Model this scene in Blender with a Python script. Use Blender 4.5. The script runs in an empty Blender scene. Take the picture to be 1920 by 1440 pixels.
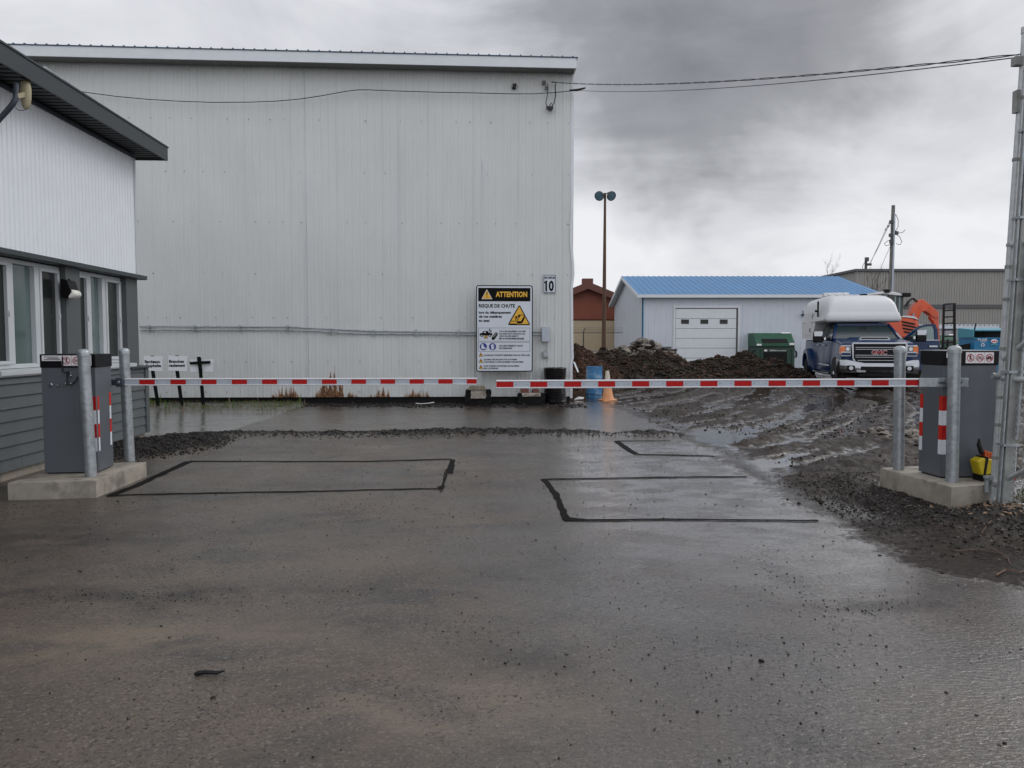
import bpy, math, random
import numpy as np
from math import radians, sin, cos, pi, atan2, sqrt
from mathutils import Vector, Matrix

random.seed(7)
scene = bpy.context.scene
COL = scene.collection

# ------------------------------------------------------------------ camera
EYE = 1.40
PITCH = math.atan(80 / 1440)
cam_data = bpy.data.cameras.new('camera')
cam_data.sensor_width = 36
cam_data.lens = 27.0
cam_data.clip_start = 0.05
cam_data.clip_end = 3000
cam = bpy.data.objects.new('camera', cam_data)
cam.location = (0, 0, EYE)
cam.rotation_euler = (radians(90) - PITCH, 0, 0)
COL.objects.link(cam)
scene.camera = cam

# ------------------------------------------------------------------ node helpers
class NT:
    def __init__(s, tree):
        s.t = tree
    def n(s, typ, **kw):
        nd = s.t.nodes.new(typ)
        for k, v in kw.items():
            setattr(nd, k, v)
        return nd
    def link(s, a, b):
        s.t.links.new(a, b)
    def put(s, sock, v):
        if hasattr(v, 'default_value') or hasattr(v, 'is_output'):
            s.t.links.new(v, sock)
        else:
            if isinstance(v, (tuple, list)) and len(v) == 3 and sock.type == 'RGBA':
                v = (*v, 1)
            sock.default_value = v
    def m(s, op, a, b=None, c=None, clamp=False):
        nd = s.n('ShaderNodeMath', operation=op, use_clamp=clamp)
        s.put(nd.inputs[0], a)
        if b is not None: s.put(nd.inputs[1], b)
        if c is not None: s.put(nd.inputs[2], c)
        return nd.outputs[0]
    def vm(s, op, a, b=None):
        nd = s.n('ShaderNodeVectorMath', operation=op)
        s.put(nd.inputs[0], a)
        if b is not None: s.put(nd.inputs[1], b)
        return nd.outputs['Value'] if op in ('DOT_PRODUCT', 'LENGTH') else nd.outputs[0]
    def noise(s, vec, scale, detail=4, rough=0.55, dist=0.0):
        nd = s.n('ShaderNodeTexNoise')
        if vec is not None: s.link(vec, nd.inputs['Vector'])
        nd.inputs['Scale'].default_value = scale
        nd.inputs['Detail'].default_value = detail
        nd.inputs['Roughness'].default_value = rough
        nd.inputs['Distortion'].default_value = dist
        return nd.outputs['Fac']
    def mapr(s, v, a, b, c=0.0, d=1.0, smooth=False):
        nd = s.n('ShaderNodeMapRange')
        if smooth: nd.interpolation_type = 'SMOOTHSTEP'
        s.put(nd.inputs['Value'], v)
        for i, q in zip((1, 2, 3, 4), (a, b, c, d)):
            nd.inputs[i].default_value = q
        return nd.outputs[0]
    def mix(s, f, a, b):
        nd = s.n('ShaderNodeMix', data_type='RGBA')
        s.put(nd.inputs[0], f); s.put(nd.inputs[6], a); s.put(nd.inputs[7], b)
        return nd.outputs[2]
    def scalev(s, vec, sc):
        nd = s.n('ShaderNodeMapping')
        s.link(vec, nd.inputs['Vector'])
        nd.inputs['Scale'].default_value = sc
        return nd.outputs[0]

# ------------------------------------------------------------------ pixel rays (the photograph is 1920 x 1440)
def ray(x, y):
    f = np.array([0, cos(PITCH), -sin(PITCH)]); u = np.array([0, sin(PITCH), cos(PITCH)])
    d = f * 1440 + u * (720 - y) + np.array([1.0, 0, 0]) * (x - 960)
    return d
def at(x, y, Y):
    d = ray(x, y); return Vector((d[0] / d[1] * Y, Y, EYE + d[2] / d[1] * Y))
def gr(x, y, z=0.0):
    d = ray(x, y); k = (z - EYE) / d[2]; return Vector((d[0] * k, d[1] * k, z))

# ------------------------------------------------------------------ sky
SUN_EL, SUN_AZ = radians(42), radians(62)      # azimuth clockwise from +Y (ahead) towards +X (right)
world = bpy.data.worlds.new('World'); scene.world = world
world.use_nodes = True
w = NT(world.node_tree)
world.node_tree.nodes.clear()
sky = w.n('ShaderNodeTexSky', sky_type='NISHITA'); sky.sun_disc = False
sky.sun_elevation = SUN_EL; sky.sun_rotation = SUN_AZ; sky.air_density = 1.5; sky.dust_density = 4
tc = w.n('ShaderNodeTexCoord')
D = tc.outputs['Generated']
sep = w.n('ShaderNodeSeparateXYZ'); w.link(D, sep.inputs[0])
zz = w.m('ADD', w.m('ABSOLUTE', sep.outputs['Z']), 0.30)
px = w.m('DIVIDE', sep.outputs['X'], zz); py = w.m('DIVIDE', sep.outputs['Y'], zz)
cmb = w.n('ShaderNodeCombineXYZ'); w.link(px, cmb.inputs[0]); w.link(py, cmb.inputs[1])
P = cmb.outputs[0]
rot = w.n('ShaderNodeMapping'); w.link(P, rot.inputs['Vector']); rot.inputs['Rotation'].default_value = (0, 0, radians(-28)); rot.inputs['Scale'].default_value = (0.9, 1.1, 1)
big = w.mapr(w.noise(rot.outputs[0], 1.0, 7, 0.52, 0.9), 0.32, 0.68, 0.0, 1.0, True)
fine = w.noise(w.scalev(D, (1.0, 1.0, 2.2)), 4.2, 9, 0.56, 0.5)
wn = w.n('ShaderNodeTexNoise'); wn.inputs['Scale'].default_value = 2.6; wn.inputs['Detail'].default_value = 5
w.link(D, wn.inputs['Vector']); wn.inputs['Roughness'].default_value = 0.62
off = w.vm('SUBTRACT', wn.outputs['Color'], (0.5, 0.5, 0.5))
offs = w.n('ShaderNodeVectorMath', operation='SCALE'); w.link(off, offs.inputs[0]); offs.inputs['Scale'].default_value = 0.36
warp = w.n('ShaderNodeVectorMath', operation='NORMALIZE'); w.link(w.vm('ADD', D, offs.outputs[0]), warp.inputs[0])
WD = warp.outputs[0]
def spot(x, y, rad_deg, amp):
    d = ray(x, y); d = d / np.linalg.norm(d)
    dt = w.vm('DOT_PRODUCT', WD, tuple(float(q) for q in d))
    k = 1 / (1 - cos(radians(rad_deg)))
    e = w.m('EXPONENT', w.m('MULTIPLY', w.m('SUBTRACT', dt, 1.0), k))
    return w.m('MULTIPLY', e, amp)
t = w.m('ADD', 0.735, w.m('MULTIPLY', w.m('SUBTRACT', big, 0.5), 0.26))
t = w.m('ADD', t, w.m('MULTIPLY', w.m('SUBTRACT', fine, 0.5), 0.75))
for (x, y, r, a) in [(1350, -80, 13, -0.27), (1180, 130, 8, -0.15), (1540, 110, 9, -0.14), (1190, 235, 5, -0.15), (1330, 250, 5, -0.10), (1230, 370, 3.5, -0.10), (1500, 330, 3, -0.05),
                     (150, 20, 11, 0.10), (1890, 330, 9, 0.12), (1300, 430, 8, 0.12),
                     (1150, 480, 6, 0.16), (1700, 440, 7, 0.05), (1900, 60, 5, 0.14), (600, 40, 8, 0.04)]:
    t = w.m('ADD', t, spot(x, y, r, a))
hz = w.m('POWER', w.m('SUBTRACT', 1.0, w.m('ABSOLUTE', sep.outputs['Z'])), 9.0)
t = w.m('ADD', t, w.m('MULTIPLY', hz, 0.10), clamp=True)
ramp = w.n('ShaderNodeValToRGB'); w.link(t, ramp.inputs[0])
cr = ramp.color_ramp
cr.elements[0].position = 0.0; cr.elements[0].color = (0.15, 0.155, 0.175, 1)
cr.elements[1].position = 1.0; cr.elements[1].color = (0.71, 0.72, 0.75, 1)
e = cr.elements.new(0.38); e.color = (0.28, 0.287, 0.31, 1)
e = cr.elements.new(0.70); e.color = (0.53, 0.54, 0.575, 1)
bg1 = w.n('ShaderNodeBackground'); w.link(sky.outputs[0], bg1.inputs['Color']); bg1.inputs['Strength'].default_value = 0.08
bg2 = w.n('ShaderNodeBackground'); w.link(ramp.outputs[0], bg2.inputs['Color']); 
back = w.mapr(w.m('MULTIPLY', sep.outputs['Y'], -1.0), -0.15, 0.75, 0.0, 1.0, True)  # unseen sky behind the camera, brightness added to light the pale facade
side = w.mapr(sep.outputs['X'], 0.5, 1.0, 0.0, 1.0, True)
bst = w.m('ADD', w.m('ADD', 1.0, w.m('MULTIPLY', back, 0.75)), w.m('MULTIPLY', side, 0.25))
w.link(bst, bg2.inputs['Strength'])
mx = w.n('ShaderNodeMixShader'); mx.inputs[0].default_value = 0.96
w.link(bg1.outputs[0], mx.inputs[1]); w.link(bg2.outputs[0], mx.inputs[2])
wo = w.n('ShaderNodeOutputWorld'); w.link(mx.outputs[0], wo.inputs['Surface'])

sun_d = bpy.data.lights.new('sun', 'SUN'); sun_d.energy = 0.7; sun_d.angle = radians(30); sun_d.color = (1.0, 0.97, 0.92)
sun = bpy.data.objects.new('sun', sun_d); COL.objects.link(sun)
sd = Vector((sin(SUN_AZ) * cos(SUN_EL), cos(SUN_AZ) * cos(SUN_EL), sin(SUN_EL)))
sun.rotation_euler = sd.to_track_quat('Z', 'Y').to_euler()

scene.view_settings.view_transform = 'Standard'
scene.view_settings.look = 'None'
scene.view_settings.exposure = 0.30
scene.view_settings.gamma = 1.0

# ------------------------------------------------------------------ materials
def mat(name, col, rough=0.6, metal=0.0, var=0.12, vscale=6.0, bump=0.0, bscale=60.0, spec=0.5, coat=0.0, streak=0.0, dirt=None, ior=None, alpha=None, trans=0.0):
    m = bpy.data.materials.new(name); m.use_nodes = True
    k = NT(m.node_tree); b = m.node_tree.nodes['Principled BSDF']
    tcn = k.n('ShaderNodeTexCoord'); O = tcn.outputs['Object']
    c = col
    if var > 0:
        n1 = k.noise(O, vscale, 5, 0.6)
        lo = tuple(max(0, q * (1 - var)) for q in col); hi = tuple(min(1, q * (1 + var)) for q in col)
        c = k.mix(k.mapr(n1, 0.3, 0.7), lo, hi)
        r = k.m('ADD', rough - 0.07, k.m('MULTIPLY', n1, 0.14), clamp=True)
        k.link(r, b.inputs['Roughness'])
    else:
        b.inputs['Roughness'].default_value = rough
    if streak > 0:
        s2 = k.noise(k.scalev(O, (14, 14, 0.7)), 1.0, 4, 0.6)
        c = k.mix(k.m('MULTIPLY', k.mapr(s2, 0.52, 0.75), streak), c, tuple(q * 0.45 for q in col))
    if dirt:
        dc, damt, dsc = dirt
        n3 = k.noise(O, dsc, 6, 0.65)
        c = k.mix(k.m('MULTIPLY', k.mapr(n3, 0.5, 0.68), damt), c, dc)
    k.put(b.inputs['Base Color'], c)
    b.inputs['Metallic'].default_value = metal
    b.inputs['Specular IOR Level'].default_value = spec
    if ior: b.inputs['IOR'].default_value = ior
    if trans: b.inputs['Transmission Weight'].default_value = trans
    if coat: b.inputs['Coat Weight'].default_value = coat; b.inputs['Coat Roughness'].default_value = 0.06
    if bump > 0:
        bn = k.n('ShaderNodeBump'); bn.inputs['Strength'].default_value = 1.0; bn.inputs['Distance'].default_value = bump
        k.link(k.noise(O, bscale, 5, 0.6), bn.inputs['Height']); k.link(bn.outputs[0], b.inputs['Normal'])
    return m

M = {}
M['galv'] = mat('galvanised', (0.36, 0.39, 0.41), 0.42, 0.55, 0.22, 22, 0.0004, 80, dirt=((0.16, 0.17, 0.17), 0.5, 9))
M['galv_old'] = mat('galvanised_old', (0.30, 0.31, 0.30), 0.55, 0.35, 0.25, 14, 0.0006, 60, dirt=((0.13, 0.12, 0.10), 0.6, 7), streak=0.3)
M['alu'] = mat('boom_aluminium', (0.42, 0.47, 0.53), 0.45, 0.1, 0.06, 4, dirt=((0.3, 0.3, 0.3), 0.3, 10))
M['alu_edge'] = mat('boom_edge', (0.66, 0.67, 0.70), 0.5, 0, 0.05)
M['redtape'] = mat('red_tape', (0.42, 0.008, 0.008), 0.5, 0, 0.1, 30, spec=0.2)
M['redtape2'] = mat('red_tape_bright', (0.62, 0.02, 0.008), 0.5, 0, 0.1, 30, spec=0.25)
M['whitetape'] = mat('white_tape', (0.74, 0.77, 0.82), 0.4, 0, 0.05)
M['cabinet'] = mat('cabinet_paint', (0.098, 0.110, 0.126), 0.45, 0, 0.06, 3, 0.0002, 300, dirt=((0.075, 0.08, 0.085), 0.4, 2.5))
M['cap'] = mat('cabinet_cap', (0.004, 0.004, 0.005), 0.45, 0, 0.05, spec=0.2)
M['black'] = mat('black_paint', (0.007, 0.007, 0.008), 0.5, 0, 0.1, spec=0.25)
M['blackmark'] = mat('black_print', (0.006, 0.006, 0.006), 0.7, 0, 0, spec=0.1)
M['greymark'] = mat('grey_print', (0.16, 0.16, 0.17), 0.6, 0, 0)
M['sign_white'] = mat('sign_white', (0.58, 0.62, 0.68), 0.42, 0, 0.04, 2)
M['sign_yellow'] = mat('sign_yellow', (0.72, 0.40, 0.03), 0.45, 0, 0.04)
M['sign_blue'] = mat('sign_blue', (0.01, 0.02, 0.22), 0.45, 0, 0.04)
M['board_white'] = mat('board_white', (0.80, 0.82, 0.85), 0.5, 0, 0.03)
M['paper'] = mat('sticker_white', (0.80, 0.78, 0.80), 0.5, 0, 0.02)
M['redring'] = mat('prohibition_red', (0.45, 0.01, 0.015), 0.5, 0, 0)
M['concrete'] = mat('concrete', (0.31, 0.28, 0.235), 0.62, 0, 0.18, 7, 0.0012, 70, dirt=((0.11, 0.10, 0.085), 0.8, 4.5))
M['concrete_d'] = mat('concrete_old', (0.30, 0.27, 0.23), 0.75, 0, 0.25, 6, 0.003, 50, dirt=((0.12, 0.11, 0.09), 0.6, 4))
M['seal'] = mat('sealant', (0.003, 0.003, 0.0032), 0.7, 0, 0.2, 20, 0.0, 40, spec=0.10)
M['rubber'] = mat('rubber', (0.009, 0.009, 0.009), 0.8, 0, 0.15, 8, spec=0.15)
M['wood'] = mat('weathered_wood', (0.22, 0.19, 0.15), 0.8, 0, 0.3, 8, 0.002, 40)
M['wood_dark'] = mat('dark_stake', (0.004, 0.006, 0.005), 0.7, 0, 0.1, spec=0.15)
M['wood_pole'] = mat('pole_wood', (0.10, 0.055, 0.035), 0.8, 0, 0.2, 10, streak=0.5)
M['cable'] = mat('cable', (0.012, 0.012, 0.014), 0.5, 0, 0)
M['galv_bright'] = mat('galvanised_bright', (0.50, 0.52, 0.53), 0.42, 0.3, 0.15, 22, 0.0003, 80)
M['chrome'] = mat('chrome', (0.33, 0.34, 0.36), 0.14, 1.0, 0.04)
M['truck_blue'] = mat('truck_blue', (0.005, 0.026, 0.090), 0.25, 0.0, 0.06, 3, coat=0.12, spec=0.28, dirt=((0.04, 0.04, 0.05), 0.25, 3))
M['glass_car'] = mat('car_glass', (0.035, 0.05, 0.052), 0.06, 0, 0.05, 2, ior=1.7)
M['lens'] = mat('headlight_lens', (0.55, 0.57, 0.6), 0.1, 0.3, 0.1, 40)
M['amber'] = mat('amber_lens', (0.70, 0.16, 0.02), 0.2, 0, 0.05)
M['fibreglass'] = mat('white_fibreglass', (0.62, 0.63, 0.64), 0.42, 0, 0.03, 2)
M['dark_in'] = mat('dark_interior', (0.01, 0.01, 0.011), 0.8, 0, 0)
M['badge_red'] = mat('badge_red', (0.35, 0.01, 0.012), 0.3, 0, 0)
M['orange'] = mat('machine_orange', (0.62, 0.075, 0.015), 0.4, 0, 0.1, 4, coat=0.3, dirt=((0.2, 0.08, 0.04), 0.4, 5))
M['machine_grey'] = mat('machine_grey', (0.05, 0.055, 0.055), 0.5, 0, 0.1)
M['glass_green'] = mat('cab_glass', (0.16, 0.24, 0.24), 0.1, 0, 0.2, 2, ior=1.6)
M['yellow'] = mat('yellow_plastic', (0.52, 0.40, 0.01), 0.4, 0, 0.08)
M['orange_pl'] = mat('orange_plastic', (0.55, 0.10, 0.02), 0.45, 0, 0.1)
M['green'] = mat('dumpster_green', (0.004, 0.040, 0.020), 0.45, 0, 0.2, 4, dirt=((0.03, 0.05, 0.035), 0.5, 5))
M['green_l'] = mat('dumpster_green_light', (0.008, 0.075, 0.038), 0.4, 0, 0.2, 4)
M['bin_blue'] = mat('bin_blue', (0.006, 0.16, 0.33), 0.45, 0, 0.1, 4, dirt=((0.05, 0.12, 0.18), 0.4, 6))
M['bin_teal'] = mat('bin_teal', (0.05, 0.26, 0.34), 0.45, 0, 0.1, 4)
M['barrel'] = mat('barrel_blue', (0.05, 0.20, 0.42), 0.5, 0, 0.2, 6, dirt=((0.28, 0.38, 0.46), 1.0, 6))
M['cone'] = mat('faded_orange', (0.68, 0.31, 0.14), 0.6, 0, 0.12, 10, dirt=((0.5, 0.35, 0.25), 0.5, 8))
M['cone_w'] = mat('cone_band', (0.58, 0.52, 0.44), 0.6, 0, 0.1)
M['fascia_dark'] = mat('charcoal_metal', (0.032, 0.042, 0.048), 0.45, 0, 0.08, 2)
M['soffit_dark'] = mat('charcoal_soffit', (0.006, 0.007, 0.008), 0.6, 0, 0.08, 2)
M['pilaster'] = mat('charcoal_siding', (0.085, 0.095, 0.098), 0.6, 0, 0.07, 5, 0.0004, 120)
M['lap'] = mat('grey_lap_siding', (0.090, 0.104, 0.110), 0.62, 0, 0.10, 4, 0.0008, 90, streak=0.12)
M['winframe'] = mat('white_vinyl', (0.50, 0.53, 0.55), 0.4, 0, 0.04)
M['glass_win'] = mat('window_glass', (0.085, 0.125, 0.120), 0.03, 0, 0.15, 1.3, ior=2.1)
M['glass_scr'] = mat('screened_glass', (0.015, 0.018, 0.018), 0.25, 0, 0.2, 1.5, ior=1.5)
M['beige'] = mat('beige_plastic', (0.38, 0.34, 0.22), 0.45, 0, 0.08, 12, dirt=((0.15, 0.13, 0.09), 0.4, 12))
M['pipe_grey'] = mat('pipe_grey', (0.05, 0.06, 0.08), 0.5, 0.2, 0.2, 14)
M['lamp_lens'] = mat('frosted_lens', (0.72, 0.72, 0.66), 0.35, 0, 0.05)
M['shed_wall'] = mat('shed_siding', (0.56, 0.60, 0.66), 0.5, 0, 0.05, 1.2, streak=0.10)
M['shed_trim'] = mat('shed_trim', (0.66, 0.69, 0.72), 0.5, 0, 0.04)
M['blue_roof'] = mat('blue_roof_metal', (0.075, 0.22, 0.43), 0.42, 0, 0.08, 1.5, dirt=((0.09, 0.20, 0.34), 0.5, 1.1))
M['blue_trim'] = mat('blue_trim', (0.12, 0.30, 0.45), 0.5, 0, 0.05)
M['brown_sid'] = mat('brown_siding', (0.20, 0.055, 0.030), 0.7, 0, 0.12, 1.5, streak=0.3)
M['brown_roof'] = mat('brown_roof', (0.13, 0.050, 0.036), 0.8, 0, 0.1, 2)
M['tan'] = mat('tan_block', (0.46, 0.37, 0.25), 0.75, 0, 0.06, 1.0)
M['rib_grey'] = mat('ribbed_grey', (0.30, 0.29, 0.27), 0.5, 0, 0.06, 0.4)
M['rib_dark'] = mat('band_dark', (0.09, 0.09, 0.095), 0.6, 0, 0.06, 1)
M['container'] = mat('container_grey', (0.34, 0.34, 0.37), 0.6, 0, 0.12, 1.6, streak=0.55)
M['bark'] = mat('bark', (0.10, 0.085, 0.075), 0.9, 0, 0.2, 10)
M['twig'] = mat('dead_twig', (0.14, 0.08, 0.055), 0.8, 0, 0.3, 30)
M['soil'] = mat('dark_soil', (0.014, 0.010, 0.008), 0.8, 0, 0.6, 3, 0.02, 14, dirt=((0.045, 0.042, 0.014), 0.6, 1.6))
M['soil_clod'] = mat('soil_clod', (0.022, 0.014, 0.009), 0.75, 0, 0.7, 3, spec=0.25)
M['chips'] = mat('wood_chips', (0.066, 0.036, 0.025), 0.85, 0, 0.8, 5, spec=0.2)
M['rubble'] = mat('rubble', (0.17, 0.15, 0.13), 0.8, 0, 0.6, 2.4, 0.01, 12)
M['gravel'] = mat('wet_gravel', (0.018, 0.015, 0.0135), 0.55, 0, 0.6, 5, spec=0.3)
M['gravel_l'] = mat('pale_pebble', (0.10, 0.085, 0.07), 0.55, 0, 0.5, 9)
M['leaf'] = mat('dead_leaf', (0.20, 0.13, 0.08), 0.7, 0, 0.5, 15)
M['grass'] = mat('grass_blade', (0.065, 0.125, 0.015), 0.65, 0, 0.5, 3, spec=0.2)
M['white_scrap'] = mat('white_scrap', (0.6, 0.6, 0.6), 0.5, 0, 0.1)

# ------------------------------------------------------------------ mesh builder
class MB:
    def __init__(s):
        s.v = []; s.f = []; s.mi = []; s.cut = []
    def piece(s):
        s.cut.append((len(s.v), len(s.f))); return s
    def add(s, vs, fs, mi=0):
        o = len(s.v); s.v += [tuple(map(float, q)) for q in vs]
        s.f += [tuple(i + o for i in f) for f in fs]; s.mi += [mi] * len(fs)
        return s
    def box(s, x0, x1, y0, y1, z0, z1, mi=0, T=None):
        vs = [(x0, y0, z0), (x1, y0, z0), (x1, y1, z0), (x0, y1, z0), (x0, y0, z1), (x1, y0, z1), (x1, y1, z1), (x0, y1, z1)]
        if T is not None: vs = [T @ Vector(q) for q in vs]
        return s.add(vs, [(0, 3, 2, 1), (4, 5, 6, 7), (0, 1, 5, 4), (1, 2, 6, 5), (2, 3, 7, 6), (3, 0, 4, 7)], mi)
    def bar(s, p, q, w, h, mi=0, up=(0, 0, 1)):
        p = Vector(p); q = Vector(q); d = (q - p).normalized(); u = Vector(up)
        r = d.cross(u)
        if r.length < 1e-4: r = d.cross(Vector((1, 0, 0)))
        r.normalize(); u = r.cross(d)
        vs = [e + r * a * w / 2 + u * b * h / 2 for e in (p, q) for a, b in ((-1, -1), (1, -1), (1, 1), (-1, 1))]
        return s.add(vs, [(0, 1, 2, 3), (7, 6, 5, 4), (0, 4, 5, 1), (1, 5, 6, 2), (2, 6, 7, 3), (3, 7, 4, 0)], mi)
    def tube(s, pts, r, n=8, mi=0, cap=True):
        pts = [Vector(p) for p in pts]
        rs = r if isinstance(r, (list, tuple)) else [r] * len(pts)
        prev = None; rings = []
        for i, p in enumerate(pts):
            a = pts[max(0, i - 1)]; b = pts[min(len(pts) - 1, i + 1)]
            d = (b - a).normalized()
            if prev is None:
                x = d.cross(Vector((0, 0, 1)))
                if x.length < 1e-3: x = d.cross(Vector((1, 0, 0)))
            else:
                x = prev - d * prev.dot(d)
            x.normalize(); prev = x; y = d.cross(x)
            rings.append([p + (x * cos(2 * pi * k / n) + y * sin(2 * pi * k / n)) * rs[i] for k in range(n)])
        return s.loft(rings, mi, cap)
    def loft(s, rings, mi=0, cap=True, closed=True):
        n = len(rings[0]); vs = [q for r in rings for q in r]; fs = []
        for i in range(len(rings) - 1):
            for k in range(n if closed else n - 1):
                k2 = (k + 1) % n
                fs.append((i * n + k, i * n + k2, (i + 1) * n + k2, (i + 1) * n + k))
        if cap:
            fs.append(tuple(range(n - 1, -1, -1))); fs.append(tuple((len(rings) - 1) * n + k for k in range(n)))
        return s.add(vs, fs, mi)
    def prism(s, poly, axis, a, b, mi=0):
        # poly: 2D points; axis 'x','y','z' is the extrusion axis
        def mk(p, c):
            if axis == 'x': return (c, p[0], p[1])
            if axis == 'y': return (p[0], c, p[1])
            return (p[0], p[1], c)
        n = len(poly)
        vs = [mk(p, a) for p in poly] + [mk(p, b) for p in poly]
        fs = [tuple(range(n - 1, -1, -1)), tuple(range(n, 2 * n))] + [(k, (k + 1) % n, n + (k + 1) % n, n + k) for k in range(n)]
        return s.add(vs, fs, mi)
    def lathe(s, prof, c=(0, 0, 0), n=20, mi=0, cap=True):
        rings = [[(c[0] + r * cos(2 * pi * k / n), c[1] + r * sin(2 * pi * k / n), c[2] + z) for k in range(n)] for r, z in prof]
        return s.loft(rings, mi, cap)
    def build(s, name, mats, parent=None, smooth=30, bevel=0, loc=None):
        if s.cut:      # one object per marked piece
            cuts = [c for c in s.cut if c[1] < len(s.f)]
            if not cuts or cuts[0][1] > 0: cuts = [(0, 0)] + cuts
            ends = cuts[1:] + [(len(s.v), len(s.f))]; out = None
            for (v0, f0), (v1, f1) in zip(cuts, ends):
                if f1 <= f0: continue
                q = MB(); q.v = s.v[v0:v1]; q.f = [tuple(i - v0 for i in f) for f in s.f[f0:f1]]; q.mi = s.mi[f0:f1]
                out = q.build(name, mats, parent, smooth, bevel, loc)
            return out
        me = bpy.data.meshes.new(name)
        me.from_pydata(s.v, [], s.f)
        if not isinstance(mats, (list, tuple)): mats = [mats]
        for q in mats: me.materials.append(M[q] if isinstance(q, str) else q)
        if len(mats) > 1: me.polygons.foreach_set('material_index', s.mi)
        me.update()
        import bmesh
        bm = bmesh.new(); bm.from_mesh(me); bmesh.ops.recalc_face_normals(bm, faces=bm.faces) if len(s.f) < 60000 else None
        bm.to_mesh(me); bm.free()
        if smooth:
            me.polygons.foreach_set('use_smooth', [True] * len(me.polygons))
            me.set_sharp_from_angle(angle=radians(smooth))
        o = bpy.data.objects.new(name, me); COL.objects.link(o)
        if parent: o.parent = parent
        if loc: o.location = loc
        if bevel:
            b = o.modifiers.new('bevel', 'BEVEL'); b.width = bevel; b.segments = 2; b.limit_method = 'ANGLE'; b.angle_limit = radians(40)
        return o

def thing(name, label, cat, loc=(0, 0, 0), rz=0.0, group=None):
    o = bpy.data.objects.new(name, None); COL.objects.link(o)
    o.empty_display_size = 0.1
    o.location = loc; o.rotation_euler = (0, 0, rz)
    o['label'] = label; o['category'] = cat
    if group: o['group'] = group
    return o
def tag(o, label, cat, group=None, kind=None):
    o['label'] = label; o['category'] = cat
    if group: o['group'] = group
    if kind: o['kind'] = kind
    return o
def structure(o):
    o['kind'] = 'structure'; return o
def copy_tree(o, parent=None):
    c = o.copy(); COL.objects.link(c); c.parent = parent
    for ch in list(o.children): copy_tree(ch, c)
    return c

# flat graphics on a board: (u, v) in metres, x right, z up, facing -y
def fl_poly(mb, pts, lv, mi, y0=0.0): mb.add([(p[0], y0 - lv * 0.002, p[1]) for p in pts], [tuple(range(len(pts)))], mi)
def fl_rect(mb, x0, x1, z0, z1, lv, mi, y0=0.0): fl_poly(mb, [(x0, z0), (x1, z0), (x1, z1), (x0, z1)], lv, mi, y0)
def fl_disc(mb, x, z, r, lv, mi, n=28, y0=0.0, sx=1.0): fl_poly(mb, [(x + sx * r * cos(2 * pi * k / n), z + r * sin(2 * pi * k / n)) for k in range(n)], lv, mi, y0)
def fl_ring(mb, x, z, r, t, lv, mi, n=32, y0=0.0):
    vs = []; fs = []
    for k in range(n):
        a = 2 * pi * k / n
        vs += [(x + r * cos(a), y0 - lv * 0.002, z + r * sin(a)), (x + (r - t) * cos(a), y0 - lv * 0.002, z + (r - t) * sin(a))]
        j = (k + 1) % n; fs.append((2 * k, 2 * j, 2 * j + 1, 2 * k + 1))
    mb.add(vs, fs, mi)
def fl_line(mb, a, b, t, lv, mi, y0=0.0):
    ax, az = a; bx, bz = b; dx, dz = bx - ax, bz - az; L = sqrt(dx * dx + dz * dz) or 1; nx, nz = -dz / L * t / 2, dx / L * t / 2
    fl_poly(mb, [(ax + nx, az + nz), (bx + nx, bz + nz), (bx - nx, bz - nz), (ax - nx, az - nz)], lv, mi, y0)
def fl_rrect(mb, x0, x1, z0, z1, r, lv, mi, y0=0.0):
    pts = []
    for cx, cz, a0 in ((x1 - r, z0 + r, -90), (x1 - r, z1 - r, 0), (x0 + r, z1 - r, 90), (x0 + r, z0 + r, 180)):
        for k in range(5):
            a = radians(a0 + k * 22.5); pts.append((cx + r * cos(a), cz + r * sin(a)))
    fl_poly(mb, pts, lv, mi, y0)
def fl_text(mb, txt, x, z, h, lv, mi, wd=None, bold=0.0, align='L', y0=0.0):
    cu = bpy.data.curves.new('t', 'FONT'); cu.body = txt; cu.size = 1.0; cu.offset = bold; cu.resolution_u = 2
    o = bpy.data.objects.new('t', cu); COL.objects.link(o)
    dg = bpy.context.evaluated_depsgraph_get(); dg.update()
    me = bpy.data.meshes.new_from_object(o.evaluated_get(dg))
    vs = [q.co.copy() for q in me.vertices]; fs = [tuple(p.vertices) for p in me.polygons]
    bpy.data.objects.remove(o); bpy.data.curves.remove(cu); bpy.data.meshes.remove(me)
    if not vs: return
    x0 = min(q.x for q in vs); x1 = max(q.x for q in vs)
    sz = h / 0.72
    sx = (wd / (x1 - x0)) if wd else sz
    W_ = (x1 - x0) * sx
    ox = x if align == 'L' else (x - W_ / 2 if align == 'C' else x - W_)
    mb.add([(ox + (q.x - x0) * sx, y0 - lv * 0.002, z + q.y * sz) for q in vs], fs, mi)

# ------------------------------------------------------------------ numpy noise
def _h(ix, iy, seed):
    n = (ix.astype(np.int64) * 374761393 + iy.astype(np.int64) * 668265263 + seed * 974634777) & 0xffffffff
    n = ((n ^ (n >> 13)) * 1274126177) & 0xffffffff
    n = (n ^ (n >> 16)) & 0xffff
    return n / 65535.0
def vn(x, y, seed=0):
    x = np.asarray(x, float); y = np.asarray(y, float)
    ix = np.floor(x); iy = np.floor(y); fx = x - ix; fy = y - iy
    fx = fx * fx * (3 - 2 * fx); fy = fy * fy * (3 - 2 * fy)
    a = _h(ix, iy, seed); b = _h(ix + 1, iy, seed); c = _h(ix, iy + 1, seed); d = _h(ix + 1, iy + 1, seed)
    return (a + (b - a) * fx) * (1 - fy) + (c + (d - c) * fx) * fy
def fbm(x, y, seed=0, o=4, g=0.5):
    s = 0; a = 1; t_ = 0
    for i in range(o):
        s = s + a * vn(x * 2 ** i, y * 2 ** i, seed + i * 17); t_ += a; a *= g
    return s / t_
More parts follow.
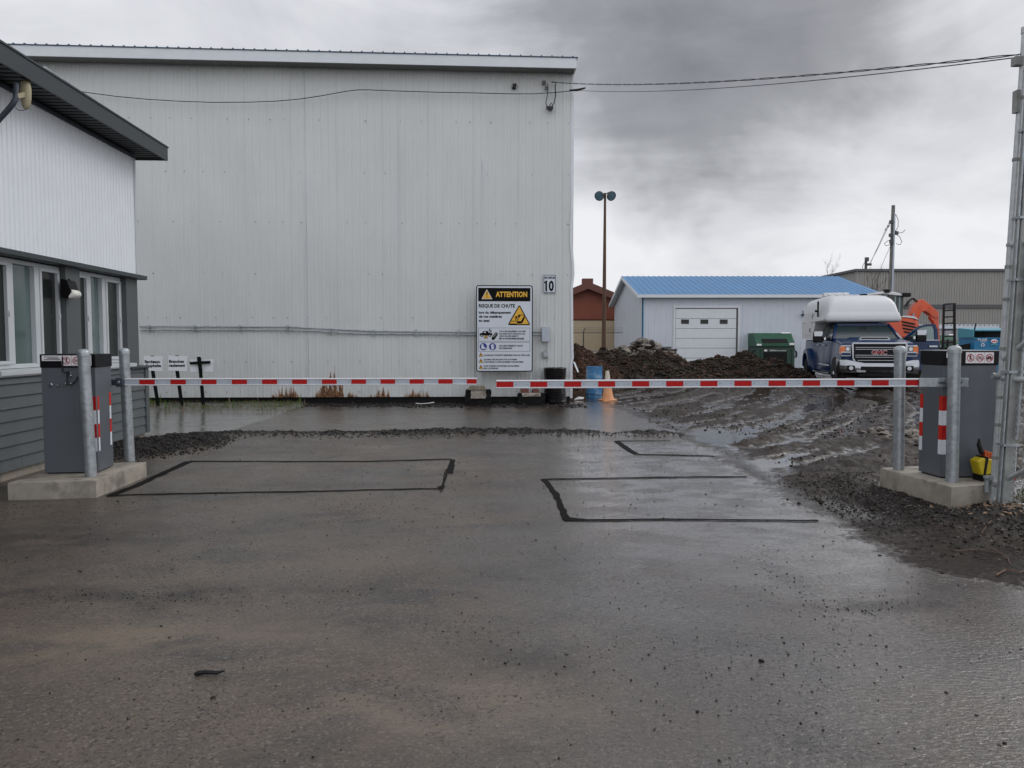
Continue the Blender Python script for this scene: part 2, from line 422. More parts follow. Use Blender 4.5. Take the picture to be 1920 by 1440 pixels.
def sstep(x, a, b):
    t_ = np.clip((x - a) / (b - a), 0, 1); return t_ * t_ * (3 - 2 * t_)
# ------------------------------------------------------------------ ground
def edge_x(Y): return 2.46 + 0.22 * (fbm(Y * 0.9, Y * 0 + 3.3, 5, 3) - 0.5) + 0.10 * (fbm(Y * 5, Y * 0 + 1.3, 9, 3) - 0.5) - 0.35 * sstep(Y, 12.5, 17)
def mudmask(X, Y):
    wob = 0.55 * (fbm(X * 2.6, Y * 2.6, 41, 5, 0.65) - 0.5)
    m_ = sstep(X - edge_x(Y) + wob, -0.28, 0.36)
    m_ = m_ * sstep(Y + 1.6 * wob, 3.75 , 4.9)                      # tarmac again in front of the gate
    m_ = np.maximum(m_, sstep(Y + wob, 17.3, 17.7))
    m_ = np.maximum(m_, sstep(X, 6.5, 7.5) * sstep(Y, 2.0, 3.0))
    m_ = np.maximum(m_, sstep(Y + 0.5 * wob, 16.1, 16.4) * sstep(X, -4.55, -4.4) * sstep(-X, -1.0, -0.4) * 0.6)
    return m_
def heap(X, Y):
    r = np.sqrt(((X + 4.62) / 0.80) ** 2 + ((Y - 10.1) / 1.35) ** 2 + 0.5 * ((X + 4.62) / 0.80) * ((Y - 10.1) / 1.35) * -1)
    r = r + 0.35 * (fbm(X * 1.6, Y * 1.6, 77, 3) - 0.5)
    return sstep(-r, -1.05, -0.35)
def ridge(X, Y):
    c = 11.55 + 0.25 * (fbm(X * 0.5, X * 0, 21, 3) - 0.5) - 0.10 * sstep(-X, 2.5, 4.5)
    wd = 0.12 + 0.22 * fbm(X * 1.3, X * 0 + 4, 23, 3)
    a = np.exp(-((Y - c) / wd) ** 2)
    return a * sstep(X, -4.9, -4.3) * sstep(-X, -2.75, -2.0) * np.clip(1.9 * fbm(X * 1.3, Y * 2, 25, 4) - 0.30, 0, 1)
def padmud(X, Y):
    r1 = np.exp(-(((X - 3.25) / 0.42) ** 2 + ((Y - 6.75) / 0.75) ** 2))
    r2 = np.exp(-(((X - 4.05) / 0.8) ** 2 + ((Y - 5.75) / 0.5) ** 2))
    return np.clip(r1 + r2, 0, 1)
def hgt(X, Y, full=False):
    X = np.asarray(X, float); Y = np.asarray(Y, float)
    md = mudmask(X, Y)
    h = 0.020 * (fbm(X * 0.35, Y * 0.35, 3, 3) - 0.5)
    # tarmac: faint unevenness
    h = h + (1 - md) * (0.006 * (fbm(X * 1.7, Y * 1.7, 11, 4) - 0.5) + 0.0016 * (fbm(X * 12, Y * 12, 12, 3) - 0.5))
    # ruts curving away from the gate to the right
    Xr = X - 2.0; Yr = Y - 9
    a = 0.74 * Xr + 0.67 * Yr; c = 0.74 * Yr - 0.67 * Xr - 0.022 * a * a
    c = c + 0.35 * (fbm(a * 0.25, c * 0.6, 31, 3) - 0.5)
    rut = fbm(c * 2.1, a * 0.22, 33, 4, 0.55)
    rut2 = fbm(c * 6.0, a * 0.55, 35, 4, 0.6)
    lug = fbm(c * 7, a * 5, 37, 3)
    cl = fbm(X * 7, Y * 7, 39, 4, 0.6)
    near = np.exp(-((Y - 6) / 6.0) ** 2)
    mud = 0.22 * (rut - 0.5) + 0.13 * (rut2 - 0.5) + 0.05 * (lug - 0.5) + 0.085 * (cl - 0.5) + 0.01
    lowfar = sstep(Y, 26, 36)
    mud = mud * (1 - 0.75 * lowfar)
    flat = sstep(-Y, -5.9, -4.6)                      # front right: thin flat mud
    mud = mud * (1 - 0.80 * flat)
    soft = sstep(X - edge_x(Y), -0.05, 0.8)
    h = h + md * mud * (0.08 + 0.92 * soft)
    clod = fbm(X * 9, Y * 9, 51, 4, 0.6)
    hp = heap(X, Y); rd = ridge(X, Y); pm = padmud(X, Y)
    h = h + hp * (0.05 + 0.10 * clod) + rd * (0.025 + 0.095 * clod) + pm * (0.015 + 0.085 * clod)
    # spoil at the foot of the big wall
    gapd = sstep(Y, 16.0, 16.9) * sstep(-X, -1.6, -0.9) * sstep(X, -4.7, -4.3)
    h = h + gapd * (0.035 * fbm(X * 5, Y * 5, 53, 4))
    gs = sstep(Y, 15.05, 15.35) * sstep(-X, 4.5, 4.7) * sstep(X, -9, -8.6)
    h = h + gs * (0.05 + 0.03 * fbm(X * 4, Y * 4, 55, 3))
    level = -0.010 + 0.016 * fbm(X * 0.35, Y * 0.35, 61, 2) + 0.008 * np.exp(-((X - edge_x(Y) - 0.45) / 0.5) ** 2) - 0.03 * sstep(-Y, -6.4, -5.2)
    water = md * (1 - np.clip(hp + rd + pm, 0, 1)) * sstep(level - h, -0.030, 0.0)
    h = np.where((level > h) & (md > 0.5) & (hp + rd + pm < 0.5), level, h)
    if not full: return h
    grit = np.clip(hp + 1.1 * rd + pm * 0.9 + gapd * 0.55, 0, 1)
    slab = sstep(-X, 4.40, 4.46) * sstep(Y, 11.2, 11.5) * (1 - gs)
    return h, md, water, grit, slab, gs

xs = np.concatenate([np.arange(-9, -6, 0.08), np.arange(-6, 7, 0.03), np.arange(7, 20.01, 0.08)])
ys = [1.0]
while ys[-1] < 42: ys.append(ys[-1] + min(0.14, max(0.02, 0.0068 * ys[-1])))
ys = np.array(ys)
GX, GY = np.meshgrid(xs, ys)
HH, MD, WA, GR, SL, GS = hgt(GX, GY, True)
fade = sstep(GX, -9, -8.5) * sstep(-GX, -20, -19) * sstep(-GY, -42, -40) * sstep(GY, 1.0, 1.15)
HH = HH * fade
nx_, ny_ = len(xs), len(ys)
idx = np.arange(nx_ * ny_).reshape(ny_, nx_)
quads = np.stack([idx[:-1, :-1], idx[:-1, 1:], idx[1:, 1:], idx[1:, :-1]], -1).reshape(-1, 4)
fmd = (MD[:-1, :-1] + MD[1:, 1:]) / 2
def blob(px, py, rx, ry):
    g = gr(px, py); return np.exp(-(((GX - g.x) / rx) ** 2 + ((GY - g.y) / ry) ** 2))
_e = np.clip((fbm(GX * 3.1, GY * 5.2, 101, 5, 0.62) - 0.33) * 3.2, 0, 1); _e2 = np.clip((fbm(GX * 5, GY * 7, 131, 5, 0.65) - 0.36) * 3.6, 0, 1)
TAN = np.clip((blob(120, 1210, .75, .30) + .8 * blob(420, 1190, .6, .16) + .9 * blob(740, 1320, .40, .28) + .6 * blob(1000, 1330, .4, .25) + .7 * blob(860, 1135, .25, .10) + .5 * blob(560, 1060, .5, .15)
      + .4 * blob(300, 1400, .5, .2)) * _e, 0, 1) * (1 - MD)
DRK = np.clip((blob(340, 1112, 1.0, .16) + .9 * blob(120, 1010, 1.0, .45) + .6 * blob(930, 1080, .55, .22) + .5 * blob(560, 1000, .6, .12) + blob(1478, 1080, .09, .30) + .9 * blob(1600, 1140, .40, .09) + .8 * blob(1740, 1130, .35, .25)
      + .7 * blob(1000, 1230, .30, .30) + .6 * blob(640, 1180, .5, .12) + .7 * blob(1560, 900, .5, .5) + .8 * blob(1640, 985, .35, .25) + .5 * blob(860, 1400, .4, .12)) * _e2, 0, 1)
GLS = np.clip(sstep(GX, 0.15, 0.95) * sstep(GY, 3.0, 5.2) * sstep(-GY, -11.3, -10.3) * (0.45 + 0.75 * _e), 0, 1)
isroad = (fmd.reshape(-1) < 0.5) & (GY[:-1, :-1].reshape(-1) < 17.5)
def ground_mat(name):
    m = bpy.data.materials.new(name); m.use_nodes = True
    k = NT(m.node_tree); b = m.node_tree.nodes['Principled BSDF']
    g = k.n('ShaderNodeNewGeometry'); Pn = g.outputs['Position']
    at_ = k.n('ShaderNodeAttribute', attribute_name='mask'); s3 = k.n('ShaderNodeSeparateColor'); k.link(at_.outputs['Color'], s3.inputs[0])
    md, wa, gt = s3.outputs[0], s3.outputs[1], s3.outputs[2]; sl = at_.outputs['Alpha']
    n_big = k.noise(Pn, 0.35, 4, 0.55); n_mid = k.noise(Pn, 1.4, 6, 0.6, 0.6); n_f = k.noise(Pn, 18, 5, 0.65); n_s = k.noise(Pn, 75, 3, 0.6)
    # tarmac under a film of thin mud
    tar = k.mix(k.mapr(n_big, 0.38, 0.62), (0.122, 0.086, 0.060), (0.084, 0.067, 0.051))
    tar = k.mix(k.m('MULTIPLY', k.mapr(n_mid, 0.40, 0.66), 0.50), tar, (0.062, 0.052, 0.044))
    tan_ = k.noise(Pn, 0.8, 5, 0.55)
    tar = k.mix(k.m('MULTIPLY', k.mapr(tan_, 0.53, 0.66), 0.65), tar, (0.160, 0.120, 0.078))
    tar = k.mix(k.m('MULTIPLY', k.mapr(n_s, 0.38, 0.66), 0.62), tar, (0.046, 0.040, 0.036))
    gr2 = k.noise(Pn, 190, 3, 0.6); tar = k.mix(k.m('MULTIPLY', k.mapr(gr2, 0.52, 0.70), 0.45), tar, (0.20, 0.175, 0.15))
    drk = k.m('MULTIPLY', k.mapr(k.noise(k.scalev(Pn, (0.8, 1.5, 1)), 1.1, 9, 0.72, 0.4), 0.50, 0.62), 0.75); tar = k.mix(drk, tar, (0.026, 0.023, 0.021))
    vo = k.n('ShaderNodeTexVoronoi'); k.link(Pn, vo.inputs['Vector']); vo.inputs['Scale'].default_value = 95
    vs_ = k.n('ShaderNodeSeparateColor'); k.link(vo.outputs['Color'], vs_.inputs[0])
    tar = k.mix(k.m('MULTIPLY', k.mapr(vs_.outputs[0], 0.72, 0.9), 0.55), tar, (0.030, 0.026, 0.023)); tar = k.mix(k.m('MULTIPLY', k.mapr(vs_.outputs[1], 0.85, 0.95), 0.5), tar, (0.21, 0.18, 0.15))
    sx_ = k.n('ShaderNodeSeparateXYZ'); k.link(Pn, sx_.inputs[0])
    worn = k.mapr(k.m('ADD', sx_.outputs[0], k.m('MULTIPLY', k.m('SUBTRACT', n_big, 0.5), 3.0)), -0.8, 1.0, 0.15, 1.0, True)
    worn = k.m('MAXIMUM', worn, k.mapr(sx_.outputs[1], 10.8, 12.0, 0.0, 0.6))
    tar = k.mix(k.m('MULTIPLY', worn, 0.30), tar, (0.020, 0.017, 0.015))
    sa_ = k.n('ShaderNodeAttribute', attribute_name='stain'); s4 = k.n('ShaderNodeSeparateColor'); k.link(sa_.outputs['Color'], s4.inputs[0])
    tar = k.mix(k.m('MULTIPLY', s4.outputs[0], k.mapr(n_f, 0.2, 0.7, 0.5, 1.0)), tar, (0.170, 0.130, 0.090))
    tar = k.mix(k.m('MULTIPLY', s4.outputs[1], k.mapr(n_f, 0.25, 0.7, 0.55, 1.0)), tar, (0.022, 0.018, 0.015))
    # dark crumbs
    cr_z = k.mapr(k.noise(Pn, 1.3, 4, 0.6), 0.42, 0.60, 0.10, 1.0)
    crumb = k.mapr(k.noise(Pn, 44, 3, 0.75), 0.60, 0.65)
    crumb = k.m('MULTIPLY', crumb, cr_z)
    tar = k.mix(crumb, tar, (0.012, 0.011, 0.010))
    tar = k.mix(sl, tar, k.mix(n_mid, (0.12, 0.115, 0.108), (0.19, 0.18, 0.165)))
    mudc = k.mix(k.mapr(n_mid, 0.35, 0.65), (0.016, 0.0115, 0.009), (0.048, 0.036, 0.029))
    mudc = k.mix(k.mapr(n_f, 0.45, 0.7), mudc, (0.013, 0.010, 0.008))
    mdn = k.mapr(k.m('ADD', md, k.m('MULTIPLY', k.m('SUBTRACT', n_f, 0.5), 0.9)), 0.35, 0.65)
    mdn = k.m('MULTIPLY', mdn, k.mapr(md, 0.01, 0.1))
    c = k.mix(mdn, tar, mudc)
    pud = k.mapr(wa, 0.80, 0.97); c = k.mix(pud, c, (0.055, 0.045, 0.038))
    gtn = k.mapr(k.m('ADD', gt, k.m('MULTIPLY', k.m('SUBTRACT', n_f, 0.5), 1.1)), 0.30, 0.5)
    c = k.mix(gtn, c, k.mix(n_f, (0.008, 0.007, 0.006), (0.035, 0.030, 0.026)))
    k.link(c, b.inputs['Base Color'])
    # roughness: a water film that breaks up
    r_t = k.m('ADD', k.mapr(k.noise(Pn, 0.9, 5, 0.6), 0.35, 0.68, 0.14, 0.34), k.m('MULTIPLY', n_s, 0.12))
    r_t = k.m('ADD', r_t, k.m('MULTIPLY', crumb, 0.3), clamp=True)
    r_t = k.m('MULTIPLY', r_t, k.m('SUBTRACT', 1.3, k.m('MULTIPLY', worn, 0.75)))
    r_t = k.m('MULTIPLY', r_t, k.m('SUBTRACT', 1.0, k.m('MULTIPLY', s4.outputs[2], 0.55)))
    r_sl = k.mapr(n_mid, 0.3, 0.7, 0.06, 0.30)
    rr = k.n('ShaderNodeMix', data_type='FLOAT'); k.put(rr.inputs[0], sl); k.put(rr.inputs[2], r_t); k.put(rr.inputs[3], r_sl)
    r_m = k.mapr(n_f, 0.3, 0.7, 0.32, 0.62)
    r2 = k.n('ShaderNodeMix', data_type='FLOAT'); k.put(r2.inputs[0], mdn); k.put(r2.inputs[2], rr.outputs[0]); k.put(r2.inputs[3], r_m)
    r3 = k.n('ShaderNodeMix', data_type='FLOAT'); k.put(r3.inputs[0], k.mapr(wa, 0.2, 0.9)); k.put(r3.inputs[2], r2.outputs[0]); r3.inputs[3].default_value = 0.08
    r4 = k.n('ShaderNodeMix', data_type='FLOAT'); k.put(r4.inputs[0], gtn); k.put(r4.inputs[2], r3.outputs[0]); r4.inputs[3].default_value = 0.55
    k.link(r4.outputs[0], b.inputs['Roughness'])
    spm = k.m('MULTIPLY', k.m('MULTIPLY', mdn, k.m('SUBTRACT', 1.0, k.mapr(wa, 0.3, 0.9))), 0.36); k.link(k.m('SUBTRACT', 0.5, spm), b.inputs['Specular IOR Level'])
    filmw = k.m('MULTIPLY', k.mapr(k.noise(Pn, 0.7, 5, 0.6, 0.5), 0.36, 0.60, 0.55, 1.0), k.m('SUBTRACT', 1.0, k.m('MULTIPLY', mdn, 0.97)))
    filmw = k.m('MULTIPLY', filmw, k.m('SUBTRACT', 1.0, gtn))
    filmw = k.m('MULTIPLY', filmw, k.m('SUBTRACT', 1.0, k.m('MULTIPLY', s4.outputs[1], 0.6))); filmw = k.m('MAXIMUM', k.m('MULTIPLY', filmw, worn), k.m('MULTIPLY', s4.outputs[2], k.m('SUBTRACT', 1.0, mdn)))
    k.link(filmw, b.inputs['Coat Weight']); k.link(k.mapr(sx_.outputs[1], 10.0, 12.5, 0.07, 0.17), b.inputs['Coat Roughness']); b.inputs['Coat IOR'].default_value = 1.75
    # relief
    film = k.noise(k.scalev(Pn, (1, 1.8, 1)), 30, 4, 0.6, 0.9)
    hh = k.m('ADD', k.m('MULTIPLY', film, 0.0044), k.m('MULTIPLY', n_s, 0.0022))
    hh = k.m('ADD', hh, k.m('MULTIPLY', crumb, 0.004))
    hh = k.m('ADD', hh, k.m('MULTIPLY', k.m('MULTIPLY', mdn, n_f), 0.030))
    hh = k.m('MULTIPLY', hh, k.m('SUBTRACT', 1.0, k.m('MULTIPLY', s4.outputs[2], 0.60)))
    wet = k.m('MULTIPLY', hh, k.m('SUBTRACT', 1.0, k.m('MULTIPLY', k.mapr(wa, 0.3, 0.95), 0.96)))
    wet = k.m('MULTIPLY', wet, k.m('SUBTRACT', 1.0, k.m('MULTIPLY', sl, 0.75)))
    bn = k.n('ShaderNodeBump'); bn.inputs['Strength'].default_value = 1.0; bn.inputs['Distance'].default_value = 1.0
    k.link(wet, bn.inputs['Height']); k.link(bn.outputs[0], b.inputs['Normal']); k.link(bn.outputs[0], b.inputs['Coat Normal'])
    return m
MG = ground_mat('wet_ground')
def sheet(name, sel, outer=False):
    q = quads[sel]; used = np.unique(q); remap = -np.ones(nx_ * ny_, int); remap[used] = np.arange(len(used))
    q = remap[q]; V = np.stack([GX.ravel()[used], GY.ravel()[used], HH.ravel()[used]], 1)
    C = np.stack([MD.ravel()[used], WA.ravel()[used], GR.ravel()[used], SL.ravel()[used]], 1)
    C2 = np.stack([TAN.ravel()[used], DRK.ravel()[used], GLS.ravel()[used], np.ones(len(used))], 1)
    if outer:
        C2 = np.vstack([C2, np.zeros((8, 4))])
        xe0, xe1, ye0, ye1 = xs[0], xs[-1], ys[0], ys[-1]; B = 900
        ov = np.array([[xe0, ye0, 0], [xe1, ye0, 0], [xe1, ye1, 0], [xe0, ye1, 0], [-B, -B, 0], [B, -B, 0], [B, B, 0], [-B, B, 0]], float)
        n0 = len(V); V = np.vstack([V, ov]); q = np.vstack([q, n0 + np.array([[4, 5, 1, 0], [5, 6, 2, 1], [6, 7, 3, 2], [7, 4, 0, 3]])])
        oc = np.zeros((8, 4)); oc[2:4, 0] = 1; oc[6:, 0] = 1; C = np.vstack([C, oc])
    me = bpy.data.meshes.new(name)
    me.vertices.add(len(V)); me.vertices.foreach_set('co', V.ravel())
    me.loops.add(len(q) * 4); me.loops.foreach_set('vertex_index', q.ravel())
    me.polygons.add(len(q)); me.polygons.foreach_set('loop_start', np.arange(len(q)) * 4)
    me.update(calc_edges=True)
    a = me.color_attributes.new('mask', 'FLOAT_COLOR', 'POINT'); a.data.foreach_set('color', C.ravel())
    a = me.color_attributes.new('stain', 'FLOAT_COLOR', 'POINT'); a.data.foreach_set('color', C2.ravel())
    me.polygons.foreach_set('use_smooth', [True] * len(me.polygons))
    me.materials.append(MG)
    o = bpy.data.objects.new(name, me); COL.objects.link(o); return structure(o)
sheet('ground', ~isroad, True)
sheet('driveway', isroad)

def h1(x, y): return float(hgt(np.array([x]), np.array([y]))[0])

# loose stones as one countless mass
ICO = None
def rocks(name, mats, spots, label, cat, smooth=0, flat=0.7):
    # spots: list of (x, y, z, size)
    t_ = (1 + 5 ** 0.5) / 2
    bv = np.array([(-1, t_, 0), (1, t_, 0), (-1, -t_, 0), (1, -t_, 0), (0, -1, t_), (0, 1, t_), (0, -1, -t_), (0, 1, -t_), (t_, 0, -1), (t_, 0, 1), (-t_, 0, -1), (-t_, 0, 1)], float) / 1.9
    bf = np.array([(0, 11, 5), (0, 5, 1), (0, 1, 7), (0, 7, 10), (0, 10, 11), (1, 5, 9), (5, 11, 4), (11, 10, 2), (10, 7, 6), (7, 1, 8), (3, 9, 4), (3, 4, 2), (3, 2, 6), (3, 6, 8), (3, 8, 9), (4, 9, 5), (2, 4, 11), (6, 2, 10), (8, 6, 7), (9, 8, 1)])
    rs = np.random.RandomState(len(spots) + 3)
    S = np.array(spots); n = len(S)
    V = bv[None] * (1 + 0.95 * (rs.rand(n, 12, 1) - 0.5)) * np.stack([0.7 + 0.6 * rs.rand(n), 0.7 + 0.6 * rs.rand(n), flat * (0.6 + 0.6 * rs.rand(n))], 1)[:, None, :] * S[:, 3][:, None, None]
    a = rs.rand(n) * 6.28; ca, sa = np.cos(a)[:, None], np.sin(a)[:, None]
    x = V[..., 0] * ca - V[..., 1] * sa; y = V[..., 0] * sa + V[..., 1] * ca
    V = np.stack([x, y, V[..., 2]], -1) + S[:, None, :3]
    F = (bf[None] + (np.arange(n) * 12)[:, None, None]).reshape(-1, 3)
    me = bpy.data.meshes.new(name); V = V.reshape(-1, 3)
    me.vertices.add(len(V)); me.vertices.foreach_set('co', V.ravel())
    me.loops.add(len(F) * 3); me.loops.foreach_set('vertex_index', F.ravel())
    me.polygons.add(len(F)); me.polygons.foreach_set('loop_start', np.arange(len(F)) * 3)
    me.update(calc_edges=True)
    me.polygons.foreach_set('use_smooth', [False] * len(me.polygons))
    for q in mats: me.materials.append(M[q])
    if len(mats) > 1: me.polygons.foreach_set('material_index', np.repeat((rs.rand(n) > 0.8).astype(int), 20))
    o = bpy.data.objects.new(name, me); COL.objects.link(o)
    if label: tag(o, label, cat, kind='stuff')
    return o

rs = np.random.RandomState(5)
def scatter(n, x0, x1, y0, y1, dens, s0, s1, sink=0.2):
    X = rs.uniform(x0, x1, n * 4); Y = rs.uniform(y0, y1, n * 4)
    keep = rs.rand(n * 4) < dens(X, Y); X = X[keep][:n]; Y = Y[keep][:n]
    s = s0 + (s1 - s0) * rs.rand(len(X)) ** 3
    Z = hgt(X, Y) + s * 0.5 * (0.7 - sink)
    return np.stack([X, Y, Z, s], 1)
sp = [scatter(15000, -5.6, -3.6, 8.5, 11.9, heap, 0.004, 0.020),
      scatter(9000, -5, 2.8, 10.8, 12.3, lambda X, Y: np.clip(ridge(X, Y), 0, 1), 0.004, 0.017)]
rocks('gravel', ['gravel'], np.vstack(sp), 'dark wet crushed stone heaped beside the grey office and in a low ridge over the driveway', 'gravel')
sp = [scatter(12000, 2.6, 5.2, 4.4, 7.9, lambda X, Y: np.clip(padmud(X, Y) * 1.2 + 0.10 * (X > 2.6) * (Y > 4.8), 0, 1), 0.003, 0.013)]
rocks('crumbled_earth', ['gravel', 'gravel_l'], np.vstack(sp), 'crumbled dark earth and small stones around the right hand concrete base', 'earth')
sp = [scatter(5200, 2.4, 14, 6.5, 26, lambda X, Y: mudmask(X, Y) * (fbm(X * 0.8, Y * 0.8, 71, 3) > 0.53), 0.006, 0.022),]
rocks('mud_clods', ['soil_clod'], np.vstack(sp), 'dark mud clods churned up over the wet yard beyond the barrier', 'mud')
def dz(X, Y):
    a = (fbm(X * 0.9, Y * 0.9, 81, 4) > 0.56) * 1.0
    b = np.exp(-(((X - 1.80) / 0.38) ** 2 + ((Y - 3.98) / 0.16) ** 2)) + np.exp(-(((X - 1.57) / 0.10) ** 2 + ((Y - 4.55) / 0.30) ** 2)) + np.exp(-(((X + 2.1) / 1.0) ** 2 + ((Y - 4.15) / 0.14) ** 2))
    return np.clip((0.05 + 0.25 * a + 0.9 * b) * (1 - mudmask(X, Y)), 0, 1)
sp = [scatter(14000, -4.5, 3.2, 1.7, 10.8, dz, 0.0018, 0.006), scatter(260, -4.5, 3.0, 2.0, 11, lambda X, Y: 1 - mudmask(X, Y), 0.004, 0.010),
      scatter(500, -4.5, 1.6, 16.2, 17.0, lambda X, Y: X * 0 + 1, 0.015, 0.05)]
rocks('stone_crumbs', ['gravel'], np.vstack(sp), 'scattered black stone crumbs lying on the wet driveway', 'grit')

# grass: blades
def blades(name, spots, label, mats=('grass', 'leaf')):
    mb = MB()
    for (x, y, z, h) in spots:
        a = random.uniform(0, 6.28); l = random.uniform(0.1, 0.7) * h; wv = max(0.003, 0.05 * h)
        dx, dy = cos(a) * l, sin(a) * l; nx, ny = -sin(a) * wv, cos(a) * wv
        mb.add([(x - nx, y - ny, z), (x + nx, y + ny, z), (x + dx * .4 + nx * .7, y + dy * .4 + ny * .7, z + h * .6), (x + dx * .4 - nx * .7, y + dy * .4 - ny * .7, z + h * .6), (x + dx, y + dy, z + h)],
               [(0, 1, 2, 3), (3, 2, 4)], 1 if random.random() < 0.30 else 0)
    o = mb.build(name, list(mats), smooth=0)
    return tag(o, label, 'grass', kind='stuff')
X = rs.uniform(-9, -4.45, 5200); Y = rs.uniform(15.05, 16.95, 5200)
keep = (fbm(X * 1.3, Y * 2.0, 91, 3) > 0.40); X = X[keep]; Y = Y[keep]; Z = hgt(X, Y)
hh_ = rs.uniform(0.02, 0.075, len(X)) * (1 + 2.2 * (rs.rand(len(X)) > 0.992))
blades('verge_grass', list(zip(X, Y, Z - 0.005, hh_)), 'short rough grass strip growing along the foot of the big pale wall')
X = rs.uniform(3.3, 5.2, 5200); Y = rs.uniform(4.6, 7.2, 5200)
pr = np.clip(np.exp(-(((X - 3.95) / 0.22) ** 2 + ((Y - 5.35) / 0.22) ** 2)) + 0.7 * np.exp(-(((X - 4.3) / 0.18) ** 2 + ((Y - 6.15) / 0.25) ** 2)) + 0.35 * np.exp(-(((X - 3.75) / 0.10) ** 2 + ((Y - 5.72) / 0.10) ** 2)) + (X > 4.3) * 0.6, 0, 1)
keep = rs.rand(len(X)) < pr; X = X[keep]; Y = Y[keep]; Z = hgt(X, Y)
blades('gate_grass', list(zip(X, Y, Z - 0.004, rs.uniform(0.025, 0.085, len(X)))), 'tufts of green and dry grass at the foot of the chain link gate')
X = rs.uniform(3.4, 5.0, 900); Y = rs.uniform(4.8, 6.6, 900); mb = MB()
for x, y in zip(X, Y):
    if random.random() > math.exp(-((x - 4.15) / 0.5) ** 2): continue
    z = h1(x, y) + 0.012; a = random.uniform(0, 6.28); s = random.uniform(0.012, 0.035); tl = random.uniform(-.02, .02)
    mb.add([(x + s * cos(a), y + s * sin(a), z + tl), (x - s * .5 * sin(a), y + s * .5 * cos(a), z + .008), (x - s * cos(a), y - s * sin(a), z - tl * .5), (x + s * .5 * sin(a), y - s * .5 * cos(a), z)], [(0, 1, 2, 3)])
tag(mb.build('dead_leaves', 'leaf', smooth=0), 'brown dead leaves lying below the chain link gate', 'leaves', kind='stuff')
# twigs
def twig(pix, r, label):
    pts = []
    for x, y in pix:
        g = gr(x, y); g.z = h1(g.x, g.y) + r + 0.004; pts.append(g)
    tag(MB().tube(pts, [r * (1 - 0.6 * i / len(pts)) for i in range(len(pts))], 6).build('twig', 'twig'), label, 'twig', 'dead twigs on the ground by the gate')
twig([(1848, 1027), (1872, 1040), (1890, 1052), (1893, 1064)], 0.004, 'longest pale dead twig bent over the mud edge below the gate')
twig([(1840, 1013), (1852, 1005), (1868, 992)], 0.003, 'short straight twig in the earth just under the gate post')
twig([(1868, 1083), (1885, 1074), (1912, 1078), (1925, 1074)], 0.006, 'thick reddish twig at the right edge of the driveway')
twig([(1790, 1038), (1830, 1034), (1872, 1041)], 0.0025, 'thin dark twig lying flat in front of the grass')

# saw-cut loops sealed with black bitumen
def loop_cut(label, segs):
    """segs: list of (pixel points, width m)"""
    mb = MB()
    for pix, wd in segs:
        P_ = [gr(x, y) for x, y in pix]; pts = []
        for a, b in zip(P_[:-1], P_[1:]):
            n = max(2, int((b - a).length / 0.10))
            for i in range(n): pts.append(a.lerp(b, i / n))
        pts.append(P_[-1])
        L, R = [], []
        for i, p in enumerate(pts):
            a = pts[max(0, i - 1)]; b = pts[min(len(pts) - 1, i + 1)]; d = (b - a); d.z = 0; d.normalize(); nn = Vector((-d.y, d.x, 0))
            ww = wd * (0.7 + 0.6 * float(fbm(np.array([p.x * 5]), np.array([p.y * 5]), 7, 2)[0])) / 2; jt = 0.008 * random.uniform(-1, 1)
            for s, lst in ((1, L), (-1, R)):
                q = p + nn * (s * ww + jt); q.z = h1(q.x, q.y) + 0.006; lst.append(q)
        vs = L + R; n = len(L)
        mb.add(vs, [(i, i + 1, n + i + 1, n + i) for i in range(n - 1)])
    return tag(mb.build('sealed_saw_cut', 'seal', smooth=0), label, 'sealed saw cut', 'black sealed sensor loops cut into the tarmac')
loop_cut('widest black sealed rectangle on the tarmac under the left barrier arm, with messy right end', [([(200, 931), (245, 928), (540, 922), (832, 916)], 0.050), ([(205, 930), (250, 913), (355, 866)], 0.085), ([(355, 866), (560, 866), (700, 865), (845, 861)], 0.060),
          ([(845, 861), (838, 885), (829, 914)], 0.02), ([(849, 862), (845, 888)], 0.055), ([(835, 880), (826, 924)], 0.008), ([(822, 914), (834, 912)], 0.06)])
loop_cut('black sealed rectangle with a thick slanting left side in front of the right barrier arm', [([(1018, 899), (1200, 896), (1400, 894)], 0.055), ([(1020, 898), (1040, 925), (1063, 976)], 0.058), ([(1058, 977), (1250, 976), (1535, 978)], 0.046), ([(1063, 973), (1098, 977)], 0.045)])
loop_cut('smallest and farthest black sealed loop beside the churned mud', [([(1155, 827), (1258, 826)], 0.06), ([(1155, 827), (1191, 851)], 0.07), ([(1188, 852), (1340, 855)], 0.065)])
g = gr(394, 1266)
mb = MB().tube([(-0.055, 0, .006), (-.02, .004, .009), (0.03, 0, .008), (0.058, 0.012, .012)], [0.010, .009, .008, .003], 6)
mb.box(-0.062, -0.045, -0.012, 0.0, 0, 0.012)
mb = mb.build('debris_scrap', 'black', loc=(g.x, g.y, h1(g.x, g.y) + 0.004)); tag(mb, 'small black plastic scrap lying on the driveway in the foreground', 'scrap')
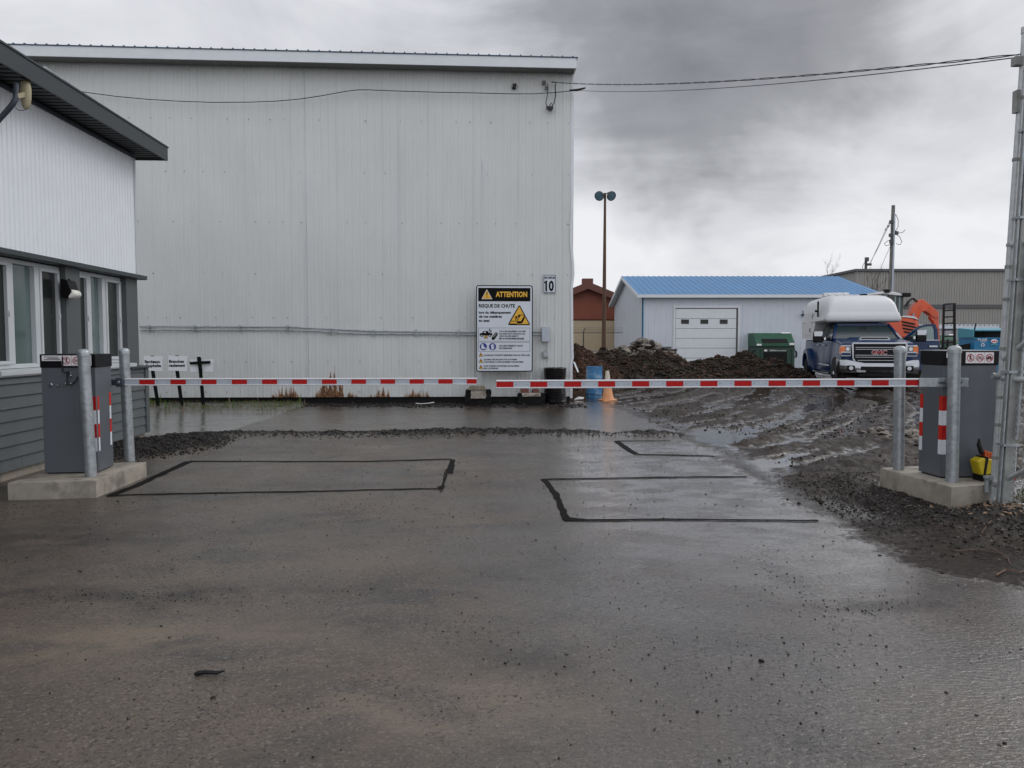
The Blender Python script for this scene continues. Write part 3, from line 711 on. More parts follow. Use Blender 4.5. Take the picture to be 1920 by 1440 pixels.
# ------------------------------------------------------------------ big pale metal building
FB = 0.045; FA = 17.25
fang = math.atan(FB)
def F(x, y):
    d = ray(x, y); k = FA / (d[1] - FB * d[0]); return Vector((d[0] * k, d[1] * k, EYE + d[2] * k))
def Fl(x, y):
    """pixel -> (distance left of the right hand corner as negative x, height) on the facade"""
    p = F(x, y); c = F(1073, 640); return ((p.x - c.x) / cos(fang), p.z)
c0 = F(1074, 640)
bld = thing('metal_building', 'huge pale metal clad building with vertical ribs and rust along its foot', 'building', (c0.x, c0.y, 0), fang)
def facade_mat():
    m = mat('pale_cladding', (0.585, 0.602, 0.592), 0.5, 0, 0.04, 0.6, 0.0, streak=0.10)
    k = NT(m.node_tree); b = m.node_tree.nodes['Principled BSDF']
    src = b.inputs['Base Color'].links[0].from_socket
    t_ = k.n('ShaderNodeTexCoord'); O = t_.outputs['Object']; s = k.n('ShaderNodeSeparateXYZ'); k.link(O, s.inputs[0])
    xx, z = s.outputs[0], s.outputs[2]
    r = k.n('ShaderNodeValToRGB'); k.link(k.mapr(xx, -8.0, 0.0), r.inputs[0]); cr_ = r.color_ramp; cr_.interpolation = 'LINEAR'
    pts = []
    for p_, v in ((505, 0), (515, .17), (555, .18), (562, .0), (585, .05), (600, .22), (622, .34), (640, .32), (646, .02), (655, .15), (680, .02), (700, .13), (728, .16), (734, 0), (752, .02), (758, .12), (790, .16), (800, .12), (815, 0)):
        pts.append(((Fl(p_, 740)[0] + 8.0) / 8.0, v))
    cr_.elements[0].position = pts[0][0]; cr_.elements[0].color = (0, 0, 0, 1)
    cr_.elements[1].position = pts[-1][0]; cr_.elements[1].color = (0, 0, 0, 1)
    for p_, v in pts[1:-1]:
        e_ = cr_.elements.new(p_); e_.color = (v, v, v, 1)
    sp_ = k.n('ShaderNodeSeparateColor'); k.link(r.outputs[0], sp_.inputs[0]); amp = sp_.outputs[0]
    n1 = k.m('POWER', k.mapr(k.noise(k.scalev(O, (20, 20, 2.2)), 1.0, 6, 0.7), 0.22, 0.68), 1.1)
    top = k.m('ADD', 0.10, k.m('MULTIPLY', amp, k.m('MULTIPLY', n1, 2.4)))
    f = k.m('MULTIPLY', k.mapr(k.m('SUBTRACT', top, z), 0.0, 0.10), k.mapr(amp, 0.004, 0.03))
    n2 = k.noise(O, 22, 5, 0.7)
    rust = k.mix(k.m('MULTIPLY', k.mapr(k.m('SUBTRACT', top, z), 0.01, 0.12), k.mapr(n2, 0.35, 0.55)), (0.36, 0.17, 0.055), (0.05, 0.013, 0.006))
    c = k.mix(f, src, rust)
    # splashed grime near the ground and dark screw heads
    g1 = k.m('MULTIPLY', k.mapr(z, 0.9, 0.15), k.mapr(k.noise(k.scalev(O, (6, 6, 1.2)), 1.0, 5, 0.6), 0.45, 0.75))
    c = k.mix(k.m('MULTIPLY', g1, 0.30), c, (0.16, 0.15, 0.13))
    k.link(c, b.inputs['Base Color'])
    return m
fm = facade_mat()
WTOP = Fl(900, 130)[1] - 0.02
ZB = 0.16
def ribbed(mb, x0, x1, zs, period=0.166, depth=0.010, yfun=None, mi=0):
    xs_ = []; n = int(abs(x1 - x0) / period)
    for i in range(n):
        a = x0 + i * period
        big_ = (i % 6 == 0)
        d1 = depth * (1.5 if big_ else 1)
        xs_ += [(a, 0), (a + 0.018, d1), (a + 0.034, d1), (a + 0.052, 0), (a + 0.092, 0), (a + 0.099, 0.004), (a + 0.108, 0.004), (a + 0.115, 0)]
    xs_.append((x1, 0))
    rings = []
    for z in zs:
        rings.append([(x, -d + (yfun(x, z) if yfun else 0), z) for x, d in xs_])
    mb.loft(rings, mi, cap=False, closed=False)
random.seed(3)
def wob(x, z): return 0.008 * sin(x * 2.1 + z * 0.8) + 0.006 * sin(x * 5.3 + z * 1.7 + 2)
mb = MB()
ribbed(mb, -14.2, 0.0, [ZB + (WTOP + 0.1 - ZB) * i / 24 for i in range(25)], yfun=wob)
mb.box(-14.2, -0.02, 0.05, 9.0, ZB, WTOP + 0.1)
wall = mb.build('wall', fm, bld, smooth=20)
mb = MB().box(-14.2, -0.05, 0.10, 8.9, -0.1, ZB + 0.02); mb.build('foundation', 'black', bld)
# sheet laps, corner trim
mb = MB()
for px_, y1_, y2_ in ((568, 130, 745), (903, 300, 745), (745, 130, 700)):
    a = Fl(px_, y1_); b_ = Fl(px_, y2_); mb.box(a[0] - .004, a[0] + .004, -0.022, -0.004, b_[1], a[1])
mb.build('sheet_lap', 'shed_trim', bld)
mb = MB()
prof = [(0.0, -0.02), (0.045, -0.02), (0.045, 0.10)]
zs = [0.12, 0.5, 0.9, 1.05, 1.15, 2.6, 2.9, 3.2, 3.6, 4.5, WTOP]
bul = [0.0, -.01, .0, .03, .02, .0, .035, .02, -.02, .0, 0.0]
mb.loft([[(x - 0.05 + bul[i], y, z) for x, y in prof] + [(x - 0.05 - 0.01 + bul[i], y + 0.004, z) for x, y in prof[::-1]] for i, z in enumerate(zs)], closed=True)
a = Fl(1076, 680); mb.add([(0.0, -0.03, 0.95), (0.05, -0.03, 0.93), (0.13, -0.10, 0.72), (0.10, -0.11, 0.70), (0.0, -0.022, 0.95), (0.05, -0.022, 0.93), (0.128, -0.09, 0.72), (0.098, -0.10, 0.70)], [(0, 1, 2, 3), (4, 7, 6, 5), (0, 3, 7, 4), (1, 5, 6, 2), (3, 2, 6, 7), (0, 4, 5, 1)])
mb.build('corner_trim', 'shed_trim', bld)
# screws
mb = MB(); random.seed(12)
for yy in (231, 328, 420, 515, 596, 677, 733):
    zc = Fl(1045, yy)[1]; x = -0.12
    while x > -13.5:
        if random.random() < 0.62: mb.box(x - .007, x + .007, -0.020 , 0.0, zc - .007 + random.uniform(-.01, .004), zc + .006)
        x -= random.choice((0.30, 0.40, 0.46))
mb.build('screws', 'greymark', bld, smooth=0)['kind'] = 'stuff'
# roof: fascia, soffit and ribbed metal deck
OV = 0.42
def fpx(x, y):   # point on the fascia plane
    d = ray(x, y); A = FA - OV; k = A / (d[1] - FB * d[0]); p = Vector((d[0] * k, d[1] * k, EYE + d[2] * k)); return (p - Vector((c0.x, c0.y, 0)))
zr_t = fpx(1081, 109).z; zr_b = fpx(1081, 128).z; zl_t = fpx(40, 84).z
xr = fpx(1081, 109).dot(Vector((cos(fang), sin(fang), 0)))
sl_ = (zl_t - zr_t) / 12.4
def zt(x): return zr_t + (xr - x) * sl_
mb = MB(); hF = zr_t - zr_b
mb.add([(-14.6, -OV, zt(-14.6)), (xr, -OV, zt(xr)), (xr, -OV, zt(xr) - hF), (-14.6, -OV, zt(-14.6) - hF), (-14.6, -OV + .03, zt(-14.6)), (xr, -OV + .03, zt(xr)), (xr, -OV + .03, zt(xr) - hF), (-14.6, -OV + .03, zt(-14.6) - hF)],
       [(0, 3, 2, 1), (4, 5, 6, 7), (0, 1, 5, 4), (3, 7, 6, 2), (1, 2, 6, 5), (0, 4, 7, 3)])
mb.box(xr - 0.03, xr, -OV + .03, 9.2, zr_b + 0.005, zr_t - .002)
mb.build('fascia', 'shed_trim', bld)
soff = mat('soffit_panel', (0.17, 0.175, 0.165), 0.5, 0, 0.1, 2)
mb = MB(); x = -14.6
while x < xr - 0.06:
    x2 = min(x + 0.20, xr - 0.035); zz_ = zt(x) - hF + 0.02
    mb.box(x, x2 - 0.012, -OV + 0.03, 0.03, zz_, zz_ + 0.012); mb.box(x2 - .012, x2, -OV + .03, 0.03, zz_ + .012, zz_ + .02); x = x2
mb.build('soffit', soff, bld, smooth=0)
mb = MB()
mb.add([(-14.6, -OV - 0.02, zt(-14.6) + .004), (xr + .03, -OV - 0.02, zt(xr) + .004), (xr + .03, 9.3, zt(xr) + 0.5), (-14.6, 9.3, zt(-14.6) + .5), (-14.6, -OV - 0.02, zt(-14.6) + .02), (xr + .03, -OV - 0.02, zt(xr) + .02), (xr + .03, 9.3, zt(xr) + 0.52), (-14.6, 9.3, zt(-14.6) + .52)],
       [(0, 1, 2, 3), (4, 7, 6, 5), (0, 4, 5, 1), (2, 6, 7, 3), (1, 5, 6, 2), (0, 3, 7, 4)])
x = -14.5
while x < xr:
    z = zt(x) + 0.02; mb.add([(x, -OV - .02, z), (x + .04, -OV - .02, z), (x + .03, -OV - .02, z + .022), (x + .01, -OV - .02, z + .022), (x, 9.3, z + .5), (x + .04, 9.3, z + .5), (x + .03, 9.3, z + .522), (x + .01, 9.3, z + .522)],
                            [(0, 1, 2, 3), (0, 3, 7, 4), (3, 2, 6, 7), (1, 5, 6, 2)]); x += 0.225
mb.build('roof', mat('roof_blue_dark', (0.045, 0.085, 0.14), 0.45, 0.2, 0.1), bld, smooth=0)

def Fp(x, y, out):   # world point standing `out` metres in front of the facade, seen at pixel x, y
    d = ray(x, y); k = (FA - out) / (d[1] - FB * d[0]); return Vector((d[0] * k, d[1] * k, EYE + d[2] * k))
def wl(x, y, out=0.0):
    p = Fp(x, y, out) - Vector((c0.x, c0.y, 0)); return (p.x * cos(fang) + p.y * sin(fang), -p.x * sin(fang) + p.y * cos(fang), p.z)
mb = MB()
mb.tube([wl(x, y, .05) for x, y in ((262, 612), (400, 612.5), (540, 613), (600, 616), (700, 621), (890, 623), (1018, 622))], 0.016, 8)
mb.tube([wl(x, y, .05) for x, y in ((262, 618.5), (540, 619), (600, 621), (660, 625.5), (890, 627.5), (1018, 627.5))], 0.014, 8)
for x in (280, 365, 450, 540, 620, 700, 780, 860):
    p = wl(x, 616 + max(0, min(1, (x - 540) / 120)) * 8, .04); mb.box(p[0] - .015, p[0] + .015, -0.08, -0.01, p[2] - .07, p[2] + .07)
mb.build('conduit', 'galv', bld)
mb = MB(); a = wl(1016, 640, .1); b_ = wl(1030, 613, .1)
mb.box(a[0], b_[0], -0.15, -0.015, a[2], b_[2]); mb.box(a[0] - .008, b_[0] + .008, -0.162, -0.15, a[2] - .008, b_[2] + .008)
mb.build('electrical_box', 'alu', bld, bevel=0.006)
mb = MB(); a = wl(1018, 671, .08); b_ = wl(1028, 659, .08); mb.box(a[0], b_[0], -0.08, -0.015, a[2], b_[2]); mb.box(a[0] + .02, b_[0] - .02, -0.10, -0.08, a[2] + .02, b_[2] - .02)
mb.tube([wl(1027, 640, .08), wl(1026, 648, .08), wl(1023.5, 655, .08), wl(1023, 660, .08)], .012, 6)
mb.build('outlet', 'galv', bld, bevel=0.004)
mb = MB()
p = wl(964, 162, .05); mb.box(p[0] - .04, p[0] + .04, -.10, -.01, p[2] - .05, p[2] - .02); mb.box(p[0] - .03, p[0] - .01, -.10, -.01, p[2] - .05, p[2] + .06); mb.box(p[0] + .0, p[0] + .05, -.10, -.01, p[2] + .02, p[2] + .05)
mb.build('bracket', 'black', bld)
mb = MB()
for (x, y, s) in ((1020, 155, 1), (1024, 165, .7)):
    p = wl(x, y, .08); mb.lathe([(.02 * s, -.04), (.045 * s, -.03), (.045 * s, -.01), (.025 * s, 0), (.045 * s, .01), (.045 * s, .03), (.02 * s, .045)], p, 12); mb.bar((p[0], p[1], p[2]), (p[0], 0, p[2]), .02, .02)
mb.build('insulator', 'greymark', bld)
# drop wire that hangs against the wall
mb = MB()
mb.tube([wl(x, y, .09) for x, y in ((1027, 157), (1027.5, 165), (1026, 180), (1023.5, 192), (1025, 200), (1030, 202))], .010, 6)
mb.tube([wl(x, y, .12) for x, y in ((1034, 153.5), (1043, 154.5), (1041, 162), (1041.5, 180), (1039, 193), (1034, 200))], .013, 6)
p = wl(1031, 201.5, .12); mb.box(p[0] - .075, p[0] + .07, -.16, -.06, p[2] - .03, p[2] + .02); mb.box(p[0] - .02, p[0] + .05, -.15, -.07, p[2] - .06, p[2] - .03)
mb.bar(wl(1030, 198, .12), wl(1034, 193, .12), .02, .02)
mb.build('drop_wire', 'cable', bld)

# speed limit sign on the wall
p = Fp(1030.5, 532, .03); hw = 0.146; hh2 = 0.21
sg = thing('speed_sign', 'small white sign reading MAXIMUM 10 fixed to the pale wall', 'sign', (p.x, p.y, p.z - hh2), fang)
mb = MB(); fl_pts = []
mb.box(-hw, hw, 0, .004, 0, 2 * hh2); mb.build('plate', 'sign_white', sg, bevel=0.002)
mb = MB(); t_ = .012; i_ = .012
for a in ((-hw + i_, hw - i_, i_, i_ + t_), (-hw + i_, hw - i_, 2 * hh2 - i_ - t_, 2 * hh2 - i_), (-hw + i_, -hw + i_ + t_, i_, 2 * hh2 - i_), (hw - i_ - t_, hw - i_, i_, 2 * hh2 - i_)):
    fl_rect(mb, *a, 1, 0)
mb.build('border', 'blackmark', sg, smooth=0)
mb = MB(); fl_text(mb, 'MAXIMUM', 0, .320, .052, 2, 0, wd=.225, bold=.02, align='C'); fl_text(mb, '10', 0.0, .055, .225, 2, 0, wd=.19, bold=.035, align='C'); fl_poly(mb, [(-.075, .275), (-.125, .245), (-.125, .215), (-.075, .24)], 2, 0)
mb.build('lettering', 'blackmark', sg, smooth=0)

# ------------------------------------------------------------------ the ATTENTION sign on posts
p = Fp(946, 640, .38)
asg = thing('warning_sign', 'large white and black ATTENTION warning board on two posts before the pale wall', 'sign', (p.x, p.y, 0), fang)
def al(x, y):
    q = Fp(x, y, .38) - p; return (q.x * cos(fang) + q.y * sin(fang), q.z + p.z)
bx0, bz0 = al(893, 697); bx1, bz1 = al(999, 535)
W_ = bx1 - bx0; H_ = bz1 - bz0
mb = MB()
for x in (895.5, 996.5):
    q = al(x, 700)[0]; mb.box(q - .022, q + .022, .01, .05, .15, bz1 - .05)
mb.build('post', 'galv', asg)
mb = MB(); fl_rrect(mb, 0, W_, 0, H_, .05, 0, 0); n = len(mb.v); mb2 = MB(); mb2.prism([(v[0], v[2]) for v in mb.v], 'y', -0.004, 0.008)
mb2.build('board', 'cap', asg, loc=(bx0, 0, bz0))
G = MB()   # mats: 0 white 1 black 2 yellow 3 blue 4 grey
S = W_ / 106.0   # metres per photo pixel
def U(x, y): return ((x - 893) * S, (697 - y) * H_ / 162.0)
def R_(x0, y0, x1, y1, lv, mi): a = U(x0, y1); b = U(x1, y0); fl_rect(G, a[0], b[0], a[1], b[1], lv, mi, -.004)
def T_(s, x, y, h, lv, mi, x2=None, bold=.01): bold = bold + .022; a = U(x, y); fl_text(G, s, a[0], a[1], h * S, lv, mi, wd=(x2 - x) * S if x2 else None, bold=bold, y0=-.004)
def Pl(pts, lv, mi): fl_poly(G, [U(*q) for q in pts], lv, mi, -.004)
a = U(894.8, 695.2); b = U(997.2, 536.8); fl_rrect(G, a[0], b[0], a[1], b[1], .035, 1, 0, -.004)
R_(897, 540, 994.5, 565, 2, 1)
Pl([(903, 561), (913, 542.5), (923.5, 561)], 3, 0); Pl([(904.5, 560.2), (913, 544.2), (922, 560.2)], 4, 2)
Pl([(912.2, 547.5), (914.2, 547.5), (913.7, 555), (912.7, 555)], 5, 1); R_(912.4, 556.5, 914, 558.2, 5, 1)
T_('ATTENTION', 929.5, 556.5, 9.6, 3, 2, 988.5, .018)
T_('RISQUE DE CHUTE', 898, 576.5, 6.4, 2, 1, 965.5, .012)
T_('lors du débarquement', 898, 588, 4.6, 2, 1, 958, .02)
T_('de vos matières', 898, 595.5, 4.6, 2, 1, 941, .02)
T_('au quai', 898, 603, 4.6, 2, 1, 918, .02)
Pl([(953, 608.5), (955, 609.6), (992.5, 609.6), (994, 607.5), (975, 573), (972.5, 573), (953, 607)], 2, 1)
Pl([(955, 607.6), (992, 607.6), (973.8, 574.8)], 3, 2)
Pl([(969.5, 606.5), (969.5, 602), (977, 602), (977, 606.5)], 4, 1); Pl([(977, 602), (983, 591), (984, 596), (979, 606.5), (977, 606.5)], 4, 1)
for A, B in (((957, 602), (969, 602)), ((969, 602), (976, 590.5)), ((976, 590.5), (984, 590.5)), ((956, 607), (969, 607)),
             ((966, 597), (974, 592)), ((968, 592.5), (970, 595)), ((970, 595), (966, 600)), ((972, 593), (975, 589)), ((973, 594), (971, 590)), ((964, 594), (969, 594.5))):
    a = U(*A); b = U(*B); fl_line(G, a, b, 1.1 * S, 5, 1, -.004)
a = U(973.5, 592.3); fl_disc(G, a[0], a[1], 1.6 * S, 6, 1, 10, -.004)
def frame(x0, y0, x1, y1):
    R_(x0, y0, x1, y0 + .7, 2, 4); R_(x0, y1 - .7, x1, y1, 2, 4); R_(x0, y0, x0 + .7, y1, 2, 4); R_(x1 - .7, y0, x1, y1, 2, 4)
frame(897, 614.5, 994, 640); frame(897, 641.5, 994, 659)
Pl([(899.5, 629), (899.5, 625.5), (904, 624), (907, 620.5), (915, 620.5), (916.5, 624), (923, 625), (923, 629)], 3, 1)
for x in (903.5, 918.5): a = U(x, 629); fl_disc(G, a[0], a[1], 2.4 * S, 4, 1, 14, -.004); fl_disc(G, a[0], a[1], 1.1 * S, 5, 0, 10, -.004)
Pl([(907, 624), (908.5, 621.6), (911, 621.6), (911, 624)], 4, 0)
for A, B in (((918, 617.5), (919.5, 621)), ((919.5, 621), (917.5, 624)), ((919.5, 621), (922, 624)), ((916.5, 619.5), (922.5, 619))): fl_line(G, U(*A), U(*B), 1.0 * S, 4, 1, -.004)
a = U(918.3, 616.8); fl_disc(G, a[0], a[1], 1.0 * S, 4, 1, 8, -.004)
Pl([(922, 637), (922, 632), (927, 632), (927, 637)], 3, 1); Pl([(922, 632), (928, 623), (933, 623), (927, 632)], 3, 4); Pl([(927, 632), (933, 623), (933, 628), (927, 637)], 3, 1)
Pl([(906.8, 634), (911, 626.5), (915.4, 634)], 5, 1); Pl([(908, 633.3), (911, 628), (914.2, 633.3)], 6, 2); R_(910.6, 629.5, 911.5, 632.8, 7, 1)
for s, y, x2, bd in (('TOUT DÉCHARGEMENT QUI N’EST', 622.6, 986.5, .012), ('PAS EFFECTUÉ À PARTIR DU SOL', 627.2, 985, .012), ('N’EST PAS SÉCURISÉ ET', 631.6, 972.5, .012), ('EST À VOS PROPRES RISQUES', 636.2, 982.5, .03)): T_(s, 936, y, 2.9, 2, 1, x2, bd)
T_('SOULIERS FERMÉS ET GANTS', 936, 649.6, 2.9, 2, 1, 980.5, .012); T_('RECOMMANDÉS', 936, 654.2, 2.9, 2, 1, 960.5, .012)
for x in (906.3, 923.5): a = U(x, 649.8); fl_disc(G, a[0], a[1], 6.7 * S, 3, 3, 28, -.004)
Pl([(903, 645), (906, 645), (907, 649.5), (910.5, 652), (910.5, 654), (902.5, 654), (902.5, 649)], 4, 0)
Pl([(921, 655), (921, 650), (920, 647), (922, 646), (924, 644.5), (926, 646), (927, 650), (925.5, 655)], 4, 0); Pl([(924, 648), (926, 648), (925, 651)], 5, 3)
for y, ls in ((668.5, [('LES ENFANTS DOIVENT DEMEURER DANS LES VÉHICULES', 667.3, 993.5)]), (680, [('LES EMPLOYÉS NE SONT PAS AUTORISÉS', 675.4, 969.5), ('À PROCÉDER AU DÉCHARGEMENT DES MATIÈRES', 680, 981.5)]), (691.8, [('IL EST INTERDIT DE RETIRER DES MATIÈRES', 687.6, 973.5), ('DES CONTENEURS.', 692, 934.5)])):
    Pl([(897.3, y), (901.6, y - 8), (906, y)], 2, 1); Pl([(898.4, y - .6), (901.6, y - 6.7), (904.9, y - .6)], 3, 2); R_(901, y - 5.2, 902.1, y - 1.3, 4, 1)
    for s, yy, x2 in ls: T_(s, 907, yy, 2.7, 2, 1, x2, .014)
G.build('printed_face', ['sign_white', 'blackmark', 'sign_yellow', 'sign_blue', 'greymark'], asg, smooth=0, loc=(bx0, 0, bz0))
# footings under the sign posts
random.seed(21)
def rough_block(mb, x0, x1, y0, y1, z0, z1, j, mi=0, nx=5):
    rings = []
    for i in range(4):
        z = z0 + (z1 - z0) * i / 3; ring = []
        for (ax, ay, bx, by) in ((x0, y0, x1, y0), (x1, y0, x1, y1), (x1, y1, x0, y1), (x0, y1, x0, y0)):
            for q in range(nx):
                ring.append((ax + (bx - ax) * q / nx + random.uniform(-j, j), ay + (by - ay) * q / nx + random.uniform(-j, j), z + (random.uniform(-j, j) * .5 if 0 < i < 3 else 0)))
        rings.append(ring)
    mb.loft(rings, mi)
def footing(px0, px1, label, plank):
    a = Fp((px0 + px1) / 2, 745, .42); t = thing('sign_footing', label, 'sign footing', (a.x, a.y, h1(a.x, a.y) - .01), fang, 'black footings holding the warning board posts')
    w2 = (px1 - px0) / 1440 * 17.0 / 2
    mb = MB(); rough_block(mb, -w2, w2, -.26, .26, 0, .22, .012); rough_block(mb, -w2 + .02, w2 - .01, -.24, .24, .215, .33 if plank else .25, .022); mb.build('rubber_block', 'rubber', t, smooth=0)
    mb = MB()
    if plank:
        rough_block(mb, -w2 + .12, w2 - .11, -.275, -.10, .16, .34, .012); mb.build('concrete_lump', 'concrete_d', t, smooth=0)
        mb = MB(); rough_block(mb, -w2 + .08, w2 - .12, -.30, .08, .345, .385, .008); rough_block(mb, -w2 + .09, w2 - .14, -.28, .06, .385, .42, .006); mb.build('plank', 'wood', t, smooth=0)
    else:
        rough_block(mb, -w2 + .08, w2 - .10, -.28, -.05, .20, .275, .010); mb.build('concrete_lump', 'concrete', t, smooth=0)
        mb = MB(); mb.box(-w2 + .06, -.06, -.2, .1, .275, .36); mb.box(.03, w2 - .12, -.2, .1, .275, .35); mb.build('brick', 'brown_roof', t, bevel=.006)
    return t
footing(873, 920, 'left footing of the warning board, black block topped by concrete lump and grey plank', True)
footing(971, 1020, 'right footing of the warning board, black block with flat pale slab and bricks', False)
# black corrugated drain pipe standing by the corner
a = Fp(1040.5, 740, .26); t = thing('corrugated_pipe', 'upright glossy black corrugated pipe against the pale wall corner', 'pipe', (a.x, a.y, h1(a.x, a.y)), fang)
r0 = 42 / 1440 * 17.1 / 2; prof = []; z = 0
htop = Fp(1040, 693, .26).z - a.z * 0
i = 0
while z < htop:
    w_ = 1 + .05 * sin(z * 9 + 1); prof += [(r0 * .93 * w_, z), (r0 * .99 * w_, z + .010), (r0 * w_, z + .028), (r0 * .93 * w_, z + .042)]; z += .045
mb = MB().lathe(prof, (0, 0, 0), 28, cap=False); mb.build('shell', mat('black_gloss', (0.008, 0.008, 0.009), 0.18, 0, 0.2, 5, 0.01, 7), t, smooth=50)
mb = MB().lathe([(r0 * .84, 0), (r0 * .84, z - .03)], (0, 0, 0), 24, cap=True); mb.build('filling', 'rubber', t)
# scraps at the wall foot
a = Fp(795, 757, .5)
tag(MB().tube([(-.18, 0, .01), (-.05, -.01, .0), (.1, 0, .012), (.22, .02, .03)], .012, 6).build('white_strip', 'white_scrap', loc=(a.x, a.y, h1(a.x, a.y) + .02)), 'thin white plastic strip lying at the foot of the pale wall', 'scrap')
a = gr(1085, 750); mb = MB(); mb.add([(-.12, -.05, 0), (.10, -.08, .02), (.14, .08, .05), (-.06, .1, .03), (0, 0, .07)], [(0, 1, 4), (1, 2, 4), (2, 3, 4), (3, 0, 4), (3, 2, 1, 0)])
tag(mb.build('crumpled_paper', 'white_scrap', loc=(a.x, a.y, h1(a.x, a.y) + .01)), 'crumpled white scrap on the ground beside the blue barrel', 'scrap')

# ------------------------------------------------------------------ stake signs in the verge
def stake_sign(pl, pr_, pt, pb, foot, lines, label, kind):
    D0 = 15.9; cx = (pl + pr_) / 2; a = at(foot, 752, D0); t = thing('stake_sign', label, 'sign', (a.x, D0, h1(a.x, D0) - .02), 0.03, 'small white signs on dark stakes by the wall')
    def L(x, y): q = at(x, y, D0); return (q.x - a.x, q.z - t.location.z)
    x0, z0 = L(pl, pb); x1, z1 = L(pr_, pt)
    th = 0.02 if kind else -0.0
    mb = MB()
    tl = 0.0 if kind else -0.012
    mb.prism([(x0, z0), (x1, z0 + tl), (x1 + .01, z1 + tl), (x0 + .006, z1)], 'y', 0.0 + th, 0.008 + th); mb.build('board', 'board_white', t)
    tx, tz = L(cx if not kind else 374, pb if not kind else 671)
    mb = MB(); mb.bar((0, .03 if not kind else 0, -.05), (tx if kind else tx - .03, .03 if not kind else 0, tz if kind else tz + .1), .065, .03, up=(0, 1, 0)); mb.build('stake', 'wood_dark', t)
    if kind:
        mb = MB(); a1 = L(357, 681); b1 = L(394, 679); mb.bar((a1[0], -.01, a1[1]), (b1[0], -.01, b1[1]), .035, .055, up=(0, 0, 1)); mb.build('crossbar', 'wood_dark', t)
        tx2, tz2 = L(374.5, 669); mb = MB(); mb.bar((tx2 - .015, -.02, tz2), (tx2 + .02, -.02, L(375, 695)[1]), .07, .02, up=(0, 1, 0)); mb.build('batten', 'wood_dark', t)
    else:
        mb = MB()
        for s, px_, py_, px2 in lines: q = L(px_, py_); fl_text(mb, s, q[0], q[1], 5.4 / 1440 * D0, 2, 0, wd=(px2 - px_) / 1440 * D0, bold=.035)
        mb.build('lettering', 'blackmark', t, smooth=0)
        mb = MB(); q = L(cx - 1, pt + .5); mb.box(q[0] - .03, q[0] + .03, -.004, .02, q[1] - .006, q[1] + .008); mb.build('clip', 'black', t)
stake_sign(270, 303.5, 667, 694.6, 296, [('Bardeaux', 272, 680.5, 300.5), ("d'asphalte", 272, 688, 302)], 'leftmost white board on a stake, reading Bardeaux d asphalte', 0)
stake_sign(316, 349.5, 666.5, 694.6, 340.5, [('Branches', 317.5, 680, 345), ('seulement', 317.5, 687.5, 347)], 'white board on a stake reading Branches seulement', 0)
stake_sign(356, 398, 674, 697, 381.5, [], 'white board seen from behind on a black cross shaped stake', 1)
# ------------------------------------------------------------------ grey and white office on the left
OA = math.atan(73 / 1442); oc = Vector((-5.29, 10.9, 0))
on = Vector((cos(OA), sin(OA), 0)); ot = Vector((-sin(OA), cos(OA), 0))
def Wp(x, y, out=0.0):
    d = Vector(ray(x, y)); e_ = Vector((0, 0, EYE)); k = ((oc - e_).dot(on) + out) / d.dot(on); q = e_ + d * k - oc
    return q.dot(ot), q.z
off_ = thing('office_building', 'low office with white ribbed upper wall, grey lap siding and charcoal roof edge', 'building', oc, OA)
YN = -13.5
def rib_wall_y(mb, y0, y1, z0, z1, x, per=0.083, dep=0.012):
    y = y0; pr = []
    while y < y1 - 1e-6:
        pr += [(x - dep, y), (x, y + .010), (x, y + per - .018), (x - dep, y + per - .010)]; y += per
    mb.loft([[(a, b_, z) for a, b_ in pr] for z in (z0, z1)], cap=False, closed=False)
white_rib = mat('white_ribbed_metal', (0.75, 0.78, 0.82), 0.45, 0, 0.03, 2)
mb = MB(); rib_wall_y(mb, YN, -0.03, 2.34, 3.99, 0.0); mb.build('upper_wall', white_rib, off_, smooth=0)
mb = MB(); mb.box(-6.0, -0.19, YN, -0.05, 0.0, 4.25); mb.build('core_wall', 'pilaster', off_)
mb = MB(); mb.box(-.04, .012, -.03, .02, 2.36, 3.99); mb.box(-6.0, -.04, -.04, .02, 0, 3.99); mb.build('corner_trim', 'winframe', off_)
mb = MB(); mb.box(-0.02, 0.02, YN, .0, 3.95, 3.995); mb.build('eave_trim', 'pipe_grey', off_)
# ledge between upper wall and window band
zl = Wp(0, 474, .08)[1]
mb = MB(); mb.prism([(-.05, 2.345), (.10, 2.325), (.10, 2.275), (.085, 2.27), (-.05, 2.27)], 'y', YN, .10); mb.build('ledge', 'fascia_dark', off_)
# roof, soffit
s_e = 0.28; ovh = 0.36; ZS = 3.99
mb = MB(); mb.box(ovh - .025, ovh, YN, s_e, ZS, ZS + .20); mb.box(ovh, ovh + .012, YN, s_e + .012, ZS + .18, ZS + .20); mb.box(-6.4, ovh - .025, s_e - .025, s_e, ZS, ZS + .20); mb.build('fascia', 'fascia_dark', off_)
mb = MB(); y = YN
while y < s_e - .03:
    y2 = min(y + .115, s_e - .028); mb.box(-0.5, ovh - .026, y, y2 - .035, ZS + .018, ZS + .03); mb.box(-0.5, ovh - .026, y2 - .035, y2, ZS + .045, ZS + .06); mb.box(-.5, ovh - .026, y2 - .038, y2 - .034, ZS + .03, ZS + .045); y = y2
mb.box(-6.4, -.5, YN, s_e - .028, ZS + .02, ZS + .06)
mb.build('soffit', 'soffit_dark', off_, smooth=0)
mb = MB(); mb.add([(ovh, YN, ZS + .196), (ovh, s_e, ZS + .196), (-3, s_e, ZS + .95), (-3, YN, ZS + .95), (-6.4, s_e, ZS + .196), (-6.4, YN, ZS + .196)], [(0, 1, 2, 3), (3, 2, 4, 5)])
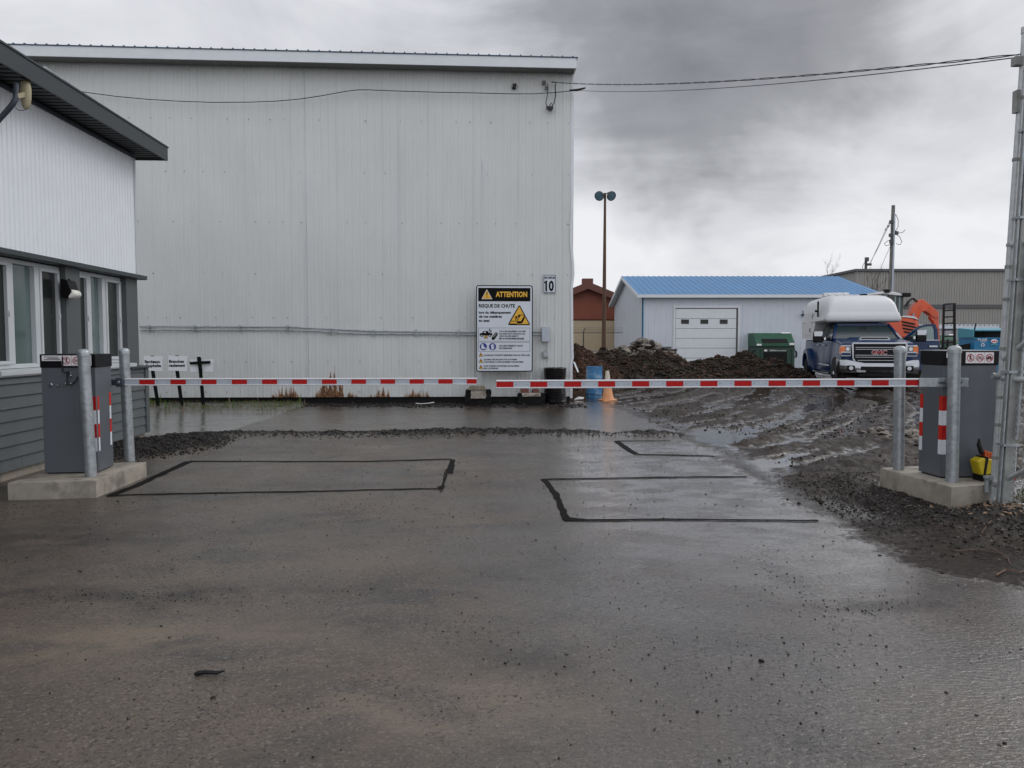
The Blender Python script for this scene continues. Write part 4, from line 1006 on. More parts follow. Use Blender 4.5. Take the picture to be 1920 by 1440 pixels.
mb.add([(ovh - .03, s_e - .01, ZS + .19), (-3, s_e - .01, ZS + .94), (-6.4, s_e - .01, ZS + .19)], [(0, 1, 2)]); mb.add([(ovh - .03, YN, ZS + .19), (-3, YN, ZS + .94), (-6.4, YN, ZS + .19)], [(0, 1, 2)])
mb.build('roof', 'fascia_dark', off_)
a = Wp(78, 118, .30); b_ = Wp(128, 150, .30)
mb = MB(); mb.box(.24, .33, a[0], b_[0], ZS + .20, ZS + .245); mb.build('snow_guard', 'galv', off_, bevel=.01)
# lower lap siding
mb = MB(); z = 0.10; ZSILL = 1.045
zt_ = ZSILL; bh = (zt_ - z) / 7.6; first = True
random.seed(4)
while z < zt_ - .01:
    z2 = min(z + bh, zt_)
    ys_ = [YN]; y = YN + random.uniform(1, 3)
    while y < -.2: ys_.append(y); y += random.choice((2.4, 3.0, 3.6))
    ys_.append(-.02)
    for a, b_ in zip(ys_[:-1], ys_[1:]):
        mb.prism([(.045, z), (.082, z), (.062, z2 + .004), (.045, z2 + .004)], 'y', a + .002, b_ - .002)
    z += bh
mb.box(-.16, .05, YN, -.02, .10, ZSILL)
mb.build('lap_siding', 'lap', off_, smooth=0)
mb = MB(); mb.box(-6.0, .092, -.02, .085, .10, ZSILL); mb.build('corner_board', 'pilaster', off_)
mb = MB(); mb.box(-6.0, .035, YN, .03, -.15, .10); mb.build('foundation', 'concrete_d', off_)
mb = MB(); mb.prism([(-.14, ZSILL + .03), (.12, ZSILL + .004), (.12, ZSILL - .018), (-.14, ZSILL - .0)], 'y', Wp(231, 690, 0)[0], .12); mb.build('water_table', 'fascia_dark', off_)
# pilasters
def pil(s0, s1, name='pilaster'):
    mb = MB(); mb.box(-.16, .0, s0, s1, ZSILL + .028, 2.272); mb.build(name, 'pilaster', off_)
pA0 = Wp(124, 560, 0)[0]; pA1 = Wp(141, 560, 0)[0] + .0
pB0 = Wp(237, 560, 0)[0]
pil(pA0, pA1 + .12); pil(pB0, 0.0)
# windows
def window_unit(s0, s1, n_, kinds, sill_to=None):
    """a white frame with n_ panes between s0 and s1"""
    z0, z1 = ZSILL + .07, 2.262; X0 = -.115
    f = MB(); fw = .045
    f.box(X0 - .04, X0 + .045, s0, s1, z0 - .0, z0 + fw); f.box(X0 - .04, X0 + .045, s0, s1, z1 - fw, z1)
    ed = [s0 + (s1 - s0) * q for q in kinds[0]]
    for i, e_ in enumerate(ed):
        wdt = fw if 0 < i < len(ed) - 1 else fw * .8
        f.box(X0 - .04, X0 + .050, e_ - wdt, e_ + wdt, z0 + fw, z1 - fw)
    fr = f.build('window', 'winframe', off_, bevel=.004)
    for i, kd in enumerate(kinds[1]):
        a = ed[i] + fw; b_ = ed[i + 1] - fw; za, zb_ = z0 + fw, z1 - fw
        if kd == 'c':   # casement sash
            m2 = MB(); t2 = .038
            for q in ((a, b_, za, za + t2), (a, b_, zb_ - t2, zb_), (a, a + t2, za + t2, zb_ - t2), (b_ - t2, b_, za + t2, zb_ - t2)): m2.box(X0 - .02, X0 + .062, *q)
            m2.box(X0 + .062, X0 + .074, b_ - .03, b_ - .012, (za + zb_) / 2 - .03, (za + zb_) / 2 + .03)
            m2.build('sash', 'winframe', fr, bevel=.003); a += t2; b_ -= t2; za += t2; zb_ -= t2
        g_ = MB(); g_.box(X0 - .03, X0 - .004 + (.03 if kd == 'c' else 0), a, b_, za, zb_)
        g_.build('pane', 'glass_scr' if kd == 'c' else 'glass_win', fr)
    sl = MB(); sl.prism([(X0 - .04, z0), (.115, z0 - .012), (.115, z0 - .055), (.098, z0 - .075), (X0 - .04, z0 - .075)], 'y', s0 - .02, s1 + .02); sl.build('sill', 'winframe', fr, bevel=.003)
wB0 = pA1 + .125; wB1 = pB0 - .01
e1 = Wp(167, 560, -.07)[0]; e2 = Wp(194.5, 560, -.07)[0]
window_unit(wB0, wB1, 3, ([0, (e1 - wB0) / (wB1 - wB0), (e2 - wB0) / (wB1 - wB0), 1], ['c', 'f', 'c']))
wA1 = Wp(114, 560, -.07)[0]; f1 = Wp(69.5, 560, -.07)[0]; f0 = Wp(20, 560, -.07)[0]; wA0 = 2 * f0 - f1 - (wA1 - f1) * .2
wA0 = f0 - (wA1 - f1)
window_unit(wA0, wA1, 3, ([0, (f0 - wA0) / (wA1 - wA0), (f1 - wA0) / (wA1 - wA0), 1], ['c', 'f', 'c']))
mb = MB(); mb.box(-.16, .0, YN, wA0 - .01, ZSILL + .028, 2.272); mb.box(-.185, -.14, wA1, pA0, ZSILL + .02, 2.272); mb.build('window_band_wall', 'pilaster', off_)
# wall lamp on the pilaster
s_, z_ = Wp(135, 543, .08)
lp = thing('wall_lamp', 'black wall lamp with white curved lens on the grey pilaster between windows', 'lamp', oc + on * .0 + ot * s_ + Vector((0, 0, z_ - .10)), OA)
mb = MB(); mb.prism([(.002, .0), (.07, .0), (.12, .07), (.075, .20), (.002, .22)], 'y', -.095, .095); mb.lathe([(.012, 0), (.012, .03), (.0, .032)], (.07, -.04, .19), 8); mb.build('housing', 'cap', lp, bevel=.006)
mb = MB(); rings = []
for i in range(9):
    a = -pi / 2 + pi * i / 8
    rings.append([(.065 + .0 + .085 * cos(q) * (cos(a) ** .5 if cos(a) > 0 else 0) + .02, .088 * sin(a), .052 + .052 * sin(q) - .004) for q in [radians(t0) for t0 in (-90, -60, -30, 0, 30, 60, 90)]])
mb.loft(rings, cap=True); mb.build('lens', 'lamp_lens', lp, smooth=60)
# antenna on a bent pipe
s_, z_ = Wp(49, 178, .30)
D0 = oc + on * .30 + ot * s_ + Vector((0, 0, z_))
ant = thing('antenna', 'beige rounded panel antenna on a bent grey pipe under the office eave', 'antenna', D0, OA)
def AL(x, y, out):
    s2, z2 = Wp(x, y, out); return (out - .30, s2 - s_, z2 - z_)
mb = MB(); mb.tube([AL(30, 157, .28), AL(30, 178, .28), AL(29, 186, .28), AL(24, 195, .26), AL(14, 207, .2), AL(3, 219, .14), AL(-6, 229, .08), AL(-8, 238, .02), AL(-8, 245, -.02)], .026, 12); mb.build('mast', 'pipe_grey', ant)
mb = MB(); prof = [(.0, -.13), (.022, -.12), (.034, -.08), (.04, -.02), (.042, .05), (.036, .1), (.02, .128), (0, .135)]
a = AL(48.5, 178, .28); rings = []
for r_, z2 in prof: rings.append([(a[0] + 1.25 * r_ * cos(2 * pi * k / 16), a[1] + 1.05 * r_ * sin(2 * pi * k / 16), a[2] + z2 * 1.12) for k in range(16)])
mb.loft(rings); mb.build('panel', 'beige', ant, smooth=60)
mb = MB(); b_ = AL(31, 180, .28); mb.bar((b_[0], b_[1], b_[2]), (a[0], a[1] - .02, a[2] + .0), .03, .045); mb.lathe([(.031, -.02), (.031, .02)], (b_[0], b_[1], b_[2]), 12); mb.build('clamp', 'beige', ant)
mb = MB(); mb.tube([(a[0], a[1], a[2] - .14), (a[0], a[1] - .05, a[2] - .165), (b_[0], b_[1] + .03, b_[2] - .13), (b_[0], b_[1] - .02, b_[2] - .12)], .004, 5); mb.build('lead', 'cable', ant)

# ------------------------------------------------------------------ barriers
tape_h = .155
def picto_person(mb, x, z, s, lv, mi):
    fl_disc(mb, x, z + .42 * s, .11 * s, lv, mi, 10)
    for a, b_, t_ in (((0, .3), (-.02, -.05), .17), ((-.02, -.02), (-.2, -.45), .10), ((0, -.02), (.17, -.42), .10), ((0, .28), (-.22, .05), .08), ((0, .28), (.22, .12), .08)):
        fl_line(mb, (x + a[0] * s, z + a[1] * s), (x + b_[0] * s, z + b_[1] * s), t_ * s, lv, mi)
def picto_bike(mb, x, z, s, lv, mi, heavy=False):
    for q in (-.3, .3): fl_ring(mb, x + q * s, z - .12 * s, .21 * s, (.10 if heavy else .045) * s, lv, mi, 14)
    w = (.14 if heavy else .05) * s
    for a, b_ in (((-.3, -.12), (-.08, .18)), ((-.08, .18), (.2, .18)), ((.2, .18), (.0, -.14)), ((.0, -.14), (-.3, -.12)), ((.2, .18), (.3, -.12)), ((.2, .18), (.18, .3)), ((-.1, .16), (-.14, .26))):
        fl_line(mb, (x + a[0] * s, z + a[1] * s), (x + b_[0] * s, z + b_[1] * s), w, lv, mi)
def barrier(name, label, loc, rz, w, dpt, h, side, boom_pts, boom_off, period, first_red, flange):
    """cabinet with its front left bottom corner at loc; side = +1 when the arm's side face is on the +x side"""
    t = thing('parking_barrier', label, 'barrier', loc, rz, 'white and red barrier arms across the entrance')
    mb = MB(); mb.box(0, w, 0, dpt, .012, h - .125)
    if side > 0: mb.box(w, w + .003, .02, dpt - .02, .02, .17)
    mb.build('cabinet', 'cabinet', t, bevel=.006)
    mb = MB(); mb.box(.02, w - .02, .02, dpt - .02, 0, .012); mb.build('plinth', 'cap', t)
    mb = MB(); mb.box(-.008, w + .008, -.008, dpt + .008, h - .125, h); cp = mb.build('cap', 'cap', t, bevel=.004)
    mb = MB(); mb.box(-.012, w + .012, -.012, dpt + .012, h, h + .006); mb.build('cap_rim', 'galv', t) if side < 0 else None
    st = MB(); zc = h - .064
    if side > 0: sx0 = .185; px0, px1 = .012, .185; pz0, pz1 = h - .062, h - .012
    else: sx0 = .195; px0, px1 = .015, .10; pz0, pz1 = h - .06, h - .012
    fl_rect(st, px0, px1, pz0, pz1, 1, 0, -.008)
    for i, z2 in enumerate((pz1 - .014, pz1 - .026, pz1 - .037)): fl_rect(st, px0 + .02 + .03 * (i % 2), px1 - .03 + .01 * i, z2 - .002, z2 + .003, 2, 1, -.008)
    c = .086; st.piece()
    for i in range(3):
        x0 = sx0 + i * (c + .002); fl_rect(st, x0, x0 + c, h - .108, h - .012, 1, 0, -.008)
        cx, cz = x0 + c / 2, h - .060
        tmp = MB(); fl_ring(tmp, cx, cz, .034, .0055, 3, 2, 32); fl_line(tmp, (cx - .023, cz + .023), (cx + .023, cz - .023), .005, 4, 2)
        if i == 0: picto_person(tmp, cx, cz, .05, 2, 1)
        else: picto_bike(tmp, cx, cz, .052, 2, 3 if i == 1 else 1, heavy=(i == 2))
        st.add([(v[0], v[1] - .008, v[2]) for v in tmp.v], tmp.f, 0); st.mi[-len(tmp.f):] = tmp.mi
    st.build('sticker', ['paper', 'blackmark', 'redring', 'greymark'], cp, smooth=0)
    # reflective tape, a sheet folded round the corner
    tp = MB(); zt0 = h - .40
    for i in range(4):
        z1_ = zt0 - i * .130; z0_ = z1_ - .130; mi = (0 if i % 2 == 0 else 1)
        tp.piece(); xf = (w - .085, w - .001) if side > 0 else (.001, .055)
        tp.box(xf[0], xf[1], -.0025, 0.0, z0_, z1_, mi)
        X = w if side > 0 else 0; sgn = 1 if side > 0 else -1
        m2 = 2 if mi == 0 else 1
        if side > 0:
            a, b_ = sorted((X, X + sgn * .0025)); tp.box(a, b_, .035, .065, z0_, z1_, m2); tp.piece(); tp.box(a, b_, dpt - .065, dpt - .03, z0_ + .02, z1_ + .02, m2)
        else:
            a, b_ = sorted((X, X + sgn * .0025)); tp.box(a, b_, -.0025, .045, z0_, z1_, m2); tp.piece(); tp.box(a, b_, dpt - .045, dpt, z0_, z1_, m2)
    tp.build('reflective_tape', ['redtape', 'whitetape', 'redtape2'], t, smooth=0)
    return t
zpadL = .155
La = gr(84, 889, zpadL); Lb = gr(184, 887, zpadL); wL = (Lb - La).length; rl = math.atan2(Lb.y - La.y, Lb.x - La.x)
hL = 1.125
tL = barrier('parking_barrier', 'left entrance barrier, dark grey cabinet beside the office with arm reaching right', La, rl, wL, .38, hL, +1, None, 0, 0, 0, 0)
RB = gr(1763, 897, .18); RA = gr(1717, 885.5, .18)
rr_ = radians(4.5)
tR = barrier('parking_barrier', 'right entrance barrier, dark grey cabinet by the gate with arm reaching left', RB, rr_, .50, (RA - RB).length, 1.135, -1, None, 0, 0, 0, 0)

def boom(parent, A, B, thick, depth, period, red_left, first_x, label=None):
    """A, B: world ends of the arm's centre line (A is the left end)"""
    inv = Matrix.LocRotScale(parent.location, parent.rotation_euler, None).inverted()
    d = (B - A); L = d.length; d.normalize(); ang = math.atan2(d.y, d.x); tilt = math.asin(d.z)
    R = Matrix.Rotation(ang, 4, 'Z') @ Matrix.Rotation(-tilt, 4, 'Y')
    T = inv @ Matrix.Translation(A) @ R
    mb = MB(); h = thick / 2
    core = [(-depth / 2 + .006, -h + .012), (depth / 2 - .006, -h + .012), (depth / 2 - .006, h - .012), (-depth / 2 + .006, h - .012)]
    def ext(poly, x0, x1, mi): n = len(poly); vs = [T @ Vector((x, p_[0], p_[1])) for x in (x0, x1) for p_ in poly]; mb.add(vs, [tuple(range(n - 1, -1, -1)), tuple(range(n, 2 * n))] + [(k, (k + 1) % n, n + (k + 1) % n, n + k) for k in range(n)], mi)
    ext(core, 0, L, 0)
    def rr(z0, z1): return [(-depth / 2, z0 + .004), (-depth / 2 + .006, z0), (depth / 2 - .006, z0), (depth / 2, z0 + .004), (depth / 2, z1 - .004), (depth / 2 - .006, z1), (-depth / 2 + .006, z1), (-depth / 2, z1 - .004)]
    ext(rr(h - .014, h), -.002, L + .002, 1); ext(rr(-h, -h + .013), -.002, L + .002, 1)
    x = first_x
    while x < L - .02:
        x1 = min(x + period / 2, L)
        if x1 > 0.02:
            a0 = max(x, 0.0)
            for yy in (-depth / 2 + .003, depth / 2 - .003 - .0015): mb2 = ext([(yy, -h + .0135), (yy + .0015, -h + .0135), (yy + .0015, h - .0145), (yy, h - .0145)], a0, x1, 2)
            for q in (x1 + .016, x1 + period / 2 - .035):
                if q < L - .05: ext([(-depth / 2 + .0045, -.002), (-depth / 2 + .006, -.002), (-depth / 2 + .006, .002), (-depth / 2 + .0045, .002)], q, q + .014, 3)
        x += period
    return mb.build('boom', ['alu', 'alu_edge', 'redtape', 'greymark'], parent, smooth=0)
# left arm
A = at(233, 716.2, 7.74); B = at(893.5, 715.0, 8.16)
d = (B - A).normalized(); Lx = (B - A).length
per = .3005
x1 = (at(888, 715, 8.16) - A).length
xr0 = (at(262.5, 716, 7.76) - A).length
boom(tL, A, B, .0735, .045, per, True, xr0)
inv = Matrix.LocRotScale(tL.location, tL.rotation_euler, None).inverted()
h0 = inv @ at(220, 716.5, 7.72); h1_ = inv @ A
mb = MB(); mb.box(h0.x - .0, h1_.x + .01, h0.y - .05, h0.y + .05, h0.z - .045, h0.z + .045); mb.box(h0.x - .10, h0.x + .01, h0.y - .03, h0.y + .03, h0.z - .03, h0.z + .03); mb.build('hub', 'pipe_grey', tL, bevel=.006)
mb = MB(); mb.tube([(h0.x + .035, h0.y - .05, h0.z), (h0.x + .035, h0.y - .075, h0.z)], .017, 12); mb.build('hub_bolt', 'chrome', tL, bevel=.004)
# bolts, socket and cable on the left cabinet
def Lc(x, y):   # pixel -> front face of left cabinet
    n_ = Vector((-sin(rl), cos(rl), 0)); d_ = Vector(ray(x, y)); k = (La - Vector((0, 0, EYE))).dot(n_) / d_.dot(n_); q = Vector((0, 0, EYE)) + d_ * k - La
    return (q.x * cos(rl) + q.y * sin(rl), q.z)
mb = MB()
for x, y, r_ in ((96, 721.5, .018), (123, 721, .015), (132.5, 721, .016), (132.5, 699, .010), (132.5, 704.5, .014)):
    q = Lc(x, y); mb.piece(); mb.tube([(q[0], 0, q[1]), (q[0], -.012, q[1]), (q[0], -.018, q[1])], [r_, r_, r_ * .6], 12)
q = Lc(109.5, 721.5); mb.piece(); mb.tube([(q[0], 0, q[1]), (q[0], -.012, q[1])], .020, 14)
mb.build('lock_bolt', 'chrome', tL)
mb = MB(); mb.tube([(q[0], -.013, q[1]), (q[0], -.015, q[1])], .012, 12); mb.build('key_hole', 'greymark', tL)
mb = MB(); mb.tube([(Lc(x, y)[0], -.022, Lc(x, y)[1]) for x, y in ((119, 668), (119.5, 692), (118.5, 697), (124, 698), (131, 696.5), (129, 699), (127.5, 704), (127.8, 715), (131, 721), (138, 720), (144, 714), (148, 706))], .006, 6); mb.build('cable', 'cable', tL)
# right arm: straight run that passes in front of its cabinet
A = at(931, 720.6, 6.78); B = at(1813, 716.9, 6.715)
xr0 = 0.0
boom(tR, A, B, .074, .045, .2985, True, 0.0)
invR = Matrix.LocRotScale(tR.location, tR.rotation_euler, None).inverted()
# grey clamp plate over the end of the right arm (no stripes past the cabinet edge)
mb = MB(); pa = at(1723, 717.2, 6.69); pb = at(1815, 716.9, 6.69)
qa = invR @ pa; qb = invR @ pb
mb.bar((qa.x, qa.y, qa.z), (qb.x, qb.y, qb.z), .012, .078); mb.build('boom_sleeve', 'galv', tR, bevel=.003)
mb = MB()
for x in (1762, 1768.5, 1779, 1800):
    q = invR @ at(x, 717, 6.68); mb.piece(); mb.tube([(q.x, q.y + .01, q.z), (q.x, q.y - .014, q.z)], .013, 10)
mb.build('sleeve_bolt', 'chrome', tR)
mb = MB(); q0 = invR @ at(1795, 717, 6.74); mb.tube([(.12, .0, q0.z), (.12, q0.y, q0.z)], .03, 12); mb.build('hub', 'pipe_grey', tR)

# concrete bases
def pad(corners, h, label, rnd=.012):
    mb = MB(); n = 9; c = sum((Vector(q) for q in corners), Vector()) / 4; t = []
    rings = []
    for z, ins in ((-.15, 0), (h - .02, .0), (h - .004, .004), (h, .014)):
        ring = []
        for i in range(4):
            a, b_ = Vector(corners[i]), Vector(corners[(i + 1) % 4])
            for k in range(n):
                q = a.lerp(b_, k / n); q = q + (c - q).normalized() * (ins + .006 * random.random()); ring.append((q.x - c.x, q.y - c.y, z + (.002 * random.random() if z > 0 else 0)))
        rings.append(ring)
    mb.loft(rings)
    o = mb.build('concrete_base', 'concrete', smooth=30, loc=(c.x, c.y, 0)); return tag(o, label, 'concrete base', 'concrete bases of the barriers')
p1, p2 = gr(15, 938), gr(181, 933); p3 = gr(275, 866, .155); p3.z = 0
dv = (p3 - p2); p4 = p1 + dv
pad([tuple(p1), tuple(p2), tuple(p3), tuple(p4)], .155, 'weathered concrete base under the left barrier, next to the office wall')
q1 = gr(1783, 953); q2 = gr(1650, 877, .18); q2.z = 0; q3 = gr(1881, 907, .18); q3.z = 0; q4 = q3 + (q2 - q1)
pad([tuple(q1), tuple(q3), tuple(q4), tuple(q2)], .18, 'pale concrete base under the right barrier, half buried in dark earth')

# bollards
bol = thing('bollard', 'galvanised post standing in front of the left cabinet, hiding part of its stickers', 'bollard', (0, 0, 0), 0, 'galvanised steel bollards guarding the barriers')
mb = MB(); mb.lathe([(.0505, 0), (.0505, 1.135)], n=28); mb.build('tube', 'galv', bol)
mb = MB(); mb.lathe([(.056, 1.105), (.057, 1.135), (.052, 1.152), (.036, 1.166), (.012, 1.172), (.0, 1.172)], n=28, cap=False); mb.build('dome_cap', 'galv', bol, smooth=60)
spots = [(166, 894.6, 156, 654, .155, None), (239.5, 868, 232, 652, .155, 'galvanised post at the rear corner of the left base, crossed by the left arm'),
         (1790.5, 905.5, 1790, 647.5, .18, 'galvanised post standing in front of the right cabinet, wider looking of that pair'),
         (1689, 882, 1687.5, 648, .18, 'galvanised post left of the right cabinet, behind the right arm')]
for i, (x, y, xt, yt, z, lab) in enumerate(spots):
    o = bol if i == 0 else copy_tree(bol)
    g = gr(x, y, z); g.y += .045
    if i == 1: g.y += .07; g.x -= .035
    tp = at(xt, yt, g.y); o.location = (g.x, g.y, z - .001)
    o.rotation_euler = (0, math.atan2(tp.x - g.x, 1.17), 0); o.scale = (1, 1, (tp.z - z) / 1.172)
    if lab: o['label'] = lab

# saw left behind the right cabinet
g = gr(1848, 902, .18)
sw = thing('power_tool_bundle', 'yellow case with black strap and orange handles on the right concrete base', 'tool', (g.x, g.y + .03, .18), .10); sw.scale = (.70, .75, .78)
mb = MB(); mb.prism([(-.14, .23), (-.09, .07), (.0, .07), (.10, .09), (.11, .23), (.02, .255), (-.07, .265)], 'y', -.07, .08); mb.build('yellow_case', 'yellow', sw, bevel=.015)
mb = MB(); mb.box(-.08, .11, -.085, .085, .0, .075); mb.prism([(-.065, .06), (-.035, .06), (.0, .275), (-.035, .28)], 'y', -.078, .09); mb.tube([(-.03, 0, .30), (-.06, .02, .40), (-.05, .03, .47)], [.03, .028, .012], 8); mb.build('strap_and_base', 'black', sw, bevel=.006)
mb = MB()
for x in (.0, .035, .07): mb.piece(); mb.box(x - .014, x + .014, -.03, .05, .25, .34 - x * .3)
mb.piece(); mb.box(-.04, .06, -.095, -.08, .02, .05); mb.build('handle', 'orange_pl', sw, bevel=.005)

# ------------------------------------------------------------------ gate on the right
gp = gr(1868, 950); gp.x -= .034
gate = thing('chain_link_gate', 'galvanised chain link gate leaf swung open toward the viewer at right edge', 'gate', (gp.x, gp.y, 0))
def GL(x, y, Y): q = at(x, y, Y); return (q.x - gp.x, q.y - gp.y, q.z)
lean = at(1901, 400, gp.y); lean.x -= .010
tx = (lean.x - gp.x) / (lean.z)
top = 3.92
gnd = h1(gp.x, gp.y) - .03
def px_(z): return tx * z
mb = MB(); mb.tube([(px_(z), 0, z) for z in (gnd, .5, 1.0, 1.5, 2.2, 2.9, top)], .026, 16); mb.tube([(px_(top), 0, top), (px_(top), 0, top + .05)], [.031, .031], 16); mb.build('gate_post', 'galv_bright', gate)
run = 1.7   # leaf runs towards the camera
def rail(z0, z1, r=.024): mb.tube([(px_(z0), 0, z0), (px_(z0) * .5 + px_(z1) * .5 + .0, -run * .5, (z0 + z1) / 2), (px_(z1), -run, z1)], r, 14)
mb = MB(); rail(.055, .055); mb.piece(); rail(1.092, 1.092); mb.piece(); rail(2.2, 2.2); mb.piece(); mb.tube([(px_(0), -run, 0.05), (px_(2.2), -run, 2.2)], .024, 12); mb.build('frame_rail', 'galv_bright', gate)
mb = MB(); rail(.18, 1.06, .021); mb.piece(); rail(1.245, 2.15, .021); mb.build('brace', 'galv_bright', gate)
mb = MB()
for z in (.20, .42, .70, .93, 1.12, 1.34, 1.75, 2.02, 2.2, 2.9, 3.4): mb.piece(); mb.lathe([(.026, -.014), (.032, -.012), (.032, .012), (.026, .014)], (px_(z), 0, z), 16); mb.box(px_(z) + .03, px_(z) + .075, -.006, .006, z - .012, z + .012)
mb.piece(); mb.box(px_(3.75) - .085, px_(3.75) - .02, -.03, .03, 3.66, 3.73); mb.piece(); mb.box(px_(3.4) - .05, px_(3.4) - .02, -.03, .03, 3.28, 3.46)
mb.build('band_clamp', 'galv_old', gate)
mb = MB(); z = 1.10; mb.tube([(px_(z) - .075, 0, z + .01), (px_(z) + .03, -.01, z)], .026, 12); z = .245; mb.piece()
mb.box(px_(z) - .075, px_(z) + .03, -.02, .02, z - .015, z + .02); mb.lathe([(.019, -.12), (.019, 0), (.03, .002), (.03, .016)], (px_(z) - .06, 0, z), 12); mb.build('hinge', 'galv', gate)
def mesh_fabric(mb, P0, ux, W, z0, z1, r=.0024, pitch=.056):
    """woven chain link: every wire is a zigzag going up"""
    n = int(W / pitch)
    for i in range(n + 1):
        for ph in (0, 1):
            pts = []; z = z0; k = ph
            while z <= z1 + 1e-6:
                u = i * pitch + (pitch / 2 if k % 2 else 0) * (1 if ph == 0 else -1) + (pitch / 2 if ph else 0)
                pts.append((P0[0] + ux[0] * u + px_(z), P0[1] + ux[1] * u, z)); z += pitch / 2; k += 1
            rings = []
            for j, p in enumerate(pts): rings.append([(p[0] - r, p[1], p[2]), (p[0], p[1] - r, p[2]), (p[0] + r, p[1], p[2]), (p[0], p[1] + r, p[2])])
            mb.loft(rings, cap=False)
mb = MB(); mesh_fabric(mb, (0.004, -.05), (0, -1), run - .1, .07, 2.17); mb.build('chain_link', 'galv_bright', gate, smooth=0)
# fence behind: square steel post, bracing conduit and fabric running right
fp = gr(1897, 963); fp.y += .12; fp.x += .01
bx_ = fp.y / 1440 * 1.0
fn = thing('chain_link_fence', 'chain link fence panel on a tall bluish steel post beside the open gate', 'fence', (fp.x, fp.y, 0))
mb = MB(); n = 6
mb.loft([[(px_(z) + a * .044, b_ * .045, z) for a, b_ in ((-1, -1), (1, -1), (1, 1), (-1, 1))] for z in (-.1, .5, 1.2, 2, 3, 4.6, 5.6)]); mb.build('square_post', 'galv_old', fn, bevel=.006)
mb = MB(); mb.tube([(px_(z) - .055, -.02, z) for z in (.0, 1, 2, 3, 3.8)], .010, 10)
mb.tube([(px_(z) + .02, -.07, z) for z in (.6, 1, 2, 3, 5)], .012, 8)
mb.build('conduit', 'galv', fn)
mb = MB()
for z in (.55, 1.15, 1.9, 2.4, 3.1): mb.piece(); mb.box(px_(z) - .07, px_(z) + .06, -.055, .055, z - .010, z + .010)
mb.build('strap', 'galv', fn)
mb = MB(); mb.box(px_(2.0) + .02, px_(2.0) + .16, -.16, -.05, 1.72, 2.06); mb.piece(); mb.box(px_(1.5) + .03, px_(1.5) + .13, -.15, -.05, 1.40, 1.62); mb.build('switch_box', 'machine_grey', fn, bevel=.01)
mb = MB(); mesh_fabric(mb, (0.06, .0), (1, .0), 2.4, .06, 2.2); mb.build('chain_link', 'galv_bright', fn, smooth=0)
mb = MB(); mb.tube([(px_(2.22), 0, 2.22), (2.5, 0, 2.22)], .021, 10); mb.piece(); mb.tube([(px_(.05), 0, .05), (2.5, 0, .05)], .008, 8); mb.build('rail', 'galv', fn)
mb = MB(); mb.tube([(2.5, 0, -.05), (2.5, 0, 2.3)], .03, 12); mb.piece(); mb.tube([(.27 + .0, .35, -.05), (.30, .35, 1.15)], .018, 8); mb.build('line_post', 'pipe_grey', fn)
g = at(1901, 903, 7.4); mk = thing('marker_stake', 'white marker stake with a red tip behind the chain link fence', 'marker', (g.x, 7.4, 0))
mb = MB(); mb.tube([(0, 0, -.02), (.005, 0, .38)], .012, 10); mb.build('stake', 'sign_white', mk)
mb = MB(); mb.tube([(0, 0, .05), (.0, 0, .13)], .0145, 10); mb.build('band', 'redtape', mk)
# rubble of pale stones beyond the fence
sp = scatter(900, 5.2, 12, 8.2, 11.5, lambda X, Y: X * 0 + .8, .03, .11)
rocks('pale_stones', ['rubble'], sp, 'pale broken stones spread behind the chain link fence', 'stones')

# ------------------------------------------------------------------ overhead cables
def sag(a, b, s, n=28): return [a.lerp(b, i / n) + Vector((0, 0, -4 * s * (i / n) * (1 - i / n))) for i in range(n + 1)]
a = at(1912, 102, gp.y); b_ = Fp(1036, 154, .13)
mb = MB(); P_ = sag(a, b_, .13, 160)
mb.tube([p + Vector((0, .007 * cos(i * .55), .007 * sin(i * .55))) for i, p in enumerate(P_)], .0050, 5); mb.tube([p + Vector((0, -.007 * cos(i * .55), -.007 * sin(i * .55))) for i, p in enumerate(P_)], .0045, 5)
tag(mb.build('power_cable', 'cable'), 'upper twisted black cable from the gate post to the pale building corner', 'cable')
mb = MB(); b2 = Fp(1083, 169.5, .25); P_ = sag(at(1912, 107, gp.y), b2, .12, 40)
P_ += [Fp(x, y, .16) for x, y in ((1062, 171.5), (1040, 173.5), (1000, 176), (960, 176), (900, 174.5), (820, 173), (740, 170.5), (690, 168.5), (672, 168.5), (650, 171), (600, 180), (560, 186), (520, 189.5), (470, 191.5), (400, 192), (340, 190), (280, 186.5), (220, 181), (160, 173), (100, 163))]
mb.tube(P_, [.005 if i < 40 else .009 for i in range(len(P_))], 6)
q = b2; mb.tube([q + Vector((-.18, 0, .0)), q + Vector((0, 0, .01)), q + Vector((.16, -.1, .02))], [.02, .028, .018], 8)
tag(mb.build('messenger_cable', 'cable'), 'lower thin cable running from the gate post along the top of the pale wall', 'cable')

# ------------------------------------------------------------------ barrel and cone
g = gr(1116, 747); g.y += .25
br = thing('barrel', 'scuffed light blue plastic barrel beside the faded cone', 'barrel', (g.x, g.y, h1(g.x, g.y) - .02))
r_ = 30 / 1440 * g.y / 2; H = 60 / 1440 * g.y
mb = MB(); mb.lathe([(r_ * .93, 0), (r_, .03), (r_, H * .30), (r_ * 1.02, H * .32), (r_, H * .35), (r_, H * .64), (r_ * 1.025, H * .66), (r_, H * .69), (r_, H * .96), (r_ * 1.02, H * .97), (r_ * 1.02, H), (r_ * .95, H), (r_ * .94, H * .9), (0, H * .9)], n=28); mb.build('shell', 'barrel', br, smooth=40)
mb = MB(); mb.tube([(r_ * 1.03 * cos(a), r_ * 1.03 * sin(a), H * .13 + .015 * sin(2 * a)) for a in [2 * pi * i / 24 for i in range(25)]], .008, 6); mb.build('strap', 'black', br)
g = gr(1141, 752); g.y += .12
